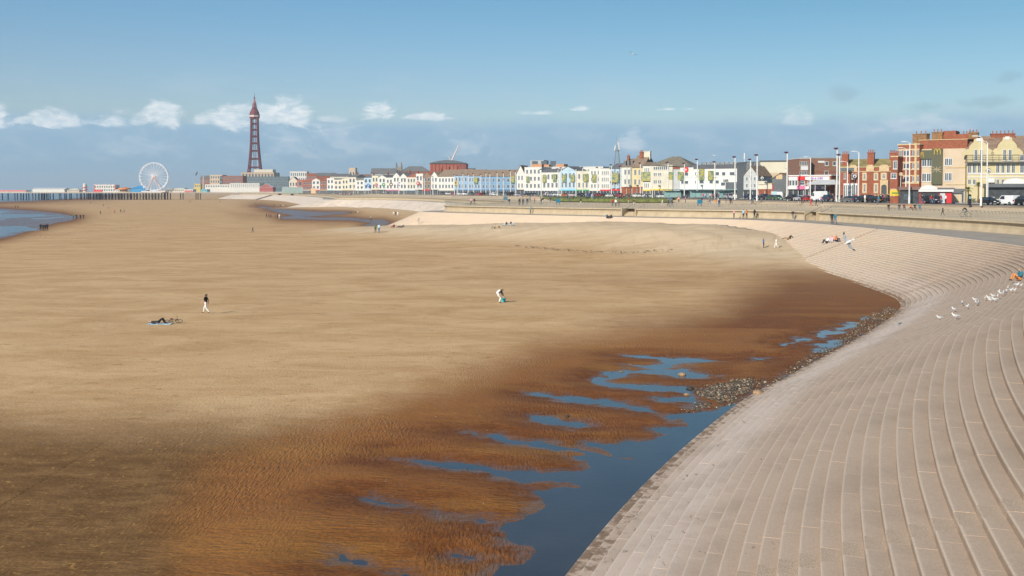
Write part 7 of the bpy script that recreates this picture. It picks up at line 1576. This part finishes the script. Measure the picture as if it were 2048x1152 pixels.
# sitters on coloured beanbags and the picnic party on the lawn edge
for i, (x, y, c, t) in enumerate(((1347,399,'yellow','black'),(1357,399,'yellow','orange'),(1371,399,'olive','dark'),(1379,399,'pink','maroon'),(1385,399,'pink','red'))):
    p = ground(x, y); r = thing('beanbag', f'{c} beanbag, {ORD[i]} from the left in the row beside the shelter', 'beanbag', p, 0, 'coloured beanbags by the shelter'); mb = MB(); mb.lathe([(.30,0),(.52,.12),(.50,.30),(.30,.46),(.1,.52)], 10); mb.build('bag', CL[c], r, True)
    P_(0, 0, 'sit', 150+20*i, t, 'dark', f'person in {t} sitting on the {ORD[i]} beanbag from the left', at=(p[0], p[1], p[2]+.42), scale=1.05)
pc = ['red','white','dark','orange','lightblue','navy','red','white','black','pink','blue','dark']
for i in range(12):
    x = 1060+i*4.1+random.uniform(-1, 1); P_(x, 393.6+random.uniform(-.5, .5), random.choice(['sit','stand','stand','walk']), random.uniform(0, 360), pc[i], random.choice(['dark','navy','stone']), f'{ORD[i]} person from the left, in {pc[i]}, in the party at the lawn end', group='party at the end of the lawn')
# crowd outside the brick pub
cr = sorted((1733+62*random.random()**.9, random.uniform(240, 251), random.choice(['black','dark','navy','grey','dark','olive','white','black','brown','red','tan'])) for i in range(44)); nn_ = {}
for i, (x, y, t) in enumerate(cr):
    nn_[t] = nn_.get(t, 0)+1; tt = 'charcoal' if t == 'dark' else t
    P_(x, y, 'stand' if random.random() < .8 else 'walk', random.uniform(0, 360), t, random.choice(['black','dark','jeans','navy']), f'{ORD[nn_[t]-1]} person in {tt} from the left in the crowd outside the brick pub', random.choice(list(HAIR)), at=(XA(x, y), y, ZT+.1), group='crowd outside the brick pub')
for i, (a, b, n_, t_) in enumerate(((676,704,16,'before the lemon guest houses'),(744,800,9,'before the roundel guest houses'),(1275,1300,7,'before the bay fronted houses'),(1405,1470,9,'before the white pub'),(1835,1900,7,'around the red kiosk'))):
    xs = sorted(random.uniform(a, b) for _ in range(n_))
    for q, x in enumerate(xs):
        Y = {0: 760, 1: 700, 2: 395, 3: 318, 4: 213}[i]; c = random.choice(['black','navy','dark','red','white','blue','grey','pink']); X = XA(x, Y)
        z = ZT if i else max(ZP, ground_at(X, Y)); P_(0, 0, random.choice(['stand','walk']), random.uniform(0, 360), c, random.choice(['dark','black','jeans']), f'{ORD[q]} figure from the left among people {t_}, in {c}', at=(X, Y, z), group='people '+t_)
strollers = sorted((random.uniform(905, 1770), random.uniform(397.5, 411)) for _ in range(74)); sn = {}
for x, y in strollers:
    c = random.choice(['black','navy','dark','red','white','blue','grey','pink','olive','teal']); k = (c, place(x)); sn[k] = sn.get(k, 0)+1; p = ground(x, y)
    if p.z < 6: continue
    P_(x, y, random.choice(['stand','walk','walk']), random.uniform(0, 360), c, random.choice(['dark','black','jeans','stone']), f'{ORD[sn[k]-1]} stroller in {"charcoal" if c == "dark" else c} from the left on the open paving before {place(x)}', random.choice(list(HAIR)), at=(p.x, p.y, p.z), group='strollers on the open promenade')
# ------------------------------------------------------------------ gulls
gw, gg, gbk, gy, gl = M('gull_white', (.66,.65,.63), .7), M('gull_grey', (.36,.39,.42), .7), M('gull_black', (.025,.025,.028), .7), M('gull_beak', (.70,.42,.05), .5), M('gull_leg', (.60,.36,.30), .6)
def gull():
    r = thing('gull', 'x', 'gull'); mb = MB()
    mb.tube([(0,-.26,.27),(0,-.18,.265),(0,-.05,.25),(0,.08,.265),(0,.15,.32),(0,.185,.385),(0,.215,.415),(0,.255,.41)], [.02,.06,.092,.085,.058,.045,.045,.022], 9); mb.build('body', gw, r, True)
    for s in (-1, 1):
        mb = MB(); mb.add([(s*.05,.10,.33),(s*.098,.04,.29),(s*.10,-.10,.26),(s*.055,-.24,.275),(s*.02,-.36,.285),(s*.02,-.12,.345),(s*.085,.04,.24),(s*.085,-.08,.215)], [(0,1,2,5),(5,2,3,4),(1,6,7,2),(2,7,3),(0,6,1),(4,3,7)]); mb.build('wing', gg, r)
        mb = MB(); mb.tube([(s*.03,.0,.18),(s*.032,.01,.08),(s*.032,.0,.005),(s*.036,.05,.003)], .009, 5); mb.build('leg', gl, r)
        mb = MB(); mb.ball((s*.034,.225,.425), .009, 6, 4); mb.build('eye', gbk, r)
    mb = MB(); mb.tube([(0,.25,.408),(0,.30,.398),(0,.312,.388)], [.014,.010,.004], 6); mb.build('beak', gy, r)
    mb = MB(); mb.add([(-.03,-.22,.28),(.03,-.22,.28),(.02,-.40,.285),(-.02,-.40,.285),(0,-.3,.30),(0,-.3,.27)], [(0,1,4),(1,2,4),(2,3,4),(3,0,4),(1,0,5),(2,1,5),(3,2,5),(0,3,5)]); mb.build('tail', gbk, r); return r
pg_ = gull(); tg_ = tree_of(pg_)
gl_pos = [(1879,641),(1908,624),(1911,639),(1924,612),(1934,619),(1953,612),(1950,604.5),(1957,611),(1970,602),(1978,601),(1981,606),(1990,605),(1996,599),(1987,598),(1997,588.5),(2002,593),(2007,591),(2012,590),(2016,581),(2022,586.5),(2029,586.5),(2033,575),(2042,577)]
desc = ['lowest gull, alone at the bottom of the scattered line','gull standing just above a shadowed one, second up the steps','dark tailed gull directly below its neighbour','gull on its own left of a preening one','preening gull right of the lone standing one','gull in the close trio, front right','uppermost gull of the close trio','gull in the close trio, rearmost']
for i, (x, y) in enumerate(gl_pos):
    lab = desc[i] if i < len(desc) else (['gull at the far right edge, just below the seated person', 'gull at the very edge of the view beside the seated person'][i-21] if i >= 21 else f'{ORD[i-8]} gull from the left in the dense flock on the steps')
    p = ground(x, y); o = pg_ if i == 0 else dup(pg_, (0,0,0), 0, lab, tree=tg_); o.location = p; o.rotation_euler = (0, 0, random.choice([0, PI, PI, 1.2])+random.uniform(-.6, .6)); o['label'] = lab; o['group'] = 'gulls standing on the steps'; o.scale = (.82*random.uniform(.92, 1.06),)*3
def flying_gull(loc, rot, label, sc=1.0):
    r = thing('flying_gull', label, 'gull', loc, 0, None, sc); r.rotation_euler = rot if not isinstance(rot, Matrix) else rot.to_euler(); mb = MB()
    mb.tube([(0,-.30,0),(0,-.2,0),(0,-.05,-.01),(0,.10,0),(0,.19,.02),(0,.25,.02),(0,.29,.01)], [.02,.055,.085,.075,.05,.045,.015], 8); mb.build('body', gw, r, True)
    for s in (-1, 1):
        up = [(.05,.12,.02),(.32,.17,.09),(.62,.04,.06),(.74,-.10,.03),(.58,-.06,.06),(.32,-.02,.08),(.05,-.10,.02)]; n_ = len(up)
        mb = MB(); mb.add([(s*x, y, z) for x, y, z in up]+[(s*x, y, z-.022) for x, y, z in up], [tuple(range(n_)), tuple(range(2*n_-1, n_-1, -1))]+[(i, i+n_, (i+1) % n_+n_, (i+1) % n_) for i in range(n_)]); wg = mb.build('wing', gg, r)
        mb = MB(); t_ = [(.60,.055,.068),(.70,-.02,.055),(.76,-.115,.032),(.60,-.065,.062)]; mb.add([(s*x, y, z+.006) for x, y, z in t_]+[(s*x, y, z-.036) for x, y, z in t_], [(0,1,2,3),(7,6,5,4)]+[(i, i+4, (i+1) % 4+4, (i+1) % 4) for i in range(4)]); mb.build('wing_tip', gbk, wg)
    mb = MB(); mb.tube([(0,.28,.01),(0,.34,.0)], [.012,.004], 5); mb.build('beak', gy, r)
    mb = MB(); mb.add([(-.05,-.25,.01),(.05,-.25,.01),(.09,-.42,.0),(-.09,-.42,.0),(-.05,-.25,-.01),(.05,-.25,-.01),(.09,-.42,-.012),(-.09,-.42,-.012)], [(0,1,2,3),(7,6,5,4),(0,4,5,1),(1,5,6,2),(2,6,7,3),(3,7,4,0)]); mb.build('tail', gw, r)
xw = Vector((.55,.15,-.82)).normalized(); yw = Vector((-.93,.1,.0)); yw = (yw-xw*yw.dot(xw)).normalized(); zw = xw.cross(yw)
wing_frame = Matrix((xw, yw, zw)).transposed()
flying_gull(P3(1697, 484, 66), wing_frame, 'large gull gliding with wings spread over the steps', 1.0)
for (x, y, Y, a, lab) in ((1265,107,160,.4,'small dark gull gliding high over the centre of the bay'),(1428,311,230,1.2,'pale gull gliding above the white pub roofs'),(1190,265,330,.2,'tiny gull in the haze left of the radio mast'),(1187,266,420,.8,'tiniest gull in the haze near the radio mast')):
    flying_gull(P3(x, y, Y), (.2, .35*(1 if a < 1 else -1), a), lab, 1.0)
# ------------------------------------------------------------------ stones at the toe of the steps
def stones(name, polys, count, lo, hi, label=None):
    ico = [(0,0,1),(.894,0,.447),(.276,.851,.447),(-.724,.526,.447),(-.724,-.526,.447),(.276,-.851,.447),(.724,.526,-.447),(-.276,.851,-.447),(-.894,0,-.447),(-.276,-.851,-.447),(.724,-.526,-.447),(0,0,-1)]
    icf = [(0,1,2),(0,2,3),(0,3,4),(0,4,5),(0,5,1),(1,6,2),(2,7,3),(3,8,4),(4,9,5),(5,10,1),(6,7,2),(7,8,3),(8,9,4),(9,10,5),(10,6,1),(6,11,7),(7,11,8),(8,11,9),(9,11,10),(10,11,6)]
    V, F, Cc = [], [], []; I = np.array(ico)
    pts = []
    for poly, share in polys:
        g = np.array([G(a, b) for a, b in poly]); lo_, hi_ = g.min(0), g.max(0); n = 0
        while n < count*share:
            q = rng.uniform(lo_, hi_, (4000, 2)); m = poly_sd(q[:,0], q[:,1], g) < 0
            m &= fbm(q[:,0]*.7, q[:,1]*.5, 3) > .36
            q = q[m]; pts.append(q[:int(count*share-n)]); n += len(q)
    P = np.concatenate(pts); Q = np.array([px_of(x, y, 0) for x, y in P]); zh = beach_height(P[:,0], P[:,1], Q[:,0], Q[:,1])[0]
    dists = -np.log(rng.uniform(.02, 1, len(P)))
    for k, (x, y) in enumerate(P):
        r = min(hi, lo+dists[k]*(hi-lo)*.28); t = rng.uniform(0, 6.28); s = rng.uniform(.6, 1.3, 3)*r*np.array((1, 1, .62))
        v = I*(1+rng.uniform(-.18, .18, (12, 1)))*s; c, s_ = math.cos(t), math.sin(t); v = np.c_[v[:,0]*c-v[:,1]*s_+x, v[:,0]*s_+v[:,1]*c+y, v[:,2]+r*.15+max(zh[k], -.03)]
        b = len(V); V.extend(map(tuple, v)); F.extend([(a+b, d+b, e+b) for a, d, e in icf]); q = rng.random(); Cc.extend([(q, rng.random(), 0, 1)]*12)
    me = bpy.data.meshes.new(name); me.from_pydata(V, [], F); at = me.attributes.new('blk', 'FLOAT_COLOR', 'POINT'); at.data.foreach_set('color', np.array(Cc, np.float32).ravel())
    mt = bpy.data.materials.get('stones')
    if mt is None:
        mt = bpy.data.materials.new('stones'); mt.use_nodes = True; n = NT(mt.node_tree); s3 = n.n('ShaderNodeSeparateColor', i_0=n.n('ShaderNodeAttribute', attribute_name='blk').outputs['Color'])
        c = n.mix(n.rng(s3.outputs[0], 0, .7), (.030,.024,.020), (.10,.075,.05)); c = n.mix(n.rng(s3.outputs[0], .80, .9), c, (.40,.33,.24)); c = n.mix(n.m('GREATER_THAN', s3.outputs[1], .93), c, (.30,.16,.07))
        b = n.n('ShaderNodeBsdfPrincipled'); n.set(b.inputs['Base Color'], c); n.set(b.inputs['Roughness'], .6); n.t.links.new(b.outputs[0], n.n('ShaderNodeOutputMaterial').inputs[0])
    me.materials.append(mt); return tag(put(name, me), label, kind='stuff')
strip_poly = c4([(845,520),(1000,472),(1150,462),(1290,478),(1440,372),(1560,300),(1640,260),(1760,175),(1850,95),(1980,45),(2060,70),(2000,110),(1900,178),(1800,228),(1700,298),(1560,365),(1420,430),(1290,505),(1190,560),(1100,600),(980,632),(880,655),(700,668),(840,625),(850,570)])
dense = c4([(860,540),(1010,490),(1160,470),(1200,500),(1130,570),(1010,610),(900,640),(870,600)])
stones('beach_stones', [(strip_poly, .62), (dense, .38)], 9500, .016, .085, 'dark wet stones and shells heaped along the foot of the steps')
stones('wrack_line', [([(1030,498.5),(1150,509.5),(1250,513.5),(1345,515),(1345,517),(1250,516),(1150,512.5),(1030,501.5)], .7), ([(40,474),(150,465),(285,454),(285,457.5),(150,470),(40,480)], .3)], 900, .03, .16, 'dark broken tide wrack lying in a thin line across the dry sand')
stones('beach_debris', [(c4([(0,230),(900,150),(1500,200),(1000,460),(200,420),(0,300)]), .5), (c5([(0,200),(900,150),(900,1100),(0,1100)]), .5)], 170, .015, .05, 'scattered shells and small stones on the wet sand')
rockm = M('boulder_tan', (.30,.20,.115), .85, .3, 3, bump=.4)
for x, y, s, lab in ((1364,751,.40,'tan boulder sitting in the upper tidal pool'),(1380,778,.34,'upright tan rock at the edge of the dark stone heap'),(1373,790,.24,'small pale rock below the upright tan one'),(1517,787,.46,'flat tan rock against the foot of the steps'),(1134,833.5,.20,'small dark rock above the isolated pool'),(1243,744,.17,'small tan rock at the far rim of the upper pool')):
    p = ground(x, y); bm = bmesh.new(); bmesh.ops.create_icosphere(bm, subdivisions=2, radius=s*.55)
    for v in bm.verts: v.co *= 1+random.uniform(-.16, .16); v.co.z *= .62; v.co.x *= 1.15
    me = bpy.data.meshes.new('rock'); bm.to_mesh(me); bm.free(); me.materials.append(rockm if 'dark' not in lab else M('boulder_dark', (.06,.05,.04))); tag(put('rock', me, None, (p[0], p[1], p[2]+s*.12)), lab, 'rock', 'rocks lying about the pools')
print('windows', NWIN[0], 'objects', len(bpy.data.objects))
# ------------------------------------------------------------------ sea air between the camera and the far town
def haze(density):
    mb = MB(); mb.box(-8200, 8200, -500, 16300, -3.0, 190.0); mt = bpy.data.materials.new('sea_air'); mt.use_nodes = True; n = NT(mt.node_tree)
    v = n.n('ShaderNodeVolumePrincipled'); n.set(v.inputs['Color'], (.72, .87, 1.0)); n.set(v.inputs['Density'], density); n.set(v.inputs['Anisotropy'], 0.0)
    n.t.links.new(v.outputs[0], n.n('ShaderNodeOutputMaterial').inputs['Volume']); tag(mb.build('haze', mt), kind='stuff')
haze(.00012)
